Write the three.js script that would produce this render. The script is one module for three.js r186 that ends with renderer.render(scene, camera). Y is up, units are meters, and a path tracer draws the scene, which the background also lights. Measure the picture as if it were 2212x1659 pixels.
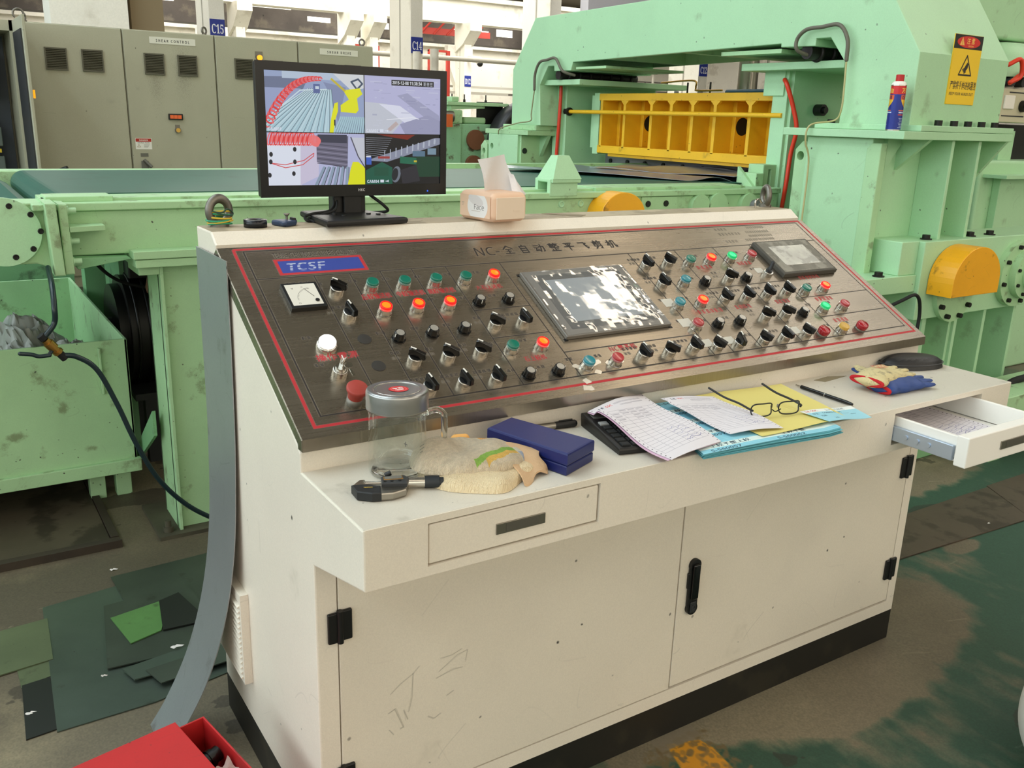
import * as THREE from 'three';
import { RoundedBoxGeometry } from 'three/addons/geometries/RoundedBoxGeometry.js';
import { mergeGeometries, mergeVertices, toCreasedNormals } from 'three/addons/utils/BufferGeometryUtils.js';
import { MarchingCubes } from 'three/addons/objects/MarchingCubes.js';
import { RectAreaLightUniformsLib } from 'three/addons/lights/RectAreaLightUniformsLib.js';
import { Brush, Evaluator, SUBTRACTION } from 'three-bvh-csg';
import { TextGeometry } from 'three/addons/geometries/TextGeometry.js';

// ───────────── camera, light, exposure ─────────────
const scene = new THREE.Scene();
scene.background = new THREE.Color(0x000000);
const camera = new THREE.PerspectiveCamera(46.06, 2212 / 1659, 0.05, 200);
camera.position.set(-0.5318, 1.5654, 1.4768);
camera.rotation.order = 'YXZ';
camera.rotation.set(-0.2864, -0.578, 0.0311);
const renderer = new THREE.WebGLRenderer({ antialias: true });
renderer.toneMapping = THREE.LinearToneMapping;
renderer.toneMappingExposure = 0.9;
renderer.shadowMap.enabled = true;
RectAreaLightUniformsLib.init();
const ROOF = 10.0;
const COOL = [0.82, 0.95, 1.0], WARM = [1.0, 0.87, 0.69], NEUT = [1.0, 0.97, 0.9];
// rooflights: x centre, z from, z to, width, radiance, tint
const ROOFLIGHTS = [
  [-8.5, -14, 12, 1.0, 6, COOL], [-5.0, -10, 1, 1.2, 9, COOL], [-1.2, -9.5, -0.5, 1.2, 6.5, COOL], [-2.2, 1.5, 12, 1.0, 2, WARM], [2.4, 2.5, 12, 1.0, 3, WARM],
  [8.45, -5.2, 11, 0.75, 5.0, WARM], [12.4, -5.0, 11, 1.1, 4.5, NEUT], [16.6, -14, 11, 1.0, 3.5, NEUT],
  [4.5, -19, -10, 1.0, 5.0, NEUT], [10.5, -20, -9, 1.0, 5.0, NEUT],
  [4, -38, -24, 2, 16, NEUT], [13, -38, -24, 2, 16, NEUT], [22, -38, -24, 2, 16, NEUT], [31, -38, -24, 2, 16, NEUT],
  [12, -57, -42, 2, 20, NEUT], [24, -57, -42, 2, 20, NEUT], [36, -57, -42, 2, 20, NEUT],
];

// ───────────── helpers ─────────────
const V2 = THREE.Vector2, V3 = THREE.Vector3, PI = Math.PI;
let seed = 7;
const rnd = (s) => { if (s !== undefined) seed = s; seed = (seed * 1664525 + 1013904223) >>> 0; return seed / 4294967296; };
const rr = (a, b) => a + (b - a) * rnd();
const used = {};
function numbered(n) { const k = used[n] = (used[n] ?? -1) + 1; return k ? n + '_' + String(k).padStart(3, '0') : n; }
const things = [];
function tag(o, label, category, group, kind) {
  if (label) o.userData.label = label; if (category) o.userData.category = category;
  if (group) o.userData.group = group; if (kind) o.userData.kind = kind; return o;
}
function thing(name, label, category, group) {
  const g = new THREE.Group(); g.name = numbered(name); scene.add(g); things.push(g); return tag(g, label, category, group);
}
function flat(g) { // non-indexed, position + normal + uv only
  let h = g.index ? g.toNonIndexed() : g;
  for (const k of Object.keys(h.attributes)) if (!['position', 'normal', 'uv'].includes(k)) h.deleteAttribute(k);
  if (!h.attributes.normal) h.computeVertexNormals();
  if (!h.attributes.uv) h.setAttribute('uv', new THREE.BufferAttribute(new Float32Array(h.attributes.position.count * 2), 2));
  h.clearGroups(); return h;
}
function merge(list) { const a = [].concat(list).flat(9).map(flat); return a.length === 1 ? a[0] : mergeGeometries(a); }
function boxUV(g) { // uv in metres from the dominant direction of each face
  const p = g.attributes.position, uv = new Float32Array(p.count * 2), a = new V3(), b = new V3(), c = new V3();
  for (let i = 0; i < p.count; i += 3) {
    a.fromBufferAttribute(p, i); b.fromBufferAttribute(p, i + 1); c.fromBufferAttribute(p, i + 2);
    const n = b.clone().sub(a).cross(c.clone().sub(a)), x = Math.abs(n.x), y = Math.abs(n.y), z = Math.abs(n.z);
    [a, b, c].forEach((v, k) => { const q = x >= y && x >= z ? [v.z, v.y] : y >= z ? [v.x, v.z] : [v.x, v.y]; uv[(i + k) * 2] = q[0]; uv[(i + k) * 2 + 1] = q[1]; });
  }
  g.setAttribute('uv', new THREE.BufferAttribute(uv, 2)); return g;
}
function mesh(name, geo, m, keepUV) {
  const g = merge(geo); if (!keepUV) boxUV(g);
  const o = new THREE.Mesh(g, m); o.name = name; return o;
}
function part(name, geo, m, parent, label, keepUV) { const o = mesh(name, geo, m, keepUV); parent.add(o); if (label) o.userData.label = label; return o; }
function solo(name, geo, m, label, category, group, keepUV) { const o = mesh(numbered(name), geo, m, keepUV); scene.add(o); things.push(o); return tag(o, label, category, group); }
function struct(name, geo, m) { const o = mesh(name, geo, m); scene.add(o); o.userData.kind = 'structure'; return o; }
function bx(x0, x1, y0, y1, z0, z1, r = 0) {
  const w = x1 - x0, h = y1 - y0, d = z1 - z0, q = Math.min(r, w / 2.01, h / 2.01, d / 2.01);
  const g = q > 0 ? new RoundedBoxGeometry(w, h, d, 2, q) : new THREE.BoxGeometry(w, h, d);
  return g.translate((x0 + x1) / 2, (y0 + y1) / 2, (z0 + z1) / 2);
}
function extr(pts, d0, d1, bevel, seg = 2) {
  const s = pts instanceof THREE.Shape ? pts : new THREE.Shape(pts.map(([a, b]) => new V2(a, b)));
  const b = Math.min(bevel || 0, (d1 - d0) / 2.05);
  return new THREE.ExtrudeGeometry(s, { depth: d1 - d0 - 2 * b, bevelEnabled: b > 0, bevelSize: b, bevelThickness: b, bevelOffset: -b, bevelSegments: seg, curveSegments: 14 }).translate(0, 0, d0 + b);
}
const prismX = (zy, x0, x1, b) => extr(zy.map(([z, y]) => [-z, y]), x0, x1, b).rotateY(PI / 2);
const prismZ = (xy, z0, z1, b) => extr(xy, z0, z1, b);
const prismY = (xz, y0, y1, b) => extr(xz.map(([x, z]) => [x, -z]), y0, y1, b).rotateX(-PI / 2);
const cylY = (x, y0, y1, z, r, n = 20, r2 = r) => new THREE.CylinderGeometry(r2, r, y1 - y0, n).translate(x, (y0 + y1) / 2, z);
const cylX = (x0, x1, y, z, r, n = 20) => new THREE.CylinderGeometry(r, r, x1 - x0, n).rotateZ(-PI / 2).translate((x0 + x1) / 2, y, z);
const cylZ = (x, y, z0, z1, r, n = 20) => new THREE.CylinderGeometry(r, r, z1 - z0, n).rotateX(PI / 2).translate(x, y, (z0 + z1) / 2);
function rod(a, b, r, n = 8) {
  const A = new V3(...a), B = new V3(...b), d = B.clone().sub(A);
  return new THREE.CylinderGeometry(r, r, d.length(), n).applyQuaternion(new THREE.Quaternion().setFromUnitVectors(new V3(0, 1, 0), d.normalize())).translate((a[0] + b[0]) / 2, (a[1] + b[1]) / 2, (a[2] + b[2]) / 2);
}
function tube(pts, r, n = 8, seg, closed = false) {
  const c = new THREE.CatmullRomCurve3(pts.map((p) => new V3(...p)), closed, 'catmullrom', 0.5);
  const g = [new THREE.TubeGeometry(c, seg ?? pts.length * 8, r, n, closed)];
  if (!closed) for (const p of [pts[0], pts[pts.length - 1]]) g.push(new THREE.SphereGeometry(r, n, 6).translate(...p));
  return g;
}
const lathe = (pts, x, y, z, n = 40) => new THREE.LatheGeometry(pts.map(([a, b]) => new V2(a, b)), n).translate(x, y, z);
// a thin solid sheet through four corners (x,y,z), with a bend
function sheet(c, nu, nv, bend, t = 0.0008) {
  const pos = [], uv = [], idx = [], P = c.map((p) => new V3(...p)), id = (k, i, j) => k * (nu + 1) * (nv + 1) + j * (nu + 1) + i;
  for (const k of [0, 1]) for (let j = 0; j <= nv; j++) for (let i = 0; i <= nu; i++) {
    const u = i / nu, v = j / nv, a = P[0].clone().lerp(P[1], u), b = P[3].clone().lerp(P[2], u), p = a.lerp(b, v);
    if (bend) { const d = bend(u, v, p); if (Array.isArray(d)) p.add(new V3(...d)); else p.y += d; }
    pos.push(p.x, p.y - (k ? t : 0), p.z); uv.push(u, 1 - v);
  }
  const quad = (a, b, d, e) => idx.push(a, b, d, a, d, e);
  for (let j = 0; j < nv; j++) for (let i = 0; i < nu; i++) {
    quad(id(0, i, j), id(0, i, j + 1), id(0, i + 1, j + 1), id(0, i + 1, j));
    quad(id(1, i, j), id(1, i + 1, j), id(1, i + 1, j + 1), id(1, i, j + 1));
  }
  for (let i = 0; i < nu; i++) { quad(id(0, i, 0), id(0, i + 1, 0), id(1, i + 1, 0), id(1, i, 0)); quad(id(0, i + 1, nv), id(0, i, nv), id(1, i, nv), id(1, i + 1, nv)); }
  for (let j = 0; j < nv; j++) { quad(id(0, 0, j + 1), id(0, 0, j), id(1, 0, j), id(1, 0, j + 1)); quad(id(0, nu, j), id(0, nu, j + 1), id(1, nu, j + 1), id(1, nu, j)); }
  const g = new THREE.BufferGeometry(); g.setAttribute('position', new THREE.Float32BufferAttribute(pos, 3)); g.setAttribute('uv', new THREE.Float32BufferAttribute(uv, 2)); g.setIndex(idx);
  return toCreasedNormals(g, 0.9);
}
// one smooth surface from tapered capsules joined by a smooth minimum; squash flattens in y
function blob(caps, cell, k = 0.012, squash = 1) {
  const lo = new V3(1e9, 1e9, 1e9), hi = lo.clone().negate();
  for (const [a, b, r1, r2] of caps) for (const [p, r] of [[a, r1], [b, r2]]) { lo.min(new V3(...p).subScalar(r * 1.5)); hi.max(new V3(...p).addScalar(r * 1.5)); }
  const size = Math.max(hi.x - lo.x, hi.y - lo.y, hi.z - lo.z) + cell * 6, N = Math.min(96, Math.ceil(size / cell)), mid = lo.clone().add(hi).multiplyScalar(0.5);
  const mc = new MarchingCubes(N, new THREE.MeshStandardMaterial(), false, false, 120000); mc.isolation = 0; const half = size / 2, p = new V3(), a = new V3(), ab = new V3();
  const cs = caps.map(([A, B, r1, r2]) => ({ A: new V3(...A), d: new V3(...B).sub(new V3(...A)), r1, r2 }));
  for (let z = 0; z < N; z++) for (let y = 0; y < N; y++) for (let x = 0; x < N; x++) {
    p.set((x - N / 2) / (N / 2) * half + mid.x, (y - N / 2) / (N / 2) * half + mid.y, (z - N / 2) / (N / 2) * half + mid.z);
    let dist = 1e9;
    for (const c of cs) {
      a.copy(p).sub(c.A); const l = c.d.lengthSq(), t = l ? Math.min(1, Math.max(0, a.dot(c.d) / l)) : 0; a.addScaledVector(c.d, -t); a.y *= squash;
      const dd = a.length() - (c.r1 + (c.r2 - c.r1) * t), h = Math.max(0, k - Math.abs(dist - dd)) / k; dist = Math.min(dist, dd) - h * h * k / 4;
    }
    mc.field[x + y * N + z * N * N] = -dist;
  }
  mc.update(); const n = mc.count, g = new THREE.BufferGeometry();
  g.setAttribute('position', new THREE.BufferAttribute(mc.positionArray.slice(0, n * 3), 3));
  g.scale(half, half, half).translate(mid.x, mid.y, mid.z);
  const w = mergeVertices(g, cell * 0.02); w.computeVertexNormals(); const e = w.toNonIndexed(); e.setAttribute('uv', new THREE.BufferAttribute(new Float32Array(e.attributes.position.count * 2), 2)); return e;
}
// a lumpy cushion over an outline in xz: height y0 at its edge, y0 + h(r, angle) inside
function mound(outline, y0, top, nr = 14, na = 96, under = 0) {
  const c = new THREE.CatmullRomCurve3(outline.map(([x, z]) => new V3(x, 0, z)), true, 'catmullrom', 0.5), cx = outline.reduce((s, p) => s + p[0], 0) / outline.length, cz = outline.reduce((s, p) => s + p[1], 0) / outline.length;
  const pos = [], idx = [], ring = []; const q = [];
  for (let i = 0; i < na; i++) q.push(c.getPoint(i / na));
  for (const side of [0, 1]) for (let j = 0; j <= nr; j++) { ring.push(pos.length / 3); for (let i = 0; i < na; i++) {
    const r = side ? 1 - j / nr : j / nr, x = cx + (q[i].x - cx) * r, z = cz + (q[i].z - cz) * r;
    pos.push(x, side ? y0 + under * (1 - r) : y0 + top(r, x, z), z);
  } }
  for (let k = 0; k < ring.length - 1; k++) for (let i = 0; i < na; i++) { const a = ring[k] + i, b = ring[k] + (i + 1) % na, d = ring[k + 1] + i, e = ring[k + 1] + (i + 1) % na; idx.push(a, b, e, a, e, d); }
  const g = new THREE.BufferGeometry(); g.setAttribute('position', new THREE.Float32BufferAttribute(pos, 3)); g.setIndex(idx);
  const w = toCreasedNormals(g, 1.2), n = w.attributes.position, uv = new Float32Array(n.count * 2); w.setAttribute('uv', new THREE.BufferAttribute(uv, 2)); return w;
}
function planUV(g, x0, x1, z0, z1) { const p = g.attributes.position, uv = g.attributes.uv; for (let i = 0; i < p.count; i++) uv.setXY(i, (p.getX(i) - x0) / (x1 - x0), 1 - (p.getZ(i) - z0) / (z1 - z0)); return g; }
const csg = new Evaluator(); csg.useGroups = false;
function cut(g, holes) {
  let b = new Brush(flat(g)); b.updateMatrixWorld();
  for (const h of holes) { const k = new Brush(flat(h)); k.updateMatrixWorld(); b = csg.evaluate(b, k, SUBTRACTION); }
  return b.geometry;
}

// ───────────── procedural textures ─────────────
function hash(x, y, s) { let h = (x * 374761393 + y * 668265263 + s * 982451653) | 0; h = Math.imul(h ^ (h >>> 13), 1274126177); return ((h ^ (h >>> 16)) >>> 0) / 4294967296; }
function vnoise(x, y, per, s) {
  const ix = Math.floor(x), iy = Math.floor(y), fx = x - ix, fy = y - iy, u = fx * fx * (3 - 2 * fx), v = fy * fy * (3 - 2 * fy), m = (a) => ((a % per) + per) % per;
  const a = hash(m(ix), m(iy), s), b = hash(m(ix + 1), m(iy), s), c = hash(m(ix), m(iy + 1), s), d = hash(m(ix + 1), m(iy + 1), s);
  return a + (b - a) * u + (c - a) * v + (a - b - c + d) * u * v;
}
function fbm(u, v, base, s, oct = 5) { let t = 0, a = 0.5, p = base; for (let i = 0; i < oct; i++, a *= 0.55, p *= 2) t += a * vnoise(u * p, v * p, p, s + i); return t / 1.05; }
function canvas(w, h, draw) { const c = document.createElement('canvas'); c.width = w; c.height = h; draw(c.getContext('2d'), w, h); return c; }
function ctex(c, { srgb = true, metres, clamp } = {}) {
  const t = new THREE.CanvasTexture(c); if (srgb) t.colorSpace = THREE.SRGBColorSpace;
  t.wrapS = t.wrapT = clamp ? THREE.ClampToEdgeWrapping : THREE.RepeatWrapping; if (metres) t.repeat.set(1 / metres, 1 / metres); return t;
}
const hex = (h) => [(h >> 16) & 255, (h >> 8) & 255, h & 255];
function pixelCanvas(w, h, f) { return canvas(w, h, (x) => { const d = x.createImageData(w, h); for (let j = 0, k = 0; j < h; j++) for (let i = 0; i < w; i++, k += 4) { const c = f(i / w, j / h); d.data[k] = c[0]; d.data[k + 1] = c[1]; d.data[k + 2] = c[2]; d.data[k + 3] = 255; } x.putImageData(d, 0, 0); }); }
const mixc = (a, b, t) => [a[0] + (b[0] - a[0]) * t, a[1] + (b[1] - a[1]) * t, a[2] + (b[2] - a[2]) * t];
// worn paint: mottled coat, grime blotches with their own grain, chips and scratches
function worn(base, { s = 1, size = 512, amp = 0.1, dirt = 0x3c3a30, dirtAt = 0.66, dirtMix = 0.5, chips = 30, chip = 0x2b2a24, scuffs = 12 } = {}) {
  const b = hex(base), dc = hex(dirt);
  const c = pixelCanvas(size, size, (u, v) => {
    const n = fbm(u, v, 4, s), f = hash((u * size) | 0, (v * size) | 0, s + 40), k = 1 + amp * (n - 0.5) * 2 + (f - 0.5) * 0.035;
    let q = [b[0] * k, b[1] * k, b[2] * k]; const g = fbm(u, v, 8, s + 17, 6) + (f - 0.5) * 0.08;
    if (g > dirtAt) q = mixc(q, dc, Math.min(1, (g - dirtAt) * 8) * dirtMix); return q;
  });
  const x = c.getContext('2d'); rnd(s * 977 + 5);
  x.fillStyle = '#' + chip.toString(16).padStart(6, '0'); x.strokeStyle = x.fillStyle;
  for (let i = 0; i < chips; i++) { x.globalAlpha = rr(0.35, 0.9); x.beginPath(); const r = rr(0.4, 2.2) * size / 512; x.ellipse(rr(0, size), rr(0, size), r, r * rr(0.4, 1.6), rr(0, 3), 0, 7); x.fill(); }
  for (let i = 0; i < scuffs; i++) { x.globalAlpha = rr(0.04, 0.14); x.lineWidth = rr(0.5, 1.4); x.beginPath(); const a = rr(0, size), d = rr(0, size); x.moveTo(a, d); x.quadraticCurveTo(a + rr(-20, 20), d + rr(-20, 20), a + rr(-50, 50), d + rr(-40, 40)); x.stroke(); }
  return c;
}
const std = (o) => new THREE.MeshStandardMaterial(o), phys = (o) => new THREE.MeshPhysicalMaterial(o);
const plain = (c, roughness = 0.6, metalness = 0, more = {}) => std({ color: c, roughness, metalness, ...more });
const coat = (c, o = {}, roughness = 0.5, metres = 1, more = {}) => std({ map: ctex(worn(c, o), { metres }), roughness, ...more });

const M = {
  mint: coat(0xaed8ad, { s: 3, amp: 0.03, dirt: 0x6d7a58, dirtAt: 0.76, dirtMix: 0.35, chips: 22, scuffs: 14 }, 0.42, 1.1),
  mintWorn: coat(0xa9d0a0, { s: 5, amp: 0.045, dirt: 0x5b5d40, dirtAt: 0.71, dirtMix: 0.5, chips: 60, scuffs: 26 }, 0.5, 0.7),
  mintChipped: coat(0x8fbf96, { s: 9, amp: 0.08, dirt: 0x4d3d2c, dirtAt: 0.66, dirtMix: 0.85, chips: 120, scuffs: 30 }, 0.55, 0.6),
  green2: coat(0x7fb384, { s: 11, amp: 0.05, dirt: 0x3c4b3a, dirtAt: 0.72, dirtMix: 0.6, chips: 40 }, 0.5, 1),
  yellow: coat(0xedb824, { s: 13, amp: 0.05, dirt: 0x7a5a1c, dirtAt: 0.72, dirtMix: 0.45, chips: 50, scuffs: 20 }, 0.4, 0.8),
  guard: coat(0xf0ab1c, { s: 14, amp: 0.04, dirt: 0x5a4010, dirtAt: 0.74, dirtMix: 0.6, chips: 20, scuffs: 8 }, 0.35, 0.6),
  cream: coat(0xe5dccd, { s: 21, amp: 0.02, dirt: 0xa09a8a, dirtAt: 0.76, dirtMix: 0.25, chips: 12, scuffs: 22 }, 0.38, 0.9),
  creamDoor: coat(0xe2d9c9, { s: 23, amp: 0.025, dirt: 0x9d9886, dirtAt: 0.74, dirtMix: 0.25, chips: 14, scuffs: 26 }, 0.42, 0.95),
  creamTop: coat(0xd0c9bb, { s: 25, amp: 0.03, dirt: 0x8f8778, dirtAt: 0.72, dirtMix: 0.3, chips: 30, scuffs: 26 }, 0.4, 0.6),
  greyCab: coat(0xaaa892, { s: 31, amp: 0.03, dirt: 0x7c7a6c, dirtAt: 0.8, dirtMix: 0.25, chips: 14, scuffs: 12 }, 0.5, 1.6),
  belt: coat(0x2f5f50, { s: 33, amp: 0.07, dirt: 0x22332c, dirtAt: 0.7, dirtMix: 0.3, chips: 8, scuffs: 60 }, 0.5, 1.1),
  hallWhite: coat(0xf1ede0, { s: 35, amp: 0.03, dirt: 0xb5ad9a, dirtAt: 0.66, dirtMix: 0.4, chips: 10, scuffs: 10 }, 0.8, 6),
  hallGrey: plain(0xb7b3a6, 0.85), brown: plain(0x8a7a5e, 0.8), upper: coat(0x57504a, { s: 36, amp: 0.25, dirt: 0x8e8470, dirtAt: 0.58, dirtMix: 0.5, chips: 60, scuffs: 60 }, 0.8, 9), roofDark: plain(0x8d867a, 0.9), darkSteel: plain(0x4a463e, 0.6, 0.3), trussRed: plain(0xb2372a, 0.6),
  black: plain(0x0c0c0c, 0.45), blackGloss: plain(0x090909, 0.22), rubber: plain(0x111313, 0.75), darkGrey: plain(0x2a2c2e, 0.5), plinth: coat(0x17150f, { s: 41, amp: 0.2, dirt: 0x3a3426, dirtAt: 0.6, dirtMix: 0.4, chips: 20 }, 0.55, 0.8),
  chrome: plain(0xcac6be, 0.22, 1), steel: plain(0x9b968c, 0.32, 1), dullSteel: plain(0x7e7a72, 0.45, 0.9), brass: plain(0xb88d4a, 0.32, 1), machined: plain(0x8c8a92, 0.5, 0.55),
  white: plain(0xeeeae2, 0.6), paper: plain(0xdcd8d4, 0.85), bolt: plain(0x1a1915, 0.5, 0.3), red: plain(0xb81818, 0.45), redHose: plain(0xe0391f, 0.35), hose: plain(0x10262c, 0.3), conduit: plain(0x6b675a, 0.6, 0.2), rust: plain(0x74482e, 0.8), inside: plain(0x1c2a20, 0.7), orange: plain(0xd9622c, 0.4),
  blueSign: plain(0x21338f, 0.5), vent: plain(0x5b5848, 0.6), ventDark: plain(0x15130e, 0.9), glass: phys({ color: 0xffffff, roughness: 0.02, transmission: 1, thickness: 0.003, ior: 1.48 }),
};

// ───────────── stroke lettering for Chinese characters (polylines on a 100 grid) ─────────────
const GL = {
  全: '50,5 8,42|50,5 92,42|28,46 72,46|30,66 70,66|50,46 50,92|12,92 88,92', 自: '50,3 42,18|22,18 22,95|22,18 78,18 78,95|22,43 78,43|22,68 78,68|22,93 78,93',
  动: '8,22 46,22|4,46 50,46|28,46 12,80 44,76|36,64 48,84|54,32 92,32 88,84 78,90|72,8 70,40 50,92', 整: '6,14 50,14|28,4 28,48|12,22 46,22 46,34 12,34 12,22|28,34 8,48|28,34 48,46|64,4 52,26|58,14 94,14|84,14 52,48|60,22 94,48|14,56 86,56|50,56 50,94|50,74 78,74|26,72 26,94|8,94 92,94',
  平: '14,12 86,12|30,24 38,42|70,24 60,42|6,54 94,54|50,12 50,98', 飞: '10,16 66,16 68,60 80,88 92,74|84,24 62,42|62,42 84,60', 剪: '30,2 38,12|68,2 60,12|8,16 92,16|16,24 16,58|16,24 46,24 46,58|16,34 46,34|16,44 46,44|64,24 64,48|82,20 82,56|10,68 84,68 78,96 68,92|46,68 18,98',
  机: '4,28 44,28|24,4 24,98|24,34 4,66|26,40 42,56|56,12 56,58 42,96|56,12 80,12 80,86 96,86 96,70', 注: '12,8 22,18|6,34 16,44|6,94 24,58|56,2 66,12|34,24 92,24|40,54 88,54|30,92 96,92|62,24 62,92', 意: '50,0 50,8|14,12 86,12|34,16 40,26|66,16 60,26|4,30 96,30|24,38 76,38 76,62 24,62 24,38|24,50 76,50|14,74 8,94|30,72 30,92 66,92 70,80|48,68 56,80|80,70 92,86',
  严: '8,10 92,10|36,10 36,38|64,10 64,38|20,18 28,34|82,18 72,34|8,40 92,40|20,40 20,70 6,98', 禁: '4,16 46,16|26,2 26,46|24,20 6,40|28,20 46,38|54,16 96,16|74,2 74,46|72,20 54,40|76,20 94,38|20,54 80,54|6,68 94,68|50,68 50,98 40,94|28,78 14,94|72,78 88,94',
  将: '6,20 16,38|6,74 22,56|24,4 24,98|56,2 34,28|52,12 90,12 60,44|50,22 60,32|34,54 96,54|74,40 74,96 62,92|46,66 56,80', 手: '76,4 20,14|12,34 88,34|4,58 96,58|52,10 52,88 38,96', 伸: '28,2 6,46|20,26 20,98|40,22 40,72|40,22 92,22 92,72|40,47 92,47|40,72 92,72|66,4 66,98',
  进: '12,10 22,22|4,42 22,42 22,76 4,94|22,78 50,92 96,92|40,26 94,26|34,54 98,54|56,6 56,54 42,82|78,6 78,82', 器: '10,6 42,6 42,32 10,32 10,6|58,6 90,6 90,32 58,32 58,6|4,50 96,50|50,36 44,54 6,70|50,50 94,70|74,38 84,46|10,68 42,68 42,96 10,96 10,68|58,68 90,68 90,96 58,96 58,68',
  里: '20,8 80,8 80,48 20,48 20,8|20,28 80,28|50,8 50,92|14,68 86,68|4,92 96,92', 操: '4,24 34,24|20,2 20,92 10,88|4,62 34,48|50,4 80,4 80,24 50,24 50,4|40,32 62,32 62,52 40,52 40,32|68,32 92,32 92,52 68,52 68,32|36,66 98,66|66,54 66,98|64,68 40,92|68,68 96,90', 作: '28,2 6,46|20,28 20,98|54,4 36,40|48,22 96,22|60,22 60,98|60,48 92,48|60,72 92,72',
  電: '16,6 84,6|6,20 6,34|6,20 94,20 94,34|50,6 50,44|20,28 36,28|20,38 36,38|64,28 80,28|64,38 80,38|18,50 18,84|18,50 80,50 80,84|18,66 80,66|18,82 80,82|50,50 50,94 94,94 94,84', 源: '10,8 20,18|4,36 14,46|4,94 22,58|32,8 96,8|34,8 34,50 24,96|64,10 54,24|46,26 86,26 86,54 46,54 46,26|46,40 86,40|66,54 66,96 56,92|50,64 40,84|80,64 92,82',
  正: '10,8 90,8|50,8 50,92|50,48 82,48|24,42 24,92|6,92 94,92', 上: '50,6 50,92|50,44 82,44|8,92 92,92', 升: '60,4 16,18|6,50 94,50|36,14 36,56 16,96|68,4 68,98', 转: '4,16 42,16|18,2 8,40 42,40|26,24 26,98|2,68 46,60|54,18 94,18|50,40 98,40|72,4 62,62 90,62 72,84|64,78 84,96',
  输: '4,16 44,16|18,2 8,40 42,40|28,24 28,98|2,66 46,60|72,2 48,30|72,2 98,30|60,32 84,32|52,42 52,96|52,42 70,42 70,92|52,58 70,58|52,74 70,74|80,44 80,82|92,40 92,96', 送: '12,10 22,22|4,42 22,42 22,76 4,94|22,78 50,92 96,92|50,4 56,16|80,4 72,16|38,22 92,22|34,46 96,46|66,22 64,48 42,78|66,48 90,76',
  中: '14,24 86,24 86,64 14,64 14,24|50,2 50,98', 段: '30,4 10,16 10,84|10,34 38,34|10,54 38,54|2,84 42,76|24,20 24,98|60,6 58,30 46,40|60,6 82,6 84,32 96,34|52,52 86,52 56,96|56,62 94,96', 后: '70,4 20,14 20,50 6,96|20,36 94,36|36,58 84,58 84,94 36,94 36,58', 前: '30,2 38,12|68,2 60,12|8,18 92,18|18,30 18,96|18,30 46,30 46,94|18,50 46,50|18,68 46,68|64,30 64,76|84,26 84,96 72,92',
  大: '6,34 94,34|50,4 46,50 8,96|52,44 94,96', 石: '8,12 92,12|46,12 8,66|30,50 82,50 82,92 30,92 30,50', 万: '8,14 92,14|44,14 40,50 10,94|42,42 82,42 76,90 62,84', 能: '24,4 8,28 38,24|14,40 14,96|14,40 40,40 40,92|14,56 40,56|14,72 40,72|58,6 58,36 92,34|90,10 60,24|58,52 58,90 94,88|90,56 60,72', 油: '8,10 18,18|4,36 14,44|6,94 22,58|36,30 90,30 90,94 36,94 36,30|62,6 62,94|36,62 90,62',
};
function glyphs(X, text, x, y, w, h, color, lw, gap = 0) {
  X.save(); X.strokeStyle = color; X.lineWidth = lw; X.lineCap = 'round'; X.lineJoin = 'round';
  for (const ch of text) { for (const s of (GL[ch] || '').split('|')) { X.beginPath(); s.split(' ').forEach((p, i) => { const [a, b] = p.split(','); const q = [x + a / 100 * w * 0.94, y + b / 100 * h]; i ? X.lineTo(...q) : X.moveTo(...q); }); X.stroke(); } x += w + gap; }
  X.restore();
}

// ───────────── the hall ─────────────
const HX0 = -15, HX1 = 56, HZ0 = -60, HZ1 = 14;
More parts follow.
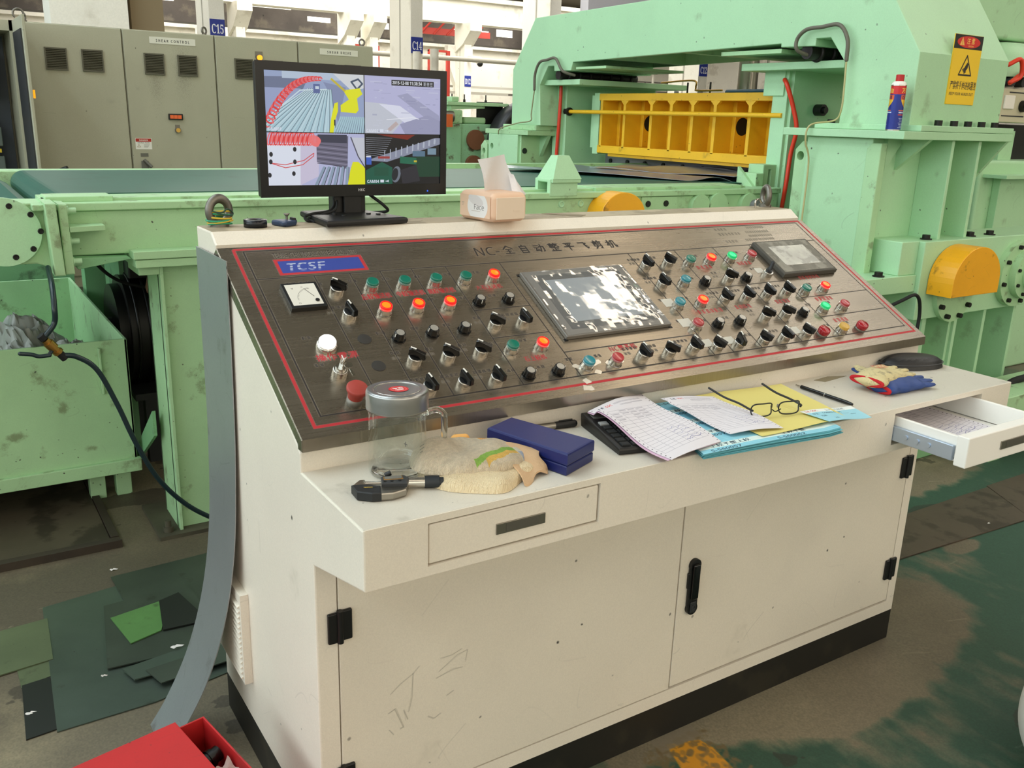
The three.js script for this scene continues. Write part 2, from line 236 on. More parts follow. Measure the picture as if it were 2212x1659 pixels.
// floor near the console: green paint worn down to concrete, one texel per 3.5 mm
const FX0 = -1.6, FX1 = 5.4, FZ0 = -3.4, FZ1 = 1.6;
const floorCanvas = (() => {
  const W = 2000, H = Math.round(W * (FZ1 - FZ0) / (FX1 - FX0)), con = hex(0x7f755f), con2 = hex(0x554d3e), grn = hex(0x1d4435), grn2 = hex(0x2c4a38), dark = hex(0x2a251d);
  const blobAt = (x, z, cx, cz, rx, rz) => 1 - Math.hypot((x - cx) / rx, (z - cz) / rz);
  const c = pixelCanvas(W, H, (u, v) => {
    const x = FX0 + u * (FX1 - FX0), z = FZ0 + v * (FZ1 - FZ0), n = fbm(u, v, 14, 3, 6), m = fbm(u, v, 5, 8, 6), f = hash((u * W) | 0, (v * H) | 0, 4), st = fbm(u * 2, v * 0.5, 60, 15, 4);
    let q = mixc(con, con2, Math.min(1, Math.max(0, (m - 0.36) * 2.6)));
    q = mixc(q, hex(0xa89a78), Math.max(0, n - 0.52) * 2.2);
    // paint stands to the right of the line, worn through in patches beside the console
    let p = (x > 0.25 ? 1 : 0) * 1.0 + (n - 0.5) * 1.6 + (st - 0.5) * 0.9 - 0.35;
    p -= 2.2 * Math.max(0, blobAt(x, z, 2.08, -0.05, 0.34, 0.24)); p -= 2.0 * Math.max(0, blobAt(x, z, 1.55, 0.1, 0.55, 0.17)); p -= 1.2 * Math.max(0, blobAt(x, z, 2.75, -0.27, 0.12, 0.06) * 2);
    p -= 2.4 * Math.max(0, blobAt(x, z, 3.1, -0.85, 0.8, 0.22)); p -= x < 0.9 && z < -0.3 ? 3 : 0; p -= z < -1.0 && x < 2.2 ? 3 : 0; p -= 1.5 * Math.max(0, blobAt(x, z, 1.05, 0.02, 0.5, 0.12));
    const k = Math.min(1, Math.max(0, p * 2.4)); q = mixc(q, mixc(grn, grn2, n), k * 0.93);
    if (fbm(u, v, 22, 31, 5) > 0.66) q = mixc(q, dark, 0.5);
    const g = 1 + (f - 0.5) * 0.16; return [q[0] * g, q[1] * g, q[2] * g];
  });
  const X = c.getContext('2d'), px = (x) => (x - FX0) / (FX1 - FX0) * W, pz = (z) => (z - FZ0) / (FZ1 - FZ0) * H;
  // yellow painted mark, chipped
  rnd(77); X.fillStyle = '#c8891c'; X.beginPath(); for (const [x, z, i] of [[0.93, 0.03, 0], [1.02, 0.06, 1], [1.03, 0.10, 2], [0.985, 0.4, 3], [0.86, 0.4, 4], [0.90, 0.12, 5]]) i ? X.lineTo(px(x), pz(z)) : X.moveTo(px(x), pz(z)); X.fill();
  X.fillStyle = '#6b5a3a'; for (let i = 0; i < 260; i++) { X.globalAlpha = rr(0.3, 0.9); X.beginPath(); X.ellipse(px(rr(0.84, 1.06)), pz(0.03 + 0.4 * Math.pow(rnd(), 1.6)), rr(0.5, 5), rr(0.5, 3), rr(0, 3), 0, 7); X.fill(); }
  X.fillStyle = '#7d7360'; X.globalAlpha = 0.75; X.fillRect(px(0.9), pz(0.0), 40, 14);
  // scratches and small pale litter stains
  for (let i = 0; i < 420; i++) { X.globalAlpha = rr(0.08, 0.35); X.strokeStyle = i % 3 ? '#c9bfa2' : '#1e1a14'; X.lineWidth = rr(0.5, 1.6); X.beginPath(); const a = rr(0, W), b = rr(0, H); X.moveTo(a, b); X.lineTo(a + rr(-24, 24), b + rr(-14, 14)); X.stroke(); }
  return c;
})();
const floorNear = std({ map: ctex(floorCanvas, { clamp: true }), roughness: 0.62 });
const floorFar = coat(0x6d6758, { s: 51, amp: 0.14, dirt: 0x35503f, dirtAt: 0.52, dirtMix: 0.6, chips: 40, scuffs: 40 }, 0.6, 3);
{
  const a = bx(FX0, FX1, -0.2, 0, FZ0, FZ1), p = a.attributes.position, uv = a.attributes.uv;
  for (let i = 0; i < p.count; i++) uv.setXY(i, (p.getX(i) - FX0) / (FX1 - FX0), 1 - (p.getZ(i) - FZ0) / (FZ1 - FZ0));
  const o = new THREE.Mesh(merge(a), floorNear); o.name = 'floor'; o.userData.kind = 'structure'; scene.add(o);
  struct('floor_outer', [bx(HX0, HX1, -0.2, 0, HZ0, FZ0), bx(HX0, HX1, -0.2, 0, FZ1, HZ1), bx(HX0, FX0, -0.2, 0, FZ0, FZ1), bx(FX1, HX1, -0.2, 0, FZ0, FZ1)], floorFar);
}
struct('wall_left', bx(HX0 - 0.3, HX0, 0, ROOF + 0.4, HZ0, HZ1), M.hallWhite);
{ const o = mesh('window_30', bx(HX0 + 0.005, HX0 + 0.05, 3, 8.6, -20, 12), std({ color: 0xcccccc, roughness: 0.6, emissive: new THREE.Color(...COOL), emissiveIntensity: 1.2 })); o.userData.kind = 'structure'; scene.add(o);
  const l = new THREE.RectAreaLight(new THREE.Color(...COOL), 2.4, 32, 5.6); l.name = 'left_window'; l.position.set(HX0 + 0.06, 5.8, -4); l.rotation.set(0, -PI / 2, 0); scene.add(l); }
struct('wall_right', bx(HX1, HX1 + 0.3, 0, ROOF + 0.4, HZ0, HZ1), M.hallWhite);
struct('wall_front', bx(HX0 - 0.3, HX1 + 0.3, 0, ROOF + 0.4, HZ1, HZ1 + 0.3), M.hallWhite);
{ const o = mesh('window_31', bx(-12, 22, 2.6, 8.4, HZ1 - 0.05, HZ1 - 0.005), std({ color: 0xcccccc, roughness: 0.6, emissive: new THREE.Color(...WARM), emissiveIntensity: 0.6 })); o.userData.kind = 'structure'; scene.add(o);  // unseen window added as a warm fill for the upright front faces
  const l = new THREE.RectAreaLight(new THREE.Color(...WARM), 1.4, 34, 5.8); l.name = 'added_front_light'; l.position.set(5, 5.5, HZ1 - 0.06); scene.add(l); }
struct('wall_back', [bx(HX0 - 0.3, HX1 + 0.3, 0, 6.35, HZ0 - 0.3, HZ0), bx(HX0, HX1, 6.3, 6.5, HZ0, HZ0 + 0.5)], M.hallWhite);
struct('wall_back_upper', bx(HX0 - 0.3, HX1 + 0.3, 6.35, ROOF + 0.4, HZ0 - 0.3, HZ0), M.upper);  // shade of the upper wall is put into this dark brown
struct('ceiling', bx(HX0 - 0.3, HX1 + 0.3, ROOF, ROOF + 0.4, HZ0 - 0.3, HZ1 + 0.3), M.roofDark);
for (const [i, [x, z0, z1, w, L, c]] of ROOFLIGHTS.entries()) {
  const o = mesh(`window_${i + 1}`, [bx(x - w / 2, x + w / 2, ROOF - 0.05, ROOF - 0.005, z0, z1)], std({ color: 0xcccccc, roughness: 0.6, emissive: new THREE.Color(...c), emissiveIntensity: L * 0.5 }));
  o.userData.kind = 'structure'; scene.add(o);
  const l = new THREE.RectAreaLight(new THREE.Color(...c), L, w, z1 - z0); l.name = `rooflight_${i + 1}`; l.position.set(x, ROOF - 0.06, (z0 + z1) / 2); l.rotation.set(-PI / 2, 0, 0); l.castShadow = true; scene.add(l);
}
for (const [i, [x, y, w, h]] of [[18.2, 7.9, 3.2, 0.35], [22.5, 7.3, 1.6, 0.3], [26.0, 7.2, 2.4, 0.4], [33.5, 7.3, 3, 0.35], [11.5, 7.8, 2.5, 0.3], [37.2, 7.35, 1.4, 0.5]].entries()) { const o = mesh(`window_${40 + i}`, bx(x, x + w, y, y + h, HZ0 + 0.005, HZ0 + 0.04), std({ color: 0xdddddd, emissive: new THREE.Color(1, 0.96, 0.8), emissiveIntensity: 1.5 })); o.userData.kind = 'structure'; scene.add(o); }
// crane girders on row D, rail and dark ledge on the far wall
struct('trim_1', [bx(HX0, HX1, 5.92, 6.95, -40.4, -39.7), bx(HX0, HX1, 6.95, 7.15, -40.6, -39.45)], M.hallWhite);
struct('trim_2', [bx(HX0, HX1, 6.5, 6.62, HZ0 + 0.1, HZ0 + 0.5), bx(HX0, HX1, 5.55, 5.66, HZ0 + 0.02, HZ0 + 0.12)], M.darkSteel);
struct('trim_3', bx(HX0, HX1, 3.55, 3.7, -58.6, -58.4), M.hallGrey);
struct('trim_4', bx(HX0, HX1, 2.9, 3.05, -50.2, -50), M.hallGrey);
function column(x, z, w, d, top, sign, label, extra) {
  const t = thing('hall_column', label, 'column');
  part('shaft', [bx(x, x + w, 0, top, z - d, z), ...(extra || [])], M.hallWhite, t);
  part('groove', bx(x - 0.012, x + 0.02, 0, top, z - d * 0.52, z - d * 0.48), M.hallGrey, t);
  if (sign) {
    const c = canvas(256, 288, (X, W, H) => { X.fillStyle = '#22338f'; X.fillRect(0, 0, W, H); X.fillStyle = '#f4f4f4'; X.font = 'bold 168px serif'; X.textAlign = 'center'; X.textBaseline = 'middle'; X.save(); X.translate(W / 2, H * 0.54); X.scale(0.72, 1.2); X.fillText(sign[0], 0, 0); X.restore(); });
    const g = new THREE.PlaneGeometry(sign[2], sign[3]).translate(x + w / 2, sign[1], z + 0.022);
    const pl = part('number_plate', bx(x + w / 2 - sign[2] / 2, x + w / 2 + sign[2] / 2, sign[1] - sign[3] / 2, sign[1] + sign[3] / 2, z, z + 0.02), M.blueSign, t, `blue plate reading ${sign[0]}`);
    pl.add(mesh('lettering', g, std({ map: ctex(c, { clamp: true }), roughness: 0.5 }), true));
  }
  return t;
}
column(5.95, -22.5, 0.37, 1.2, 9.9, ['C15', 3.46, 0.36, 0.42], 'white hall column with the blue plate C15, above the shear control cabinet');
column(11.42, -22.5, 0.36, 1.35, 9.9, ['C14', 3.42, 0.36, 0.42], 'white hall column with the blue plate C14, just right of the grey cabinets', [rod([11.55, 0, -22.4], [11.55, 3.25, -22.4], 0.11, 12), rod([12.1, 0, -22.4], [12.1, 3.35, -22.4], 0.12, 12)]);
column(16.06, -22.5, 0.4, 1.5, 9.9, null, 'white hall column without a plate, behind the top left of the shear arch');
column(22.3, -22.5, 0.4, 1.5, 9.9, ['C12', 3.33, 0.36, 0.42], 'white hall column with the blue plate C12, seen through the shear arch');
const corbel = (x, z, w) => prismX([[z, 4.95], [z + 0.75, 5.55], [z + 0.75, 5.92], [z - 0.8, 5.92], [z - 0.8, 4.6]], x - 0.12, x + w + 0.12);
for (const [x, l, s] of [[5.6, 'white column with a corbel far behind the first grey cabinet'], [11.7, 'white column with a corbel far behind, right of plate C15'], [16.75, 'left column of the far white pair with corbels above SHEAR DRIVE'], [17.9, 'right column of the far white pair with corbels above SHEAR DRIVE'], [22.93, 'white column with the blue plate D12, left of the shear', ['D12', 3.25, 0.36, 0.52]], [28.9, 'far white column with a corbel, hidden mostly by the shear']])
  column(x, -39.7, 0.4, 0.9, 5.92, s, l, [corbel(x, -39.7, 0.4)]);
for (const [x, l] of [[24.6, 'farthest white column with a tapered head, right of plate D12'], [32.5, 'farthest white column with a tapered head, behind the arch'], [15.4, 'farthest white column behind the SHEAR DRIVE cabinet']])
  column(x, -57.5, 0.6, 0.6, 6.3, null, l, [prismZ([[x, 3.6], [x + 0.6, 3.6], [x + 1.3, 5.3], [x + 1.3, 6.3], [x - 0.7, 6.3], [x - 0.7, 5.3]], -58.1, -57.6)]);
solo('white_duct', bx(1.06, 1.95, 0, 5, -12.0, -11.4), M.hallWhite, 'broad white box column behind the first grey cabinet', 'column');
solo('brown_column', bx(2.02, 2.42, 0, 5, -12.1, -11.6), M.brown, 'bare brown column beside the broad white one', 'column');
solo('white_wall_box', bx(16.8, 19.2, 3.6, 8, -22.0, -21.6), plain(0xe6e6f2, 0.7), 'large pale box on the hall wall above the shear', 'box');
solo('red_hoist', [bx(6.2, 8.2, 5.9, 6.8, -36, -35.2), bx(6.4, 7.2, 5.2, 5.9, -35.9, -35.3, 0.1), new THREE.TorusGeometry(0.32, 0.07, 8, 24).scale(0.7, 1.6, 1).translate(6.35, 5.0, -35.6)], M.trussRed, 'red travelling hoist hanging high left of plate C15', 'hoist');
for (const [k, [x0, z]] of [[12, -52], [20, -52], [29, -52]].entries()) {
  const t = thing('roof_truss', ['pale roof truss nearest the C15 column', 'pale roof truss above the SHEAR DRIVE cabinet', 'pale roof truss behind the shear top'][k], 'truss');
  part('chord', [bx(x0, x0 + 8, 8.6, 8.75, z, z + 0.15), bx(x0, x0 + 8, 7.1, 7.25, z, z + 0.15)], M.hallGrey, t);
  for (let i = 0; i < 6; i++) part('brace', rod([x0 + i * 1.33, i % 2 ? 7.2 : 8.6, z], [x0 + (i + 1) * 1.33, i % 2 ? 8.6 : 7.2, z], 0.06), M.hallWhite, t);
}
solo('red_crane_beam', [bx(27.5, 34, 6.75, 7.15, -56, -55.6), ...[0, 1, 2, 3, 4, 5].map((i) => rod([27.6 + i, 6.75, -55.6], [28.5 + i, 7.6, -55.6], 0.07))], M.trussRed, 'red lattice crane beam high left of the shear', 'crane');
{ const t = thing('orange_stair', 'orange red steel frame of a stair left of plate D12', 'stair');
  for (const [x0, x1] of [[20.2, 21.9], [25.2, 26.4]]) { part('post', [bx(x0, x0 + 0.18, 0, 5.2, -48, -47.8), bx(x1, x1 + 0.18, 0, 5.2, -48, -47.8)], M.trussRed, t); part('rail', [0.9, 2.2, 3.4, 5.1].map((y) => bx(x0, x1, y, y + 0.12, -48, -47.85)), M.trussRed, t); } }
solo('steel_pipe', [rod([9.6, 3.63, -30], [27, 3.63, -30], 0.09, 10), ...[10, 16, 22, 26.8].map((x) => rod([x, 0, -30], [x, 3.63, -30], 0.05, 8))], M.hallGrey, 'long grey pipe running level behind the C14 column', 'pipe');
{ const t = thing('dome_camera', 'small white dome camera on the column with plate D12', 'camera');
  part('bracket', bx(23.05, 23.2, 4.3, 4.42, -39.6, -39.2), M.white, t); part('housing', new THREE.SphereGeometry(0.2, 16, 12).translate(23.5, 4.2, -39.2), M.white, t); part('dome', new THREE.SphereGeometry(0.15, 16, 12).translate(23.5, 4.08, -39.15), M.black, t); rod; part('arm', rod([23.1, 4.36, -39.3], [23.5, 4.36, -39.2], 0.05), M.white, t); }
{ const t = thing('far_walkway', 'grey steel walkway with railings far behind the flywheel', 'walkway');
  part('deck', bx(23.2, 33, 2.55, 2.62, -36, -35.2), M.darkSteel, t);
  for (let i = 0; i < 7; i++) part('post', rod([23.4 + i * 1.5, 1.2 - 1.2, -35.3], [23.4 + i * 1.5, 3.5, -35.3], 0.035), M.darkSteel, t);
  part('rail', [rod([23.4, 3.5, -35.3], [32.4, 3.5, -35.3], 0.035), rod([23.4, 3.05, -35.3], [32.4, 3.05, -35.3], 0.03)], M.darkSteel, t); }

// ───────────── grey electrical cabinets behind the conveyor ─────────────
const CZ = -7.3;
const stained = (() => { const c = worn(0xaaa892, { s: 32, size: 1024, amp: 0.03, dirt: 0x7c7a6c, dirtAt: 0.8, dirtMix: 0.3, chips: 8 }), x = c.getContext('2d'); rnd(12);
  // sooty dirt blown out under the two vents, in grains
  for (const [cx, cy, sx, sy, n] of [[330, 330, 46, 90, 5200], [640, 250, 60, 95, 8000]]) for (let i = 0; i < n; i++) { const a = rr(0, 6.3), r = Math.sqrt(-2 * Math.log(rnd() + 1e-6)); x.globalAlpha = rr(0.06, 0.26); x.fillStyle = '#2e2a20'; x.fillRect(cx + Math.cos(a) * r * sx, cy + Math.sin(a) * r * sy, rr(1, 3), rr(1, 3)); }
  return c; })();
const slatGeo = (w) => prismX([[0, 0], [0.012, -0.006], [0.014, -0.002], [0.002, 0.006]], 0, w);
function cabinet(x0, x1, label, o) {
  const t = thing('electrical_cabinet', label, 'cabinet', 'grey electrical cabinets in a row');
  part('body', bx(x0 + 0.002, x1 - 0.002, 0, 2.2, CZ - 0.6, CZ - 0.02), M.greyCab, t);
  const dm = o.stain ? std({ map: ctex(stained, { clamp: true }), roughness: 0.5 }) : M.greyCab, dg = bx(x0 + 0.006, x1 - 0.006, 0.1, 2.195, CZ - 0.02, CZ, 0.006);
  if (o.stain) { const f = merge(dg), p = f.attributes.position, uv = f.attributes.uv; for (let i = 0; i < p.count; i++) uv.setXY(i, (p.getX(i) - x0) / (x1 - x0), (p.getY(i) - 0.9) / 1.3); part('door', f, dm, t, 'door with sooty dirt below its vents', true); } else part('door', dg, dm, t);
  for (const vx of o.vents) {
    const v = part('vent', [bx(vx, vx + 0.168, 1.835, 1.848, CZ, CZ + 0.016), bx(vx, vx + 0.168, 2.0, 2.013, CZ, CZ + 0.016), bx(vx, vx + 0.01, 1.848, 2.0, CZ, CZ + 0.016), bx(vx + 0.158, vx + 0.168, 1.848, 2.0, CZ, CZ + 0.016), bx(vx + 0.01, vx + 0.158, 1.849, 1.999, CZ, CZ + 0.0004)], M.vent, t);
    v.add(mesh('vent_opening', bx(vx + 0.01, vx + 0.158, 1.848, 2.0, CZ + 0.0005, CZ + 0.003), M.ventDark));
    for (let i = 0; i < 11; i++) { const s = mesh('slat', slatGeo(0.15), plainVent); s.position.set(vx + 0.009, 1.856 + i * 0.0135, CZ + 0.002); v.add(s); }
  }
  for (const ex of o.eyes || []) { part('lifting_eye', [new THREE.TorusGeometry(0.028, 0.009, 8, 24).rotateY(o.turn || 0).translate(ex, 2.24, CZ - 0.12), cylY(ex, 2.2, 2.215, CZ - 0.12, 0.02)], M.dullSteel, t); }
  if (o.text) {
    const c = canvas(512, 80, (X, W, H) => { X.fillStyle = '#dcdacb'; X.fillRect(0, 0, W, H); X.fillStyle = '#2c2b28'; X.font = 'bold 46px sans-serif'; X.textAlign = 'center'; X.textBaseline = 'middle'; X.save(); X.translate(W / 2, H / 2 + 2); X.scale(0.8, 1); X.fillText(o.text.split('').join(' ').replace(/ {3}/, '   '), 0, 0, 470); X.restore(); });
    part('name_strip', bx(o.tx, o.tx + 0.39, 2.094, 2.15, CZ, CZ + 0.003), M.white, t, `white strip reading ${o.text}`).add(mesh('lettering', new THREE.PlaneGeometry(0.388, 0.054).translate(o.tx + 0.195, 2.122, CZ + 0.0042), std({ map: ctex(c, { clamp: true }), roughness: 0.6 }), true));
  }
  return t;
}
const plainVent = M.vent;
cabinet(0.31, 1.092, 'grey electrical cabinet with two vents, leftmost of the closed row', { vents: [0.478, 0.758], eyes: [0.37] , turn: 1.2 });
{ const t = cabinet(1.092, 1.874, 'grey electrical cabinet marked SHEAR CONTROL with dirty vents', { vents: [1.257, 1.54], text: 'SHEAR CONTROL', tx: 1.315, stain: true, eyes: [1.82], turn: 0.6 });
  const d = part('display', bx(1.426, 1.55, 1.457, 1.51, CZ, CZ + 0.02, 0.004), M.black, t, 'black three digit display'); for (let i = 0; i < 3; i++) d.add(mesh('digit_window', bx(1.438 + i * 0.034, 1.469 + i * 0.034, 1.468, 1.499, CZ + 0.018, CZ + 0.022), std({ color: 0xd4602c, roughness: 0.4, emissive: 0xc04812, emissiveIntensity: 0.25 })));
  const b = part('push_button', [cylZ(1.5, 1.368, CZ, CZ + 0.02, 0.026), bx(1.48, 1.52, 1.385, 1.415, CZ, CZ + 0.004)], M.dullSteel, t); b.add(mesh('button_cap', cylZ(1.5, 1.368, CZ + 0.02, CZ + 0.027, 0.019), plain(0xd9a94a, 0.4)));
  const c = canvas(256, 176, (X) => { X.fillStyle = '#e8e6dd'; X.fillRect(0, 0, 256, 176); X.fillStyle = '#b02a1c'; X.fillRect(6, 8, 244, 50); X.fillStyle = '#e8e6dd'; X.font = 'bold 34px sans-serif'; X.textAlign = 'center'; X.fillText('DANGER', 128, 46); X.fillStyle = '#2a2622'; X.font = 'bold 19px sans-serif'; X.fillText('ELECTRICAL HAZARD', 128, 82); X.strokeStyle = '#8a6a30'; X.lineWidth = 5; X.beginPath(); X.moveTo(52, 100); X.lineTo(76, 140); X.lineTo(28, 140); X.closePath(); X.stroke(); X.fillStyle = '#88847a'; for (let i = 0; i < 4; i++) X.fillRect(130, 102 + i * 13, 90 - i * 9, 5); });
  part('hazard_sticker', new THREE.PlaneGeometry(0.138, 0.097).translate(1.198, 1.247, CZ + 0.002), std({ map: ctex(c, { clamp: true }), roughness: 0.6 }), t, 'white sticker with red band', true);
  part('handle', [bx(1.165, 1.225, 1.0, 1.1, CZ, CZ + 0.02, 0.006), rod([1.185, 1.11, CZ + 0.03], [1.24, 1.045, CZ + 0.06], 0.014), bx(1.165, 1.23, 1.135, 1.165, CZ, CZ + 0.003)], plain(0x66655c, 0.5), t); }
{ const t = cabinet(1.874, 2.654, 'grey electrical cabinet with a small amber lamp, behind the left of the monitor', { vents: [2.045, 2.33] });
  const l = part('indicator_lamp', [bx(2.24, 2.31, 2.03, 2.085, CZ, CZ + 0.004), cylZ(2.275, 2.03, CZ, CZ + 0.02, 0.03)], M.dullSteel, t, 'lit amber lamp'); l.add(mesh('lens', cylZ(2.275, 2.03, CZ + 0.02, CZ + 0.034, 0.024), std({ color: 0xe09020, roughness: 0.3, emissive: 0xffa21a, emissiveIntensity: 1.6 }))); }
cabinet(2.654, 3.43, 'grey electrical cabinet marked SHEAR DRIVE, right end of the row', { vents: [2.85, 3.12], text: 'SHEAR DRIVE', tx: 2.872, eyes: [3.36], turn: 0 });
{ // the cabinet at the far left stands open
  const t = thing('open_electrical_cabinet', 'open grey electrical cabinet with dark interior at the left edge', 'cabinet');
  part('body', [bx(-0.6, -0.56, 0, 2.2, -7.9, -7.3), bx(0.24, 0.28, 0, 2.2, -7.9, -7.3), bx(-0.6, 0.28, 2.12, 2.2, -7.9, -7.3), bx(-0.6, 0.28, 0, 2.2, -7.92, -7.88)], M.greyCab, t);
  part('mounting_plate', bx(-0.54, 0.22, 0.1, 2.1, -7.86, -7.8), plain(0x3d444e, 0.6), t);
  const d = part('door', [bx(0.262, 0.284, 0.1, 2.195, -7.28, -6.55, 0.004)], M.greyCab, t, 'door swung open, seen edge on'); d.add(mesh('gasket', [bx(0.252, 0.263, 0.2, 2.1, -7.2, -6.62)], M.darkGrey)); d.add(mesh('hook', [new THREE.TorusGeometry(0.035, 0.008, 6, 16, 4).translate(0.25, 2.2, -6.6)], M.dullSteel)); d.add(mesh('lamp', bx(0.284, 0.3, 1.6, 1.66, -6.6, -6.56), std({ color: 0xe09020, emissive: 0xffa21a, emissiveIntensity: 1 })));
  for (const [y0, y1] of [[1.2, 1.36], [0.98, 1.12], [0.74, 0.9], [1.62, 1.95]]) part('component', [bx(-0.5, 0.12, y0, y1, -7.8, -7.62, 0.01)], y0 > 1.5 ? M.darkGrey : plain(0x5c6660, 0.6), t);
  for (const y of [1.4, 1.15, 0.93]) part('tag', bx(-0.02, 0.1, y, y + 0.03, -7.8, -7.6), plain(0xd2b52c, 0.6), t);
  part('black_bar', rod([0.3, 1.02, -6.62], [0.46, 1.09, -6.5], 0.014), M.black, t);
}

// ───────────── conveyor ─────────────
const BZ = -1.87;
{
  const t = thing('belt_conveyor', 'mint green conveyor frame with round cover plate, bolts and support column', 'conveyor');
  part('beam', [bx(-3.0, 3.3, 1.075, 1.225, BZ - 0.16, BZ, 0.006), bx(-3.0, 3.3, 1.2255, 1.252, BZ - 0.18, BZ + 0.018, 0.004)], M.mintWorn, t);
  part('top_rail', [bx(-0.2, 3.1, 1.245, 1.262, BZ - 0.22, BZ - 0.05, 0.003), bx(-0.19, 0.02, 1.25, 1.27, BZ - 0.16, BZ - 0.03, 0.004), bx(2.1, 3.06, 1.25, 1.268, BZ - 0.2, BZ - 0.03, 0.004)], M.mintWorn, t);
  part('far_beam', [bx(-0.3, 5, 1.1, 1.262, -3.52, -3.36, 0.005), bx(1.4, 5, 1.262, 1.29, -3.5, -3.42)], M.mintWorn, t);
  for (const x of [0.3, 1.6, 2.8]) part('cross_member', bx(x, x + 0.1, 1.08, 1.18, -3.4, BZ - 0.15), M.green2, t);
  // round bearing cover at the left end with socket screws
  const cv = part('cover_plate', cylZ(-0.325, 1.168, BZ + 0.03, BZ + 0.05, 0.108, 56), M.mint, t);
  for (const [x, y] of [[-0.302, 1.25], [-0.244, 1.222], [-0.22, 1.168], [-0.247, 1.112], [-0.3, 1.088]]) cv.add(mesh('socket_screw', [new THREE.TorusGeometry(0.0068, 0.0026, 6, 16).translate(x, y, BZ + 0.051), cylZ(x, y, BZ + 0.049, BZ + 0.0505, 0.005, 10)], M.bolt));
  part('bearing_housing', [prismZ([[-0.6, 1.06], [-0.24, 1.06], [-0.16, 1.03], [-0.16, 1.255], [-0.6, 1.262]], BZ - 0.14, BZ + 0.03, 0.006)], M.mintWorn, t);
  part('joint_flange', [prismZ([[-0.208, 1.262], [-0.176, 1.262], [-0.168, 1.03], [-0.2, 1.03]], BZ - 0.1, BZ + 0.12, 0.004), prismZ([[-0.168, 1.258], [-0.142, 1.256], [-0.138, 1.03], [-0.166, 1.03]], BZ - 0.1, BZ + 0.1, 0.004), bx(-0.24, -0.16, 1.235, 1.255, BZ - 0.02, BZ + 0.08, 0.004)], M.mintWorn, t);
  part('gusset', [prismY([[-0.14, BZ + 0.1], [-0.03, BZ + 0.075], [-0.03, BZ - 0.01], [-0.14, BZ - 0.01]], 1.166, 1.184, 0.002)], M.mintWorn, t);
  part('gusset', prismZ([[-0.14, 1.075], [0.04, 1.07], [0.05, 1.062], [-0.12, 1.035]], BZ - 0.05, BZ + 0.04, 0.002), M.green2, t);
  for (const [y, z] of [[1.232, 0.06], [1.135, 0.07], [1.07, 0.08], [1.06, 0.05]]) part('bolt', [cylX(-0.14, -0.112, y, BZ + z, 0.011, 6), cylX(-0.142, -0.135, y, BZ + z, 0.016, 12)], M.mint, t);
  // support column: a channel, with cap plates and a foot plate
  part('column_cap', [bx(0.05, 0.36, 1.062, 1.09, BZ - 0.2, BZ + 0.075, 0.003), bx(0.056, 0.36, 1.032, 1.06, BZ - 0.2, BZ + 0.07, 0.003), bx(0.07, 0.14, 1.0, 1.032, BZ - 0.16, BZ + 0.03, 0.003)], M.mintWorn, t);
  part('column', [bx(0.14, 0.34, 0.015, 1.035, BZ - 0.012, BZ, 0), bx(0.14, 0.152, 0.015, 1.035, BZ - 0.2, BZ + 0.03, 0.002), bx(0.33, 0.342, 0.015, 1.035, BZ - 0.2, BZ + 0.03, 0.002), bx(0.14, 0.34, 0.015, 1.035, BZ - 0.2, BZ - 0.188)], M.mintWorn, t);
  part('foot_plate', [bx(0.06, 0.44, 0.0, 0.015, BZ - 0.28, BZ + 0.06), cylY(0.1, 0.015, 0.06, BZ + 0.015, 0.012, 8), cylY(0.1, 0.015, 0.035, BZ + 0.015, 0.02, 6)], coat(0x4a4738, { s: 61, amp: 0.2, chips: 60 }, 0.7, 0.4), t);
  part('diagonal_brace', prismX([[-2.62, 0.02], [-2.55, 0.02], [-1.98, 0.36], [-1.98, 0.46]], 0.1, 0.112), M.green2, t);
  for (const g of [bx(0.1, 0.3, 0, 1.1, -3.5, -3.38), bx(2.6, 2.8, 0, 1.1, -3.5, -3.38), bx(2.3, 2.5, 0, 1.08, BZ - 0.16, BZ)]) part('column', g, M.green2, t);
  // along the right half: tapped bosses, dark bolts, round hubs
  for (const x of [1.887, 1.996]) part('boss', [new THREE.TorusGeometry(0.012, 0.005, 8, 20).translate(x, 1.2, BZ), cylZ(x, 1.2, BZ - 0.01, BZ + 0.001, 0.009, 12)], M.mint, t);
  for (const x of [2.389, 2.503]) part('bolt', cylZ(x, 1.19, BZ, BZ + 0.014, 0.015, 8), M.bolt, t);
  part('bracket_plate', bx(2.35, 2.58, 1.08, 1.222, BZ, BZ + 0.008, 0.002), M.mintWorn, t);
  for (const [x, r] of [[2.72, 0.06], [2.84, 0.065], [3.06, 0.06]]) part('hub', cylZ(x, 1.17, BZ, BZ + 0.03, r, 28), M.mintWorn, t);
  part('end_hub', [cylZ(3.09, 1.168, BZ + 0.03, BZ + 0.06, 0.03, 20)], M.machined, t);
}
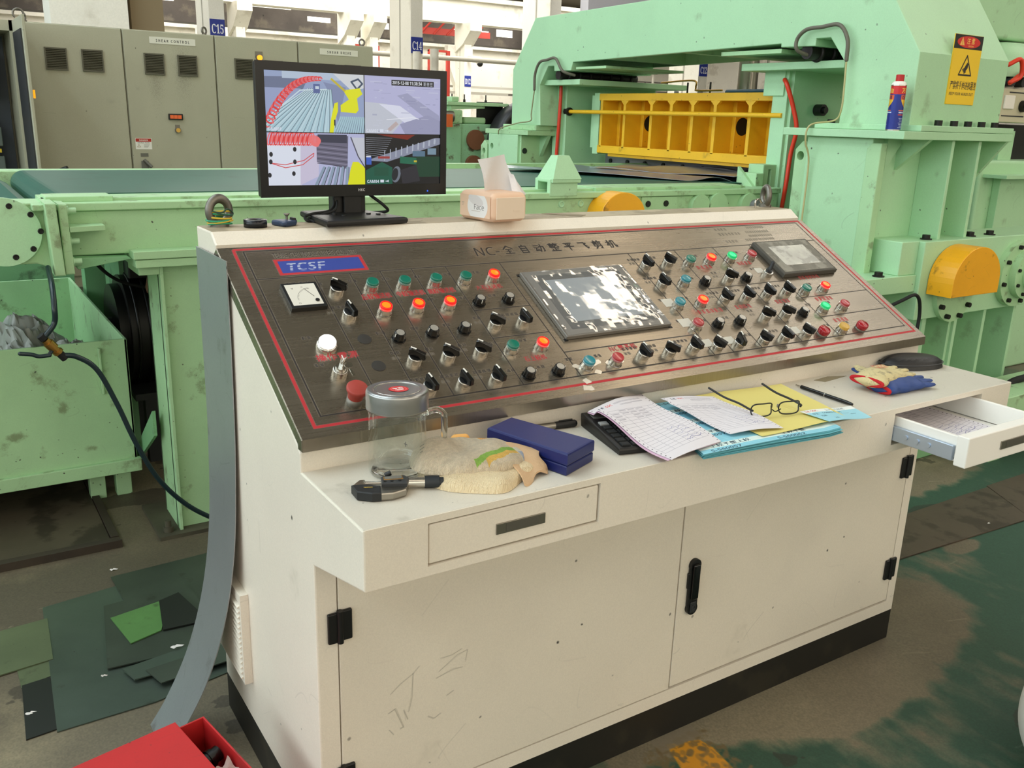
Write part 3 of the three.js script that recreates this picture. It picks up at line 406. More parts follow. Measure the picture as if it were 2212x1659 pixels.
{
  // the belt runs over a roller at its left end
  const r = 0.058, y = 1.208, pts = []; for (let i = 0; i <= 14; i++) { const a = PI / 2 + PI * i / 14; pts.push([-0.12 + Math.cos(a) * r, y + Math.sin(a) * r]); }
  const inner = pts.map(([x, yy]) => [-0.12 + (x + 0.12) * 0.93, y + (yy - y) * 0.93]).reverse();
  const o = solo('conveyor_belt', [prismZ([[3.9, y + r], ...pts, [3.9, y - r], [3.9, y - r * 0.93], ...inner, [3.9, y + r * 0.93]], -3.34, BZ - 0.19)], M.belt, 'dark green flat conveyor belt running from the left edge to the shear', 'conveyor belt');
  solo('belt_roller', cylZ(-0.12, y, -3.35, BZ - 0.17, r * 0.92, 24), M.dullSteel, 'steel roller inside the left end of the green belt', 'roller');
  solo('incline_belt', prismZ([[-0.59, 1.045], [-0.21, 1.2], [-0.2, 1.215], [-0.24, 1.235], [-0.62, 1.09]], -3.3, BZ - 0.2), M.belt, 'sloping dark green belt at the left edge before the level one', 'conveyor belt');
}
{ const t = thing('guide_bracket', 'green tapered bracket on a square tube, standing by the belt', 'bracket');
  part('pyramid', (() => { const g = new THREE.CylinderGeometry(0.045, 0.112, 0.1, 4, 1).toNonIndexed().rotateY(PI / 4).scale(0.98, 1, 0.8).translate(1.89, 1.362, -1.9); g.deleteAttribute('normal'); g.computeVertexNormals(); return g; })(), M.mint, t);
  part('collar', bx(1.812, 1.968, 1.295, 1.314, -1.96, -1.84, 0.004), M.mint, t);
  part('square_tube', cut(bx(1.806, 1.958, 1.236, 1.312, -1.97, -1.85, 0.004), [bx(1.7, 1.95, 1.236, 1.3, -1.945, -1.872)]), M.mint, t);
}
{ // coupling guards: D-shaped yellow covers
  const D = (x0, x1, yb, h) => { const cx = (x0 + x1) / 2, r = (x1 - x0) / 2, p = [[x0, yb]]; for (let i = 0; i <= 20; i++) { const a = PI - PI * i / 20; p.push([cx + Math.cos(a) * r * (Math.abs(Math.cos(a)) > 0.98 ? 1 : 1), yb + h - r * 0.86 + Math.sin(a) * r * 0.86]); } p.push([x1, yb]); return p; };
  solo('coupling_guard', prismZ(D(2.03, 2.29, 1.0, 0.256), BZ, -1.76, 0.003), M.guard, 'yellow round guard on the conveyor frame behind the console', 'guard', 'yellow coupling guards');
  solo('coupling_guard', prismZ(D(3.39, 3.77, 0.83, 0.226), -0.998, -0.87, 0.003), M.guard, 'yellow D shaped guard at the foot of the shear, right of the console', 'guard', 'yellow coupling guards');
}
// stacked thin sheets lying on the belt before the lower blade
solo('steel_sheet', sheet([[2.3, 1.285, -3.2], [3.7, 1.285, -3.3], [3.7, 1.275, -2.0], [2.9, 1.272, -2.2]], 24, 10, (u, v) => 0.012 * Math.sin(u * 9) * v + 0.01 * Math.sin(u * 17 + v * 3), 0.002), plain(0xa9adba, 0.3, 0.7), 'thin bluish steel sheet lying wavy on the belt under the blade', 'sheet metal');
solo('steel_sheet', sheet([[2.9, 1.278, -3.0], [3.75, 1.29, -2.9], [3.75, 1.29, -2.0], [3.2, 1.276, -2.1]], 20, 8, (u, v) => 0.02 * Math.abs(Math.sin(u * 6 + 1)) + 0.006 * Math.sin(v * 9), 0.002), plain(0x9298a6, 0.3, 0.7), 'second thin steel sheet lying crumpled nearer the console', 'sheet metal');

// ───────────── scrap bin under the conveyor ─────────────
{
  const t = thing('scrap_bin', 'mint green scrap bin on low feet under the conveyor', 'bin'), x0 = -1.35, x1 = 0.075, z0 = -3.75, z1 = -2.23;
  part('front_wall', bx(x0, x1, 0.16, 0.69, z1 - 0.012, z1, 0.003), M.mintWorn, t); part('back_wall', bx(x0, x1, 0.16, 0.69, z0, z0 + 0.012, 0.003), M.mintWorn, t);
  part('side_wall', bx(x1 - 0.012, x1, 0.16, 0.69, z0, z1, 0.003), M.mintWorn, t); part('side_wall', bx(x0, x0 + 0.012, 0.16, 0.69, z0, z1), M.mintWorn, t);
  part('floor_plate', bx(x0, x1, 0.15, 0.17, z0, z1), M.green2, t);
  part('skirt', bx(x0 - 0.01, x1 + 0.012, 0.14, 0.195, z1 - 0.01, z1 + 0.018, 0.004), M.mintWorn, t);
  part('stiffener', bx(-0.035, -0.025, 0.48, 0.665, z1, z1 + 0.02, 0.003), M.mintWorn, t);
  for (const x of [-1.1, -0.1, 0.0]) part('foot', bx(x, x + 0.06, 0.0, 0.15, z1 - 0.16, z1 - 0.1, 0.004), M.mintWorn, t);
  for (const x of [-1.1, -0.1]) part('foot', bx(x, x + 0.06, 0.0, 0.15, z0 + 0.1, z0 + 0.16, 0.004), M.mintWorn, t);
}
{
  const film = phys({ color: 0xb4b8b2, roughness: 0.35, transmission: 0.3, thickness: 0, side: THREE.DoubleSide }), ridge = (u, v, s) => 1 - Math.abs(fbm(u * 0.98 + 0.01, v * 0.98 + 0.01, 5, s, 4) - 0.5) * 4;
  const bag = (c, y, h, s, m, label) => solo('plastic_bag', sheet(c.map(([x, z]) => [x, y, z]), 44, 44, (u, v) => { const e = Math.pow(Math.sin(PI * u) * Math.sin(PI * v), 0.5); return [0.05 * (fbm(u * 0.98, v * 0.98, 6, s + 9, 2) - 0.5), h * e * (0.55 + 0.45 * ridge(u, v, s)), 0.06 * (fbm(u * 0.98, v * 0.98, 6, s + 5, 2) - 0.5)]; }, 0.002), m, label, 'plastic bag', null, true);
  bag([[-0.5, -3.1], [-0.1, -3.15], [0.02, -2.45], [-0.42, -2.4]], 0.42, 0.3, 3, film, 'grey crumpled plastic bag heaped in the green bin, the larger');
  bag([[-0.22, -2.62], [0.04, -2.66], [0.05, -2.28], [-0.2, -2.3]], 0.46, 0.2, 9, film, 'small crumpled plastic bag in the right corner of the green bin');
  bag([[-1.0, -2.9], [-0.48, -2.9], [-0.42, -2.3], [-0.95, -2.3]], 0.4, 0.26, 15, film, 'grey plastic bag in the bin at the left edge');
}
solo('added_blocker_sheet', [bx(-4, 0.12, 0, 1.1, -3.98, -3.95), bx(-2.2, -2.17, 0, 1.05, -3.94, -1.9)], M.green2, 'added green sheet behind the bin that blocks light under the conveyor', 'sheet');  // sheet added to keep light from reaching under the conveyor
// dark drive parts under the belt
{ const t = thing('electric_motor', 'dark electric motor with rubber mounts in the shade under the conveyor', 'motor');
  part('housing', [cylX(0.17, 0.75, 0.58, -2.9, 0.25, 28), cylX(0.13, 0.17, 0.58, -2.9, 0.21, 28), cylX(0.1, 0.13, 0.58, -2.9, 0.06, 20)], M.black, t); for (let i = 0; i < 10; i++) part('cooling_fin', new THREE.TorusGeometry(0.255, 0.006, 6, 28).rotateY(PI / 2).translate(0.2 + i * 0.05, 0.58, -2.9), M.black, t);
  part('terminal_box', bx(0.2, 0.4, 0.82, 0.93, -3.0, -2.8, 0.01), M.black, t);
  part('base', [bx(0.16, 0.8, 0.3, 0.33, -3.15, -2.65), bx(0.2, 0.26, 0, 0.3, -2.72, -2.66), bx(0.7, 0.76, 0, 0.3, -2.72, -2.66), bx(0.2, 0.26, 0, 0.3, -3.12, -3.06)], M.darkGrey, t); }
solo('support_plate', [prismX([[-3.3, 0.02], [-2.9, 0.02], [-2.9, 1.05], [-3.3, 1.05]], 0.18, 0.21), bx(0.2101, 0.5, 0.85, 0.9, -3.29, -3.2)], M.green2, 'green upright plate in the shade behind the bin', 'plate');
solo('loose_cable', tube([[0.02, 1.02, -2.6], [0.05, 0.93, -2.65], [0.14, 0.84, -2.7], [0.28, 0.79, -2.75], [0.45, 0.78, -2.8]], 0.008, 6), M.rubber, 'thin black cable sagging under the conveyor', 'cable');
solo('slanted_guard', prismX([[-2.6, 0.82], [-2.57, 0.8], [-2.32, 1.03], [-2.36, 1.06]], 0.23, 0.7), M.rust, 'rusty brown slanted sheet under the belt', 'guard');

// ───────────── blue black hose with a brass ball valve ─────────────
{
  const t = thing('air_hose', 'dark blue hose with a brass ball valve hanging before the green bin', 'hose'), z = -1.6;
  part('upper_hose', tube([[-0.215, 1.055, -1.78], [-0.222, 1.02, -1.66], [-0.228, 0.96, z], [-0.233, 0.91, z], [-0.262, 0.875, z + 0.01]], 0.0085, 10, 40), M.hose, t);
  part('lower_hose', tube([[-0.222, 0.805, z], [-0.18, 0.795, z], [-0.125, 0.745, z], [-0.075, 0.62, z], [-0.03, 0.48, z + 0.005], [0.03, 0.34, z + 0.005], [0.11, 0.23, z], [0.2, 0.15, z - 0.01], [0.3, 0.09, z - 0.02]], 0.0085, 10, 80), M.hose, t);
  const a = [-0.272, 0.87, z + 0.01], b = [-0.225, 0.808, z];
  const at = (k) => a.map((v, i) => v + (b[i] - v) * k);
  part('valve_body', [rod(at(0.15), at(0.85), 0.0125, 8), rod(at(0.3), at(0.62), 0.016, 16), rod(at(0.78), at(0.9), 0.0165, 6)], M.brass, t, 'brass valve body');
  part('hose_clamp', [rod(at(-0.12), at(0.1), 0.0125, 12), rod(at(0.92), at(1.25), 0.0125, 12)], M.rubber, t);
  const p = at(0.6); part('valve_lever', [rod(p, [p[0] - 0.018, p[1] - 0.02, p[2] + 0.02], 0.006), ...tube([[p[0] - 0.015, p[1] - 0.018, p[2] + 0.02], [p[0] - 0.045, p[1] - 0.018, p[2] + 0.02], [p[0] - 0.065, p[1] - 0.01, p[2] + 0.02], [p[0] - 0.095, p[1] - 0.004, p[2] + 0.02]], 0.0065)], M.hose, t, 'dark lever handle');
}
// ───────────── bent steel strip beside the console ─────────────
{
  const C = new THREE.CatmullRomCurve3([[-0.006, 1.257], [-0.006, 1.0], [-0.008, 0.78], [-0.02, 0.55], [-0.05, 0.36], [-0.098, 0.2], [-0.16, 0.07], [-0.2, 0.004]].map(([x, y]) => new V3(x, y, 0))), n = 60, pos = [], idx = [], th = 0.0022;
  for (let i = 0; i <= n; i++) { const p = C.getPoint(i / n), d = C.getTangent(i / n); for (const [z, s] of [[-0.69, 0], [-0.445, 0], [-0.445, 1], [-0.69, 1]]) { const zz = z + (z > -0.6 ? -0.13 * Math.pow(i / n, 1.5) : -0.03 * Math.pow(i / n, 2)); pos.push(p.x + d.y * th * s, p.y - d.x * th * s, zz); } }
  for (let i = 0; i < n; i++) for (let k = 0; k < 4; k++) { const a = i * 4 + k, b = i * 4 + (k + 1) % 4, c = a + 4, d = b + 4; idx.push(a, b, d, a, d, c); }
  idx.push(0, 2, 1, 0, 3, 2, n * 4, n * 4 + 1, n * 4 + 2, n * 4, n * 4 + 2, n * 4 + 3);
  const g = new THREE.BufferGeometry(); g.setAttribute('position', new THREE.Float32BufferAttribute(pos, 3)); g.setIndex(idx);
  solo('steel_strip', toCreasedNormals(g, 0.7), std({ map: ctex(worn(0xa6aaad, { s: 66, amp: 0.04, dirt: 0x6e6c68, dirtAt: 0.74, chips: 6, scuffs: 50 }), { metres: 0.8 }), roughness: 0.4, metalness: 0.7 }), 'long grey steel strip bent outward, leaning on the left side of the console', 'steel strip');
}
// ───────────── scrap sheets lying on the floor ─────────────
const sheetMat = (c, s, rough = 0.3, met = 0.75) => std({ map: ctex(worn(c, { s, amp: 0.1, dirt: 0x2c2c22, dirtAt: 0.72, dirtMix: 0.35, chips: 20, scuffs: 50 }), { metres: 0.5 }), roughness: rough, metalness: met });
const dim = sheetMat(0x59655c, 71, 0.35, 0.6), dim2 = sheetMat(0x50584f, 72, 0.4, 0.6), darkS = plain(0x20221f, 0.5, 0.3), olive = sheetMat(0x626d50, 73, 0.5, 0.35), light = sheetMat(0x5f8a50, 74, 0.4, 0.3);  // dim tones carry the reflected green column in their colour
for (const [pts, y, m, label] of [
  [[[-0.372, -1.50], [-0.17, -1.53], [0.06, -1.56], [0.07, -0.86], [-0.17, -0.815], [-0.413, -0.812]], 0.004, dim, 'largest dark steel sheet, green reflection painted in, on the floor left of the bent strip'],
  [[[-0.15, -1.60], [0.185, -1.62], [0.2, -1.2], [-0.13, -1.17]], 0.008, dim2, 'dark steel sheet, green reflection painted in, at the back right of the floor pile'],
  [[[-0.205, -1.40], [0.06, -1.42], [0.09, -1.0], [-0.255, -1.03]], 0.0125, dim2, 'middle dark steel sheet on top of the largest one'],
  [[[-0.2, -1.305], [-0.047, -1.335], [-0.042, -1.26], [-0.079, -1.155], [-0.173, -1.125]], 0.017, light, 'small bright green sheet on top of the floor pile'],
  [[[-0.047, -1.335], [0.02, -1.36], [0.06, -1.14], [-0.075, -1.15]], 0.0195, darkS, 'small black sheet beside the bright green one'],
  [[[-0.22, -1.0], [0.06, -1.04], [0.08, -0.93], [-0.2, -0.93]], 0.0165, dim, 'narrow dark sheet at the near edge of the pile, upper'],
  [[[-0.165, -0.955], [0.1, -0.98], [0.1, -0.89], [-0.14, -0.87]], 0.021, dim2, 'narrow dark sheet at the near edge of the pile, lower'],
  [[[-0.47, -1.075], [-0.398, -1.082], [-0.411, -0.825], [-0.484, -0.818]], 0.004, darkS, 'narrow black sheet on the floor left of the largest sheet'],
  [[[-0.62, -1.40], [-0.367, -1.42], [-0.38, -1.17], [-0.63, -1.145]], 0.006, olive, 'olive green sheet on the floor at the left edge'],
  [[[-0.475, -1.19], [-0.382, -1.2], [-0.39, -1.09], [-0.472, -1.065]], 0.002, olive, 'small olive sheet half under the olive one at the left edge'],
  [[[0.06, -1.15], [0.2, -1.17], [0.2, -0.6], [0.05, -0.62]], 0.01, dim, 'dark steel sheet, green reflection painted in, on the floor behind the foot of the bent strip'],
]) solo('scrap_sheet', prismY(pts, y - 0.0035, y), m, label, 'sheet metal');
for (const [x, z, s, l] of [[-0.06, -1.03, 0.02, 'white paper shred on the dark sheets near the bent strip'], [-0.27, -0.98, 0.009, 'tiny white shred on the largest dark sheet'], [-0.2, -2.2, 0.03, 'white paper shred on the floor before the bin'], [-0.13, -1.66, 0.014, 'curled white shred on the concrete behind the pile'], [3.05, -0.33, 0.02, 'white shred on the floor plates right of the console'], [-0.46, -0.93, 0.016, 'white shred on the narrow black sheet']])
  solo('paper_shred', sheet([[x - s, 0.026, z], [x, 0.027, z - s * 0.3], [x + s, 0.024, z + s * 0.1], [x - s * 0.6, 0.023, z + s * 0.4]].map(([a, b, c]) => [a, (z > -1.45 && x < 0.1 && z < -0.95 ? b : b - 0.02) , c]), 4, 2, (u) => 0.002 * Math.sin(u * 6), 0.0006), M.paper, l, 'scrap', 'shreds of paper on the floor');
// steel covers let into the floor
solo('floor_cover', [bx(-1.5, -0.1, 0, 0.012, -2.62, -1.9, 0.002)], coat(0x5b5142, { s: 81, amp: 0.16, dirt: 0x2a241b, dirtAt: 0.52, dirtMix: 0.6, chips: 30, scuffs: 40 }, 0.6, 0.8, { metalness: 0.3 }), 'brown steel floor cover in front of the green bin', 'floor cover');
{ const t = thing('cover_frame', 'dark angle iron frame round the brown floor cover', 'frame'); const m = coat(0x332a1f, { s: 82, amp: 0.2, chips: 40 }, 0.7, 0.4); part('front_bar', [bx(-1.5, -0.07, 0, 0.016, -1.895, -1.835), bx(-1.5, -0.07, 0, 0.03, -1.84, -1.83)], m, t); part('side_bar', [bx(-0.098, -0.07, 0, 0.018, -2.62, -1.9)], m, t); }
for (const [x0, x1, z0, z1, l] of [[2.35, 3.25, -0.56, -0.27, 'brown steel floor plate nearest the console on the right'], [3.262, 3.62, -0.57, -0.29, 'brown steel floor plate at the right edge of the floor, before the last'], [3.632, 4.6, -0.59, -0.31, 'last brown steel floor plate at the right edge']])
  solo('floor_plate', prismY([[x0, z1 + (x0 > 3 ? 0 : -0.05)], [x1, z1], [x1 + 0.17, z0], [x0 + 0.17, z0]], 0, 0.006, 0.001), coat(0x54493d, { s: 83, amp: 0.12, dirt: 0x2b241c, dirtAt: 0.55, dirtMix: 0.5, chips: 30, scuffs: 40 }, 0.55, 0.7, { metalness: 0.35 }), l, 'floor plate', 'steel floor plates on the right');

// ───────────── red tool box at the lower left ─────────────
{
  const t = thing('tool_box', 'open red steel tool box with tools inside, lower left corner', 'tool box'), y1 = 0.30, red = coat(0xb81a1c, { s: 91, amp: 0.06, dirt: 0x5a2320, dirtAt: 0.7, dirtMix: 0.4, chips: 24, scuffs: 30 }, 0.6, 0.5);
  // corner of the tray at the back right, u to the right, v towards the camera
  const P = (u, v) => [-0.16 + u * 0.978 + v * 0.187, -0.277 - u * 0.2 + v * 0.982], pr = (u0, u1, v0, v1, a, b, bev = 0.001) => prismY([P(u0, v0), P(u1, v0), P(u1, v1), P(u0, v1)], a, b, bev);
  part('tray', [pr(-0.004, 0, 0, 0.42, 0.02, y1), pr(-0.36, -0.0041, 0, 0.004, 0.02, y1), pr(-0.36, -0.0041, 0.416, 0.42, 0.02, y1), pr(-0.36, -0.356, 0.0041, 0.4159, 0.02, y1), pr(-0.36, 0, 0, 0.42, 0, 0.02)], red, t);
  part('lid', [pr(-0.37, -0.058, -0.012, 0.42, y1 + 0.002, y1 + 0.008, 0.002), pr(-0.062, -0.058, -0.012, 0.42, y1 - 0.02, y1 + 0.0019)], red, t, 'red lid half covering the tray');
  const q = P(-0.03, 0.085), w = P(-0.028, 0.15), e = P(-0.02, 0.185), s = thing('ratchet_tool', 'black ratchet tool lying in the red box', 'tool');
  part('head', [rod([q[0] - 0.018, y1 - 0.045, q[1] + 0.008], [q[0] + 0.02, y1 - 0.04, q[1] - 0.008], 0.017, 18), rod([q[0] - 0.004, y1 - 0.043, q[1] + 0.002], [q[0] + 0.006, y1 - 0.042, q[1] - 0.002], 0.02, 18)], M.blackGloss, s); part('shaft', rod([q[0] - 0.07, y1 - 0.065, q[1] + 0.03], [q[0] - 0.018, y1 - 0.045, q[1] + 0.008], 0.009), M.chrome, s); part('grip', rod([q[0] - 0.14, y1 - 0.09, q[1] + 0.06], [q[0] - 0.07, y1 - 0.065, q[1] + 0.03], 0.014), M.rubber, s);
  solo('rag_paper', sheet([[w[0] - 0.022, y1 - 0.035, w[1] - 0.005], [w[0] + 0.012, y1 - 0.02, w[1] - 0.02], [w[0] + 0.03, y1 - 0.03, w[1] + 0.02], [w[0] - 0.012, y1 - 0.045, w[1] + 0.04]], 8, 8, (u, v) => 0.009 * Math.sin(u * 7 + v * 3) * Math.cos(v * 6), 0.001), plain(0xb89e96, 0.85), 'crumpled pinkish paper in the red tool box', 'paper');
  solo('wrench', [...tube([[e[0] - 0.03, y1 - 0.06, e[1]], [e[0] + 0.01, y1 - 0.055, e[1] + 0.005], [e[0] + 0.03, y1 - 0.06, e[1] + 0.05]], 0.008, 10), new THREE.TorusGeometry(0.014, 0.006, 8, 20).rotateX(1.2).translate(e[0] + 0.01, y1 - 0.052, e[1])], M.chrome, 'shiny steel spanner under the paper in the red box', 'wrench');
  solo('tool_roll', [mound([P(-0.3, 0.03), P(-0.02, 0.03), P(-0.02, 0.39), P(-0.3, 0.39)], 0.021, (r) => 0.16 * (1 - r * r))], M.rubber, 'dark heap of tools at the bottom of the red box', 'tools');
}
// white sack with green strap at the lower right
{
  const t = thing('white_sack', 'white plastic sack with a green strap at the lower right edge', 'sack');
  part('sack_body', blob([[[1.76, 0.2, 0.72], [1.92, 0.24, 0.65], 0.2, 0.19], [[1.78, 0.13, 0.68], [1.78, 0.15, 0.8], 0.17, 0.14], [[1.73, 0.34, 0.7], [1.8, 0.4, 0.65], 0.1, 0.06]], 0.014, 0.08), plain(0xe6e6e0, 0.5), t);
  part('strap', tube([[1.6, 0.36, 0.7], [1.565, 0.28, 0.72], [1.57, 0.16, 0.74], [1.61, 0.05, 0.75]], 0.012, 6), plain(0x2f8a4e, 0.5), t, 'green strap');
  for (const [a, b, c] of [[1.62, 0.36, 0.66], [1.57, 0.21, 0.69], [1.58, 0.06, 0.72]]) part('frill', new THREE.IcosahedronGeometry(0.03, 3).scale(1, 0.7, 1).translate(a, b, c), plain(0xeeeeea, 0.6), t);
}

// ───────────── the shear: green portal frame across the line ─────────────
const PX = 3.2, PX1 = 3.9;
{
  const t = thing('shear_press', 'large mint green shear portal with a yellow ribbed blade beam', 'machine');
  part('arch_frame', cut(prismX([[-1.085, 1.585], [-1.085, 1.893], [-1.335, 2.25], [-1.34, 2.5], [-2.0, 2.5], [-2.0, 2.262], [-4.09, 2.232], [-4.36, 1.902], [-4.36, 1.52], [-3.985, 1.52], [-4.01, 1.79], [-3.915, 1.912], [-3.845, 1.912], [-3.84, 1.878], [-3.65, 1.878], [-3.63, 1.93], [-1.87, 1.962], [-1.87, 1.945], [-1.655, 1.942], [-1.655, 1.976], [-1.57, 1.976], [-1.462, 1.852], [-1.462, 1.585]], PX, PX1, 0.004), [bx(PX + 0.03, PX1 - 0.03, 1.85, 2.19, -3.28, -2.62), bx(PX + 0.03, PX1 - 0.03, 1.85, 2.19, -2.59, -2.32), bx(PX + 0.03, PX1 - 0.03, 1.85, 2.19, -3.6, -3.31)]), M.mint, t);
  part('flange', bx(PX - 0.005, 3.93, 1.562, 1.588, -1.6, -1.02, 0.003), M.mint, t);
  part('flange', bx(3.08, 3.93, 1.526, 1.561, -1.69, -1.02, 0.003), M.mint, t);
  for (const x of [3.3, 3.42, 3.53, 3.64, 3.75]) part('bolt', cylY(x + 0.06, 1.588, 1.612, -1.05, 0.019, 6), M.bolt, t);
  part('bolt', [cylY(3.23, 1.588, 1.605, -1.53, 0.02, 6)], M.bolt, t);
  // lower right leg
  part('lower_leg', [bx(3.12, 3.92, 0.0, 1.526, -1.57, -1.2, 0.006)], M.mint, t);
  part('corner_plate', cut(prismX([[-1.64, 0.6], [-1.56, 0.6], [-1.56, 1.5], [-1.6, 1.5], [-1.64, 1.46]], 3.125, 3.25, 0.004), [cylX(3.0, 3.4, 1.43, -1.605, 0.022, 16)]), M.mintWorn, t);
  part('edge_strip', cut(prismX([[-1.225, 0.55], [-1.15, 0.55], [-1.15, 1.505], [-1.2, 1.505], [-1.225, 1.48]], 3.115, 3.16, 0.005), []), M.mintWorn, t);
  part('bolt_hole', cylX(3.155, 3.164, 1.4, -1.19, 0.018, 14), M.inside, t);
  part('gusset', prismZ([[3.2, 1.526], [3.32, 1.526], [3.2, 1.38]], -1.2, -1.18), M.mint, t); part('gusset', prismX([[-1.2, 1.526], [-1.04, 1.526], [-1.2, 1.385]], 3.3, 3.325), M.mint, t);
  for (const x of [3.485, 3.7]) part('rib', bx(x, x + 0.022, 0.3, 1.526, -1.2, -1.045, 0.003), M.mint, t);
  part('gusset', prismX([[-1.2, 1.526], [-1.03, 1.526], [-1.2, 1.3]], 3.9, 3.922), M.mint, t);
  part('base_block', [bx(3.33, 4.6, 0.705, 1.075, -1.25, -1.0, 0.005)], M.mint, t);
  part('side_flange', [bx(2.95, 3.33, 0.84, 0.92, -1.2, -1.02, 0.004), bx(3.2, 3.33, 0.92, 1.075, -1.2, -1.03, 0.004)], M.mint, t);
  for (const [x, y] of [[3.1, 0.92], [3.25, 0.92], [3.42, 1.075], [3.78, 1.075], [3.95, 1.075]]) part('bolt', [cylY(x, y, y + 0.022, -1.06, 0.02, 6), cylY(x, y, y + 0.005, -1.06, 0.027, 16)], M.bolt, t);
  for (const x of [3.45, 3.72, 3.97, 4.25]) part('rib', bx(x, x + 0.025, 0.05, 0.705, -1.2, -1.03, 0.003), M.mint, t);
  part('base_plate', [bx(3.0, 4.8, 0, 0.06, -1.7, -0.95, 0.004)], M.green2, t);
  part('bearing_flange', [cylZ(4.12, 0.88, -1.0, -0.965, 0.165, 40), cylZ(4.14, 0.88, -0.966, -0.93, 0.12, 36), cylZ(4.16, 0.88, -0.931, -0.88, 0.075, 30)], M.mintWorn, t); part('bearing_flange', cylZ(3.6, 0.83, -1.0, -0.975, 0.15, 36), M.mintWorn, t);
  for (let i = 0; i < 8; i++) { const a = i * PI / 4 + 0.3; part('flange_bolt', cylZ(4.12 + Math.cos(a) * 0.145, 0.88 + Math.sin(a) * 0.145, -0.97, -0.95, 0.011, 8), M.bolt, t); const b = a + 0.2; part('flange_bolt', cylZ(4.14 + Math.cos(b) * 0.1, 0.88 + Math.sin(b) * 0.1, -0.935, -0.92, 0.009, 8), M.bolt, t); }
  for (const a of [-2.6, -2.0, -1.2, -0.6]) part('flange_bolt', cylZ(3.6 + Math.cos(a) * 0.13, 0.83 + Math.sin(a) * 0.13, -0.975, -0.955, 0.012, 8), M.bolt, t);
  // lower left leg
  part('flange', [bx(PX - 0.01, PX1, 1.485, 1.52, -4.46, -4.02, 0.003)], M.mintWorn, t); part('flange', bx(3.12, 3.85, 1.45, 1.484, -4.6, -4.02, 0.003), M.mintWorn, t);
  part('lower_leg', cut(bx(3.12, 3.9, 0.0, 1.45, -4.55, -4.15, 0.006), [cylX(3.0, 3.2, 1.36, -4.5, 0.022, 14)]), M.mint, t);
  part('corner_plate', cut(prismX([[-4.66, 0.6], [-4.57, 0.6], [-4.57, 1.37], [-4.61, 1.4], [-4.66, 1.36]], 3.12, 3.24, 0.004), [cylX(3, 3.4, 1.32, -4.615, 0.022, 14), cylX(3, 3.4, 1.18, -4.615, 0.022, 14)]), M.mintWorn, t);
  part('leg_face', bx(3.14, 3.7, 0.3, 1.45, -4.18, -4.13, 0.003), M.mintWorn, t); part('bolt_hole', cylZ(3.17, 1.34, -4.135, -4.125, 0.02, 14), M.inside, t);
  part('gusset', prismX([[-4.13, 1.45], [-4.03, 1.45], [-4.13, 1.3]], 3.3, 3.33), M.mint, t);
  // guide housings beside the blade
  part('guide_housing', [bx(3.36, 3.385, 1.1, 1.8, -4.06, -3.96, 0.003), bx(3.38, 4.2, 1.1, 1.8, -4.02, -3.93, 0.003), bx(3.355, 3.38, 1.68, 1.8, -4.12, -4.0, 0.003), prismX([[-4.12, 1.68], [-4.0, 1.68], [-4.0, 1.6], [-4.04, 1.58]], 3.355, 3.38)], M.mint, t);
  part('guide_housing', [bx(3.4, 3.425, 1.05, 1.85, -2.07, -1.97, 0.003), bx(3.42, 4.2, 1.05, 1.85, -2.03, -1.95, 0.003), bx(3.39, 3.42, 1.72, 1.85, -2.13, -1.99, 0.003)], M.mint, t);
  part('top_plate', bx(3.24, 4.2, 1.79, 1.825, -4.2, -3.6, 0.003), M.mint, t); part('top_plate', bx(3.3, 4.2, 1.845, 1.882, -2.22, -1.55, 0.003), M.mint, t);
  part('air_bellows', [cylX(3.22, 3.9, 1.855, -3.82, 0.03, 20), ...[0, 1, 2, 3, 4, 5, 6].map((i) => new THREE.TorusGeometry(0.03, 0.012, 8, 24).rotateY(PI / 2).translate(3.3 + i * 0.09, 1.855, -3.82))], plain(0x1c1012, 0.5), t);
  part('air_bellows', [cylX(3.22, 3.9, 1.92, -1.72, 0.035, 20), ...[0, 1, 2, 3, 4, 5, 6].map((i) => new THREE.TorusGeometry(0.034, 0.013, 8, 24).rotateY(PI / 2).translate(3.3 + i * 0.09, 1.92, -1.72))], plain(0x1c1012, 0.5), t);
  for (const g of [bx(3.22, 3.88, 1.885, 1.9, -3.62, -3.3), bx(3.22, 3.88, 1.92, 1.94, -2.3, -1.88)]) part('under_plate', g, M.mintWorn, t);
  part('black_knob', [cylZ(3.62, 1.655, -1.95, -1.9, 0.03, 24), cylZ(3.62, 1.655, -1.9, -1.885, 0.018, 20)], M.black, t);
  // blade beam
  const bb = new THREE.Group(); bb.name = 'blade_beam'; bb.userData.label = 'yellow ribbed blade beam'; t.add(bb);
  const y0 = 1.352, y1 = 1.742, za = -3.66, zb = -2.06, bxx = 3.46, bk = 3.72;
  bb.add(mesh('web', bx(bk - 0.03, bk, y0, y1, za, zb), M.yellow), mesh('top_flange', bx(bxx, bk, y1 - 0.045, y1, za, zb, 0.003), M.yellow), mesh('bottom_flange', [bx(bxx, bk, y0, y0 + 0.05, za, zb, 0.003), bx(bxx + 0.02, bk - 0.02, y0 - 0.02, y0, za + 0.1, zb, 0.002)], M.yellow), mesh('end_plate', [bx(bxx + 0.005, bk, y0 - 0.01, y1 + 0.005, za - 0.06, za, 0.003), bx(bxx + 0.03, bk, y0 + 0.03, y1 - 0.01, za - 0.12, za - 0.06, 0.003)], M.mint));
  const ribs = [-3.63, -3.385, -3.118, -2.932, -2.742, -2.553, -2.28, -2.07];
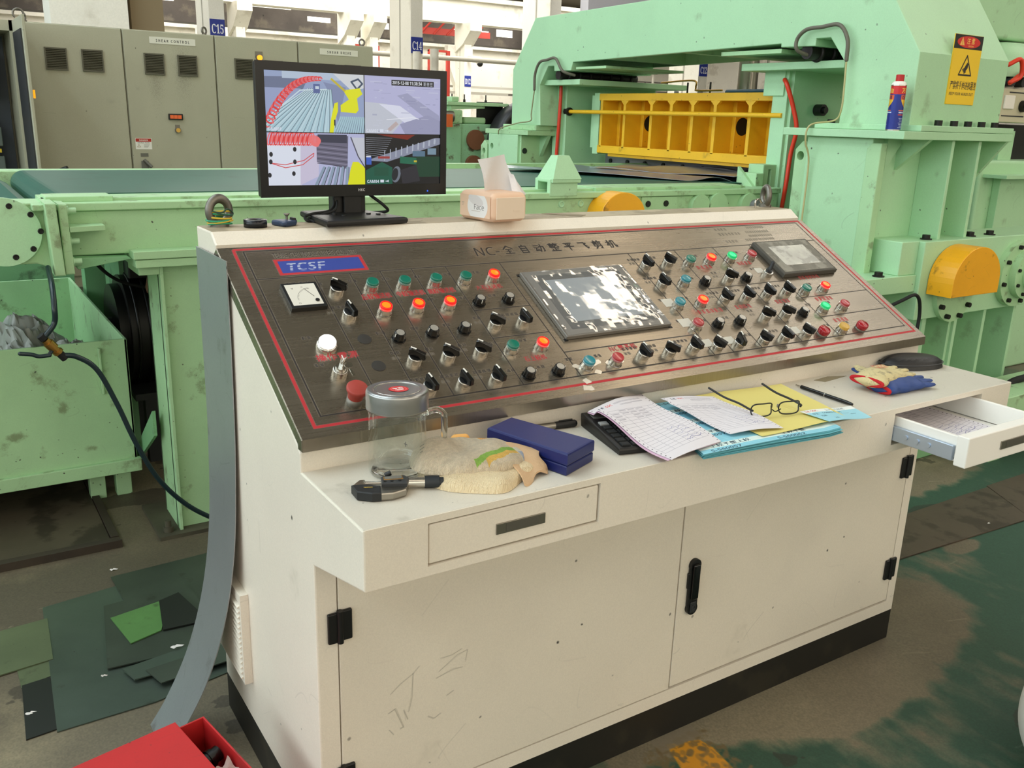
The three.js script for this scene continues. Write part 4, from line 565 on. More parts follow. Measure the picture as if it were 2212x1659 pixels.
  for (const [i, z] of ribs.entries()) bb.add(mesh('rib', [bx(bxx, bk - 0.02, y0 + 0.04, y1 - 0.04, z - 0.012, z + 0.012, 0.002), ...(i && i < 7 ? [prismX([[z + 0.011, y1 - 0.045], [z + 0.04, y1 - 0.045], [z + 0.011, y1 - 0.072]], bxx, bxx + 0.02), prismX([[z - 0.011, y1 - 0.045], [z - 0.04, y1 - 0.045], [z - 0.011, y1 - 0.072]], bxx, bxx + 0.02)] : []), ...(i < 7 ? [bx(3.595, bk - 0.03, y0 + 0.05, y1 - 0.045, z + 0.012, z + 0.042, 0.003)] : [])], M.yellow));
  for (const z of [-3.385, -2.553]) bb.add(mesh('hole', cylZ(3.655, 1.555, z + 0.012, z + 0.0435, 0.052, 28), M.ventDark));
  part('tie_rod', cylX(0, 1, 0, 0, 0.013, 16).scale(1, 1, 1).applyMatrix4(new THREE.Matrix4().makeRotationY(PI / 2)).scale(1, 1, 1.95).translate(3.4, 1.62, -1.99), M.yellow, t, 'thin yellow rod across the beam');
  part('rod_nut', [rod([3.4, 1.62, -3.955], [3.4, 1.62, -3.91], 0.028, 12)], M.bolt, t);
  const bl = part('lower_blade', bx(3.73, 3.76, 1.215, 1.335, -3.9, -2.2, 0.002), M.machined, t); for (let i = 0; i < 9; i++) bl.add(mesh('bolt_hole', cylX(3.722, 3.731, 1.288, -3.832 + i * 0.1895, 0.016, 16), M.bolt));
  part('slotted_bracket', cut(bx(3.3, 3.42, 1.2, 1.365, -2.1, -1.99, 0.006), [bx(3.34, 3.365, 1.25, 1.34, -2.2, -1.9)]), M.mintWorn, t);
  part('slotted_bracket', [bx(3.24, 3.3, 1.2, 1.32, -2.1, -1.98, 0.006), prismX([[-2.1, 1.2], [-1.92, 1.2], [-2.1, 1.35]], 3.22, 3.24)], M.mintWorn, t);
  // warning sign on the side of the right leg
  const sg = canvas(480, 640, (X, W, H) => {
    X.fillStyle = '#f2c92a'; X.fillRect(0, 0, W, H); X.fillStyle = '#1c1a16'; X.fillRect(0, 0, W, 128);
    X.fillStyle = '#d12a24'; X.beginPath(); X.ellipse(W / 2, 64, 196, 54, 0, 0, 7); X.fill();
    X.fillStyle = '#f2c060'; X.beginPath(); X.moveTo(130, 22); X.lineTo(170, 96); X.lineTo(90, 96); X.fill(); X.fillStyle = '#d12a24'; X.fillRect(126, 48, 8, 26); X.fillRect(126, 80, 8, 9);
    glyphs(X, '注意', 206, 24, 62, 58, '#f2c060', 6, 14); X.fillStyle = '#f2c060'; X.font = 'bold 20px sans-serif'; X.textAlign = 'center'; X.fillText('CAUTION', 282, 106);
    X.strokeStyle = '#27211a'; X.lineWidth = 16; X.lineJoin = 'round'; X.beginPath(); X.moveTo(250, 186); X.lineTo(356, 366); X.lineTo(144, 366); X.closePath(); X.stroke();
    X.fillStyle = '#27211a'; X.beginPath(); X.moveTo(268, 246); X.lineTo(290, 266); X.lineTo(284, 300); X.lineTo(246, 340); X.lineTo(222, 336); X.lineTo(226, 300); X.closePath(); X.fill(); for (let i = 0; i < 4; i++) { X.beginPath(); X.ellipse(214 + i * 11, 312 + i * 10, 22, 6, -0.5, 0, 7); X.fill(); }
    glyphs(X, '严禁将手伸进机器里', 30, 424, 50, 76, '#27211a', 6); X.fillStyle = '#27211a'; X.font = 'bold 37px sans-serif'; X.fillText('KEEP YOUR HANDS OUT', 240, 556, 420);
  });
  const s = part('warning_sign', bx(3.435, 3.655, 1.685, 1.985, -1.085, -1.082), plain(0xf2c92a, 0.5), t, 'yellow caution sign with a red oval and a hand in a triangle');
  s.rotation.set(0, 0, 0); s.add(mesh('print', new THREE.PlaneGeometry(0.218, 0.298).translate(3.545, 1.835, -1.0812), std({ map: ctex(sg, { clamp: true }), roughness: 0.45 }), true));
}
solo('air_hose', tube([[3.38, 1.8, -1.98], [3.37, 1.77, -1.95], [3.4, 1.66, -1.92], [3.42, 1.55, -1.9], [3.42, 1.42, -1.92], [3.41, 1.26, -1.92], [3.41, 1.05, -1.94]], 0.012, 10, 60), M.redHose, 'bright red air hose down the right guide of the shear', 'hose', 'red air hoses');
solo('air_hose', tube([[3.345, 1.785, -3.955], [3.345, 1.7, -3.955], [3.342, 1.52, -3.96], [3.34, 1.33, -3.97], [3.335, 1.1, -3.97]], 0.012, 10, 40), M.redHose, 'bright red air hose down the left guide of the shear', 'hose', 'red air hoses');
solo('flexible_conduit', tube([[3.24, 1.9, -1.71], [3.17, 1.925, -1.737], [3.165, 1.975, -1.74], [3.165, 2.015, -1.69], [3.165, 2.022, -1.6], [3.165, 2.025, -1.5], [3.165, 1.96, -1.445], [3.17, 1.87, -1.44]], 0.0095, 10, 80), M.conduit, 'grey flexible conduit looping on the right of the shear arch', 'conduit', 'conduits on the arch');
solo('flexible_conduit', tube([[3.24, 1.85, -3.66], [3.17, 1.875, -3.7], [3.165, 1.955, -3.78], [3.165, 1.95, -3.88], [3.165, 1.935, -3.97], [3.165, 1.86, -4.02], [3.17, 1.76, -4.03]], 0.0095, 10, 60), M.conduit, 'grey flexible conduit looping on the left of the shear arch', 'conduit', 'conduits on the arch');
solo('grease_pipe', tube([[3.17, 1.86, -1.44], [3.165, 1.75, -1.43], [3.165, 1.65, -1.43], [3.165, 1.6, -1.46], [3.07, 1.575, -1.52], [3.06, 1.5, -1.53], [3.1, 1.4, -1.53], [3.1, 1.1, -1.53]], 0.0045, 8, 80), plain(0xb9b07e, 0.5), 'thin pale grease pipe down the right leg of the shear', 'pipe', 'grease pipes');
solo('grease_pipe', tube([[3.17, 1.75, -4.03], [3.165, 1.6, -4.05], [3.16, 1.55, -4.05], [3.15, 1.53, -4.2], [3.1, 1.49, -4.35], [3.1, 1.45, -4.38]], 0.0045, 8, 60), plain(0x8a8a66, 0.5), 'thin pale grease pipe down the left leg of the shear', 'pipe', 'grease pipes');
{ // spray can on the flange, a third of a litre larger than a small one
  const t = thing('spray_can', 'blue and red spray can with red cap standing on the shear flange', 'spray can'), x = 3.13, y = 1.561, z = -1.115;
  const c = canvas(512, 512, (X) => { X.fillStyle = '#1f2f86'; X.fillRect(0, 0, 512, 512); X.fillStyle = '#c9242a'; X.fillRect(0, 0, 512, 100); for (const o of [20, 276]) {
    glyphs(X, '万能油', o + 20, 26, 56, 60, '#e8c24a', 7); X.fillStyle = '#e8b52c'; X.beginPath(); X.moveTo(o + 20, 118); X.lineTo(o + 200, 118); X.quadraticCurveTo(o + 200, 220, o + 110, 262); X.quadraticCurveTo(o + 20, 220, o + 20, 118); X.fill(); X.fillStyle = '#d4552a'; X.fillRect(o + 20, 110, 180, 52); X.fillStyle = '#2a2050'; X.font = 'bold 50px sans-serif'; X.fillText('DQ-40', o + 32, 156); glyphs(X, '油能', o + 76, 196, 30, 36, '#3a2a60', 4);
    X.fillStyle = '#d46a4a'; X.fillRect(o + 10, 282, 170, 12); X.fillStyle = '#c8cfe8'; X.fillRect(o + 14, 304, 176, 14); X.fillStyle = '#c9473c'; X.fillRect(o + 10, 332, 120, 12); X.fillStyle = '#b8c0dc'; for (let i = 0; i < 7; i++) X.fillRect(o + 24 + (i % 3) * 8, 376 + i * 18, 110 - (i % 4) * 16, 5); } });
  part('can_body', new THREE.CylinderGeometry(0.0285, 0.0285, 0.165, 40, 1, true).rotateY(2.2).translate(x, y + 0.0865, z), std({ map: ctex(c), roughness: 0.28, metalness: 0.2 }), t, null, true);
  part('rim', [cylY(x, y, y + 0.005, z, 0.0293, 36), cylY(x, y + 0.168, y + 0.172, z, 0.0293, 36)], M.chrome, t); part('shoulder', lathe([[0.0285, 0], [0.026, 0.008], [0.02, 0.014], [0.0, 0.016]], x, y + 0.171, z, 32), M.white, t, 'white metal shoulder');
  part('cap', lathe([[0.0155, 0], [0.0155, 0.028], [0.0145, 0.03], [0, 0.0305]], x, y + 0.18, z, 32), M.red, t, 'red plastic cap');
  t.scale.setScalar(1.12); t.position.set(x * -0.12, y * -0.12, z * -0.12);
}
// behind the arch: steel cylinder, brass pipes, black posts
{ const t = thing('hydraulic_cylinder', 'upright polished steel cylinder seen through the shear arch', 'cylinder'); part('barrel', cylY(4.7, 1.72, 2.3, -3.5, 0.075, 28), M.steel, t); part('flange', bx(4.58, 4.82, 1.68, 1.73, -3.62, -3.38, 0.004), M.dullSteel, t); for (const x of [4.62, 4.79]) part('tie_rod', rod([x, 1.7, -3.4], [x, 2.3, -3.4], 0.009), M.steel, t); }
solo('cross_head', [bx(4.3, 4.7, 1.3, 1.7, -4.3, -2.0, 0.01)], M.green2, 'green cross head behind the yellow blade beam', 'machine part');
solo('brass_pipe', tube([[4.4, 1.86, -4.1], [4.4, 1.87, -3.75], [4.4, 1.82, -3.72], [4.4, 1.8, -3.7], [4.4, 1.8, -3.45]], 0.007, 8, 50), M.brass, 'bent brass pipe behind the blade beam', 'pipe');
for (const [i, z] of [-3.98, -3.86, -3.72, -3.62].entries()) solo('valve_post', [cylY(4.45, 1.7, 1.8 + (i % 2) * 0.06, z, i % 2 ? 0.007 : 0.018, 10)], i % 2 ? M.bolt : M.machined, ['grey valve stub behind the blade beam, leftmost', 'thin black post behind the blade beam, left one', 'grey valve stub behind the blade beam, beside the cylinder', 'thin black post beside the steel cylinder'][i], 'post');
for (const [i, [z, y, c]] of [[-3.1, 1.79, 0x24485a], [-2.9, 1.74, 0x1e3a66], [-2.7, 1.8, 0x24485a]].entries()) solo('coolant_pipe', rod([4.5, y, z - 0.4], [4.5, y + 0.01, z + 0.8], 0.018, 10), plain(c, 0.4), ['teal pipe behind the arch, left one', 'dark blue pipe behind the arch, lowest', 'teal pipe behind the arch, right one'][i], 'pipe');

// ───────────── old green machine between the monitor and the shear ─────────────
{
  const t = thing('gear_machine', 'chipped green gear machine behind the tissue pack', 'machine'), z = -6.0;
  part('housing', bx(3.2, 3.71, 1.0, 1.5, z - 0.5, z, 0.01), M.mintChipped, t); part('housing', bx(3.71, 4.3, 1.0, 1.5, z - 0.55, z - 0.02, 0.01), M.mintChipped, t); part('pedestal', bx(3.3, 4.2, 0, 1.0, z - 0.5, z - 0.05), M.mintChipped, t);
  part('bearing_block', [bx(3.56, 3.72, 1.5, 1.62, z - 0.4, z, 0.012), bx(3.76, 4.0, 1.5, 1.56, z - 0.4, z - 0.05, 0.02), prismZ([[3.6, 1.62], [3.95, 1.64], [3.95, 1.67], [3.6, 1.66]], z - 0.4, z)], M.mintWorn, t);
  part('top_cover', [bx(3.55, 4.2, 1.66, 1.69, z - 0.45, z + 0.02, 0.004), bx(3.6, 3.68, 1.69, 1.735, z - 0.2, z, 0.01)], M.mintWorn, t);
  for (const x of [3.66, 3.79, 4.02]) part('grease_nipple', [cylY(x, 1.69, 1.76, z - 0.1, 0.006, 8), cylY(x, 1.69, 1.715, z - 0.1, 0.012, 8)], M.bolt, t);
  part('round_cover', cylZ(3.86, 1.36, z - 0.02, z + 0.01, 0.09, 30), M.rust, t); part('round_cover', cylZ(3.84, 1.14, z - 0.02, z + 0.02, 0.08, 30), M.rust, t);
  part('shaft_end', [cylX(3.5, 3.6, 1.56, z + 0.02, 0.05, 24)], M.dullSteel, t); part('orange_part', bx(3.5, 3.56, 1.47, 1.58, z + 0.05, z + 0.1), M.orange, t);
}
{ const t = thing('flywheel', 'big black flywheel beside the left leg of the shear', 'wheel'), x = 4.36, y = 1.33, z = -5.9;
  part('rim', [new THREE.LatheGeometry([[0.3, -0.09], [0.385, -0.09], [0.385, 0.09], [0.3, 0.09], [0.3, -0.09]].map(([a, b]) => new V2(a, b)), 64).rotateX(PI / 2).translate(x, y, z)], plain(0x2b2a2c, 0.4), t); part('disc', [cylZ(x, y, z - 0.04, z + 0.04, 0.31, 48)], M.black, t); part('hub_ring', new THREE.TorusGeometry(0.2, 0.003, 6, 48).translate(x, y, z + 0.041), M.darkGrey, t); part('hub', cylZ(x, y, z, z + 0.08, 0.06, 24), M.dullSteel, t); part('bearing_foot', bx(x - 0.25, x + 0.25, 0, 0.95, z - 0.1, z + 0.05), M.green2, t); }
solo('belt_guard', bx(3.93, 4.2, 0.95, 1.7, -6.12, -6.08, 0.004), M.black, 'black sheet guard behind the flywheel', 'guard');
// ───────────── right edge: machinery behind the shear leg ─────────────
{ const t = thing('control_box', 'cream gauge box with a dial and a black knob at the right edge', 'gauge box'); part('case', bx(5.1, 5.6, 1.63, 1.83, -1.95, -1.8, 0.006), plain(0xc9c3a8, 0.5), t); part('dial', bx(5.15, 5.26, 1.71, 1.79, -1.8, -1.79, 0.003), M.white, t, 'white meter dial'); part('knob', [cylZ(5.36, 1.73, -1.8, -1.77, 0.035, 16), bx(5.33, 5.39, 1.72, 1.74, -1.77, -1.75)], M.bolt, t); part('print_line', [bx(5.2, 5.5, 1.805, 1.812, -1.8, -1.798), bx(5.15, 5.4, 1.665, 1.672, -1.8, -1.798)], M.darkGrey, t); }
{ const t = thing('rear_gearbox', 'pale green gearbox with domed cover behind the right leg of the shear', 'gearbox'); part('housing', bx(4.75, 6.2, 2.12, 2.6, -2.6, -1.9, 0.02), M.mint, t); part('lower_housing', bx(4.95, 6.2, 0, 1.4, -2.4, -1.75, 0.02), M.mint, t); part('dome', [lathe([[0.22, 0], [0.22, 0.12], [0.16, 0.2], [0, 0.22]], 5.32, 1.9, -2.0, 28)], M.mint, t); part('column', [bx(5.05, 5.15, 1.4, 2.12, -2.05, -1.95), bx(5.2, 5.7, 1.82, 1.9, -2.1, -1.85, 0.01)], M.hallGrey, t); part('cover_plate', bx(4.98, 5.7, 1.3, 1.32, -1.9, -1.6), M.mint, t); part('side_plate', [bx(5.1, 5.55, 0.4, 1.3, -1.75, -1.7, 0.004), bx(5.3, 5.45, 1.3, 1.58, -1.9, -1.86)], M.mint, t); part('dark_cover', bx(5.12, 5.9, 1.32, 1.62, -2.3, -1.95), M.black, t); }
for (const [i, p] of [[[5.05, 1.96, -1.75], [5.12, 1.99, -1.72], [5.15, 1.9, -1.72], [5.08, 1.86, -1.74]], [[5.15, 1.86, -1.78], [5.25, 1.92, -1.76], [5.45, 1.93, -1.75]]].entries()) solo('short_hose', tube(p, 0.014, 8, 24), M.redHose, ['short red hose at the right edge, bent upper one', 'short red hose at the right edge above the gauge box'][i], 'hose');
solo('valve_bank', [bx(5.05, 5.6, 1.85, 1.93, -1.98, -1.88, 0.01), ...[0, 1, 2].map((i) => cylZ(5.1 + i * 0.12, 1.87, -1.88, -1.8, 0.028, 16))], M.darkGrey, 'dark valve bank above the gauge box at the right edge', 'valve');
solo('black_cable', tube([[2.95, 0.76, -0.98], [3.1, 0.83, -0.93], [3.2, 0.85, -0.92], [3.26, 0.76, -0.93], [3.24, 0.6, -0.92], [3.27, 0.48, -0.92], [3.2, 0.4, -0.9]], 0.008, 8, 60), M.rubber, 'black cable hanging on the shear base right of the console', 'cable');
solo('red_rag', mound([[3.17, -0.9], [3.24, -0.93], [3.26, -0.86], [3.2, -0.84]], 0.42, (r) => 0.05 * (1 - r * r), 6, 24), M.red, 'small red rag tied on the black cable right of the console', 'rag');
solo('floor_cable', tube([[3.6, 0.09, -0.85], [3.75, 0.2, -0.86], [3.95, 0.33, -0.85], [4.1, 0.37, -0.83], [4.4, 0.36, -0.8]], 0.018, 8, 40), M.rubber, 'thick black cable over the green ledge at the right edge', 'cable');
solo('green_ledge', [bx(3.7, 4.9, 0.25, 0.35, -0.95, -0.7, 0.005), bx(3.75, 3.85, 0, 0.25, -0.9, -0.75), bx(4.6, 4.7, 0, 0.25, -0.9, -0.75)], M.mintWorn, 'green steel ledge behind the open drawer', 'ledge');

// ───────────── control console ─────────────
const L = 1.9, TH = Math.acos(0.4922), PY = 1.271, PZ = -0.54, PS = 0.579, EY = 0.8705, EZ = 0.4922;
// point on the sloping panel: x along it, s down from its top edge, h above it
const onPanel = (x, s, h = 0) => [x, PY - s * EZ + h * EY, PZ + s * EY + h * EZ];
const con = thing('control_console', 'cream sloped control console with a steel button panel and a desk', 'control console');
{
  const prof = [[-0.705, 0.105], [0, 0.105], [0, 0.747], [0.235, 0.806], [0.235, 0.917], [-0.052, 0.917], [-0.052, 0.955], [-0.065, 0.968], [-0.557, 1.246], [-0.549, 1.277], [-0.584, 1.302], [-0.705, 1.302]];
  const body = cut(prismX(prof, 0, L, 0.0035), [
    bx(0.118, 0.487, 0.823, 0.904, -0.2, 0.3), bx(1.392, 1.762, 0.823, 0.904, -0.2, 0.3), bx(0.043, 1.862, 0.142, 0.742, -0.02, 0.05)]);
  part('cabinet_body', body, M.cream, con);
  part('desk_top', bx(0.002, L - 0.002, 0.914, 0.9178, -0.05, 0.2335, 0.001), M.creamTop, con); part('top_cover', prismX([[-0.703, 1.3], [-0.586, 1.3], [-0.586, 1.3026], [-0.703, 1.3026]], 0.003, L - 0.003), coat(0xb5a68c, { s: 27, amp: 0.07, dirt: 0x6d6250, dirtAt: 0.55, dirtMix: 0.4, chips: 30, scuffs: 20 }, 0.7, 0.5), con);
  part('plinth', [bx(0, L, 0.0, 0.105, -0.705, -0.002, 0.002)], M.plinth, con);
  const ld = part('door', bx(0.046, 0.949, 0.145, 0.739, -0.019, 0.0005, 0.002), M.creamDoor, con), rd = part('door', bx(0.953, 1.859, 0.149, 0.739, -0.019, 0.0005, 0.002), M.creamDoor, con);
  // scrawled pencil marks on the left door
  const rub = canvas(512, 512, (X) => { X.clearRect(0, 0, 512, 512); X.strokeStyle = '#6d6c5f'; X.lineCap = 'round'; rnd(5); for (const p of [[[70, 150], [110, 120], [170, 90], [200, 60]], [[170, 90], [165, 200], [150, 260]], [[60, 240], [90, 230], [130, 330], [110, 330]], [[130, 250], [140, 300]], [[290, 120], [380, 70], [430, 60], [420, 110]], [[280, 150], [360, 130], [400, 135]], [[300, 60], [350, 62], [400, 50]], [[240, 320], [270, 340], [300, 330]], [[330, 250], [360, 240]], [[60, 320], [80, 350]]]) for (let k = 0; k < 3; k++) { X.globalAlpha = 0.13; X.lineWidth = rr(2, 6); X.beginPath(); p.forEach(([a, b], i) => (i ? X.lineTo(a + rr(-5, 5), b + rr(-5, 5)) : X.moveTo(a + rr(-4, 4), b + rr(-4, 4)))); X.stroke(); } });
  ld.add(mesh('pencil_marks', new THREE.PlaneGeometry(0.26, 0.26).translate(0.25, 0.36, 0.0012), std({ map: ctex(rub, { clamp: true }), transparent: true, roughness: 0.7 }), true));
  // black hinges and the swing handle
  const hinge = (x, y, d, flip) => { const h = part('hinge', [bx(x - 0.024, x - 0.004, y - 0.034, y + 0.032, 0, 0.008, 0.003), bx(x + 0.004, x + 0.026, y - 0.032, y + 0.034, 0, 0.008, 0.003)], M.black, d); h.add(mesh('hinge_pin', cylY(x, y - 0.034, y + 0.036, 0.008, 0.0065, 14), M.black)); };
  hinge(0.046, 0.607, ld); hinge(0.046, 0.25, ld); hinge(1.848, 0.6, rd); hinge(1.846, 0.262, rd);
  const lt = part('swing_handle', [bx(0.981, 1.016, 0.372, 0.494, 0, 0.01, 0.004), cylZ(0.9985, 0.494, 0, 0.01, 0.0175, 24), cylZ(0.9985, 0.372, 0, 0.01, 0.0175, 24), bx(0.978, 0.984, 0.43, 0.475, 0, 0.008, 0.003)], M.black, rd);
  lt.add(mesh('lever', bx(0.987, 1.01, 0.4, 0.5, 0.008, 0.018, 0.005), M.blackGloss), mesh('lock_cylinder', [bx(0.989, 1.008, 0.362, 0.392, 0.009, 0.013, 0.004), new THREE.TorusGeometry(0.006, 0.0012, 6, 20).translate(0.9985, 0.376, 0.0135)], M.darkGrey));
  // drawers
  const pull = (d, x0, y, z) => { const p = mesh('pull', [bx(x0, x0 + 0.106, y, y + 0.021, z, z + 0.003, 0.001)], M.steel); d.add(p); p.add(mesh('recess', bx(x0 + 0.02, x0 + 0.092, y + 0.003, y + 0.018, z + 0.0025, z + 0.0036), M.dullSteel)); };
  const d1 = part('drawer', [bx(0.121, 0.484, 0.826, 0.9, 0.2, 0.2325, 0.003), bx(0.13, 0.475, 0.83, 0.89, -0.15, 0.2)], M.cream, con); pull(d1, 0.255, 0.8505, 0.2325);
  const zf = 0.425, d2 = part('drawer', [bx(1.395, 1.76, 0.826, 0.9, zf - 0.03, zf, 0.003), bx(1.406, 1.416, 0.84, 0.893, -0.05, zf - 0.03, 0.002), bx(1.74, 1.75, 0.84, 0.893, -0.05, zf - 0.03, 0.002), bx(1.406, 1.75, 0.832, 0.838, -0.05, zf - 0.03)], M.white, con, 'drawer pulled open'); pull(d2, 1.53, 0.8505, zf);
  const zinc = plain(0xb9c6d6, 0.35, 0.7); part('drawer_slide', [bx(1.394, 1.405, 0.835, 0.872, 0.02, zf - 0.035, 0.002), ...[0.27, 0.3, 0.33].map((z) => cylX(1.391, 1.395, 0.854, z, 0.006, 12))], zinc, con, 'zinc drawer slide'); part('drawer_slide', bx(1.751, 1.76, 0.835, 0.872, 0.02, zf - 0.035, 0.002), zinc, con);
  part('grey_sticker', sheet([[1.41, 0.9185, -0.028], [1.475, 0.9185, -0.036], [1.53, 0.9185, -0.016], [1.425, 0.9185, -0.003]], 2, 2, null, 0.0006), plain(0x8f8468, 0.6), con, 'grey brown tape stuck on the desk');
  // filter fan grille on the left side
  const v = part('vent_grille', [bx(-0.02, -0.0003, 0.44, 0.463, -0.66, -0.455), bx(-0.02, -0.0003, 0.222, 0.236, -0.66, -0.455), bx(-0.02, -0.0003, 0.236, 0.44, -0.467, -0.455), bx(-0.02, -0.0003, 0.236, 0.44, -0.66, -0.65)], M.cream, con, 'cream louvred vent on the left side');
  for (let i = 0; i < 15; i++) v.add(mesh('louvre', prismZ([[-0.026, 0], [-0.005, 0.012], [-0.004, 0.008], [-0.024, -0.003]], -0.652, -0.464).translate(0, 0.237 + i * 0.0138, 0), M.cream));
  for (const [x, turn] of [[0.045, 0.25], [1.865, 1.15]]) part('lifting_eye', [new THREE.TorusGeometry(0.025, 0.0095, 12, 40).scale(1, 1.15, 1).rotateY(turn).translate(x, 1.302 + 0.036, x < 1 ? -0.672 : -0.668), cylY(x, 1.3025, 1.312, x < 1 ? -0.672 : -0.668, 0.021, 24), cylY(x, 1.3, 1.318, x < 1 ? -0.672 : -0.668, 0.012, 16)], M.dullSteel, con, x < 1 ? 'lifting eye wrapped in wire' : null);
  part('ring_pin', tube([[1.8, 1.304, -0.65], [1.8, 1.325, -0.652], [1.82, 1.33, -0.655], [1.838, 1.318, -0.66]], 0.003, 8, 24), M.chrome, con);
}
// stainless panel with its print
const PW = 2048, PH = 640, KX = PW / 1.904, KS = PH / PS, ux = (x) => (x + 0.002) * KX, us = (s) => s * KS;
function panelPrint(X, mask) {
  const C = (c) => (mask ? '#00a000' : c), red = C('#b5262e'), ink = C('#27211f'), line = (pts, w, c) => { X.strokeStyle = c; X.lineWidth = w; X.lineJoin = 'miter'; X.beginPath(); pts.forEach(([x, s], i) => (i ? X.lineTo(ux(x), us(s)) : X.moveTo(ux(x), us(s)))); X.stroke(); };
  line([[0.033, 0.009], [0.033, 0.552], [1.879, 0.55], [1.879, 0.006], [0.033, 0.009]], 7.5, red);
  line([[0.053, 0.017], [0.053, 0.527], [1.86, 0.524], [1.86, 0.014], [0.053, 0.017]], 3.4, ink);
  line([[0.053, 0.115], [1.86, 0.108]], 3, ink);
  for (const l of [[[0.183, 0.115], [0.183, 0.526]], [[0.268, 0.115], [0.268, 0.526]], [[0.343, 0.115], [0.343, 0.526]], [[0.424, 0.115], [0.424, 0.526]], [[0.515, 0.115], [0.515, 0.526]], [[0.67, 0.114], [0.67, 0.526]], [[0.515, 0.279], [0.67, 0.279]], [[0.515, 0.375], [0.67, 0.375]], [[0.67, 0.447], [1.088, 0.447]], [[1.088, 0.112], [1.088, 0.525]], [[1.153, 0.112], [1.155, 0.525]], [[1.258, 0.112], [1.258, 0.525]], [[1.41, 0.111], [1.413, 0.525]], [[1.258, 0.284], [1.563, 0.281]], [[1.562, 0.111], [1.566, 0.524]], [[1.565, 0.36], [1.86, 0.358]], [[1.566, 0.445], [1.86, 0.443]]]) line(l, 2.8, ink);
  X.fillStyle = ink; X.textAlign = 'left'; X.textBaseline = 'alphabetic'; X.font = '26px sans-serif'; X.fillText('TENG CHI INDUSTRIES CO.,LTD', ux(0.113), us(0.0445), 0.2 * KX);
  X.fillStyle = red; X.fillRect(ux(0.109), us(0.0505), 0.21 * KX, 0.056 * KS); X.fillStyle = C('#2c3f94'); X.fillRect(ux(0.117), us(0.0575), 0.194 * KX, 0.042 * KS);
  X.fillStyle = C('#a9b0c8'); X.font = 'bold italic 44px sans-serif'; X.fillText('TCSF', ux(0.128), us(0.0935), 0.172 * KX); X.fillStyle = C('#2c3f94'); for (let i = 0; i < 4; i++) X.fillRect(ux(0.12), us(0.064 + i * 0.0085), 0.188 * KX, 2.6);
  X.fillStyle = ink; X.font = '50px sans-serif'; X.save(); X.translate(ux(0.617), us(0.083)); X.transform(1, 0, -0.12, 1, 0, 0); X.fillText('NC-', 0, 0); X.restore(); glyphs(X, '全自动整平飞剪机', ux(0.706), us(0.0475), 38, 38, ink, 4.2, 14);
  // contact lines, small captions (too small to read in the photograph: rows of short strokes)
  rnd(mask ? 99 : 99);
  const tiny = (x, s, n, w, h, c, lw = 1.3) => { X.strokeStyle = c; X.lineWidth = lw; for (let i = 0; i < n; i++) { const a = ux(x) + i * (w + 1.5), b = us(s); for (let k = 0; k < 4; k++) { X.beginPath(); X.moveTo(a + rr(0, w * 0.3), b + h * (k + 0.3) / 4); X.lineTo(a + w * rr(0.7, 1), b + h * (k + 0.3) / 4); X.stroke(); } for (let k = 0; k < 2; k++) { X.beginPath(); const q = a + w * rr(0.15, 0.85); X.moveTo(q, b); X.lineTo(q, b + h); X.stroke(); } } };
  const grey = C('#5f584f');
  for (const [x, s, n] of [[1.482, 0.022, 4], [1.482, 0.046, 7], [1.482, 0.082, 4]]) tiny(x, s, n, 13, 14, grey);
  for (const [x, s, n] of [[1.62, 0.02, 10], [1.6, 0.043, 13], [1.6, 0.062, 13], [1.57, 0.08, 16]]) tiny(x, s, n, 7, 12, grey, 1);
  glyphs(X, '操作電源', ux(0.098), us(0.363), 24, 22, red, 2.3, 1);
  for (const [x, s, t] of [[0.301, 0.2, '后段输送机'], [0.386, 0.2, '中段输送机'], [0.466, 0.2, '前段输送机']]) glyphs(X, t, ux(x) - 39, us(s - 0.01), 15.5, 21, red, 2, 0);
  for (const [x, s, t] of [[0.592, 0.2, '大石上进机'], [0.592, 0.452, '石上段机']]) glyphs(X, t, ux(x) - 36, us(s - 0.008), 15, 18, red, 1.8, 1);
  X.fillStyle = red; X.font = '22px sans-serif'; X.fillText('NC', ux(0.795), us(0.465)); glyphs(X, '整平机', ux(0.795) + 32, us(0.447), 19, 20, red, 2, 1);
  for (const [x, s, n] of [[1.312, 0.196, 4], [1.475, 0.193, 4], [1.18, 0.372, 6], [1.32, 0.37, 4], [1.48, 0.367, 4], [1.66, 0.279, 6], [1.64, 0.376, 5], [1.63, 0.468, 4]]) tiny(x - 0.03, s - 0.01, n, 15, 17, red, 1.7);
  tiny(0.108, 0.132, 4, 15, 11, ink);
  for (const [k, x, s] of CONTROLS) if (k !== 'o' && k !== 'E') { tiny(x - 0.043, s - (k === 'k' ? 0.03 : 0.036), 2 + (k === 'd' ? 2 : 0), 11, 10, ink, 1.2); if (k === 'd' || k === 'h') tiny(x - 0.046, s - 0.02, 2, 10, 9, grey, 1.1); }
}
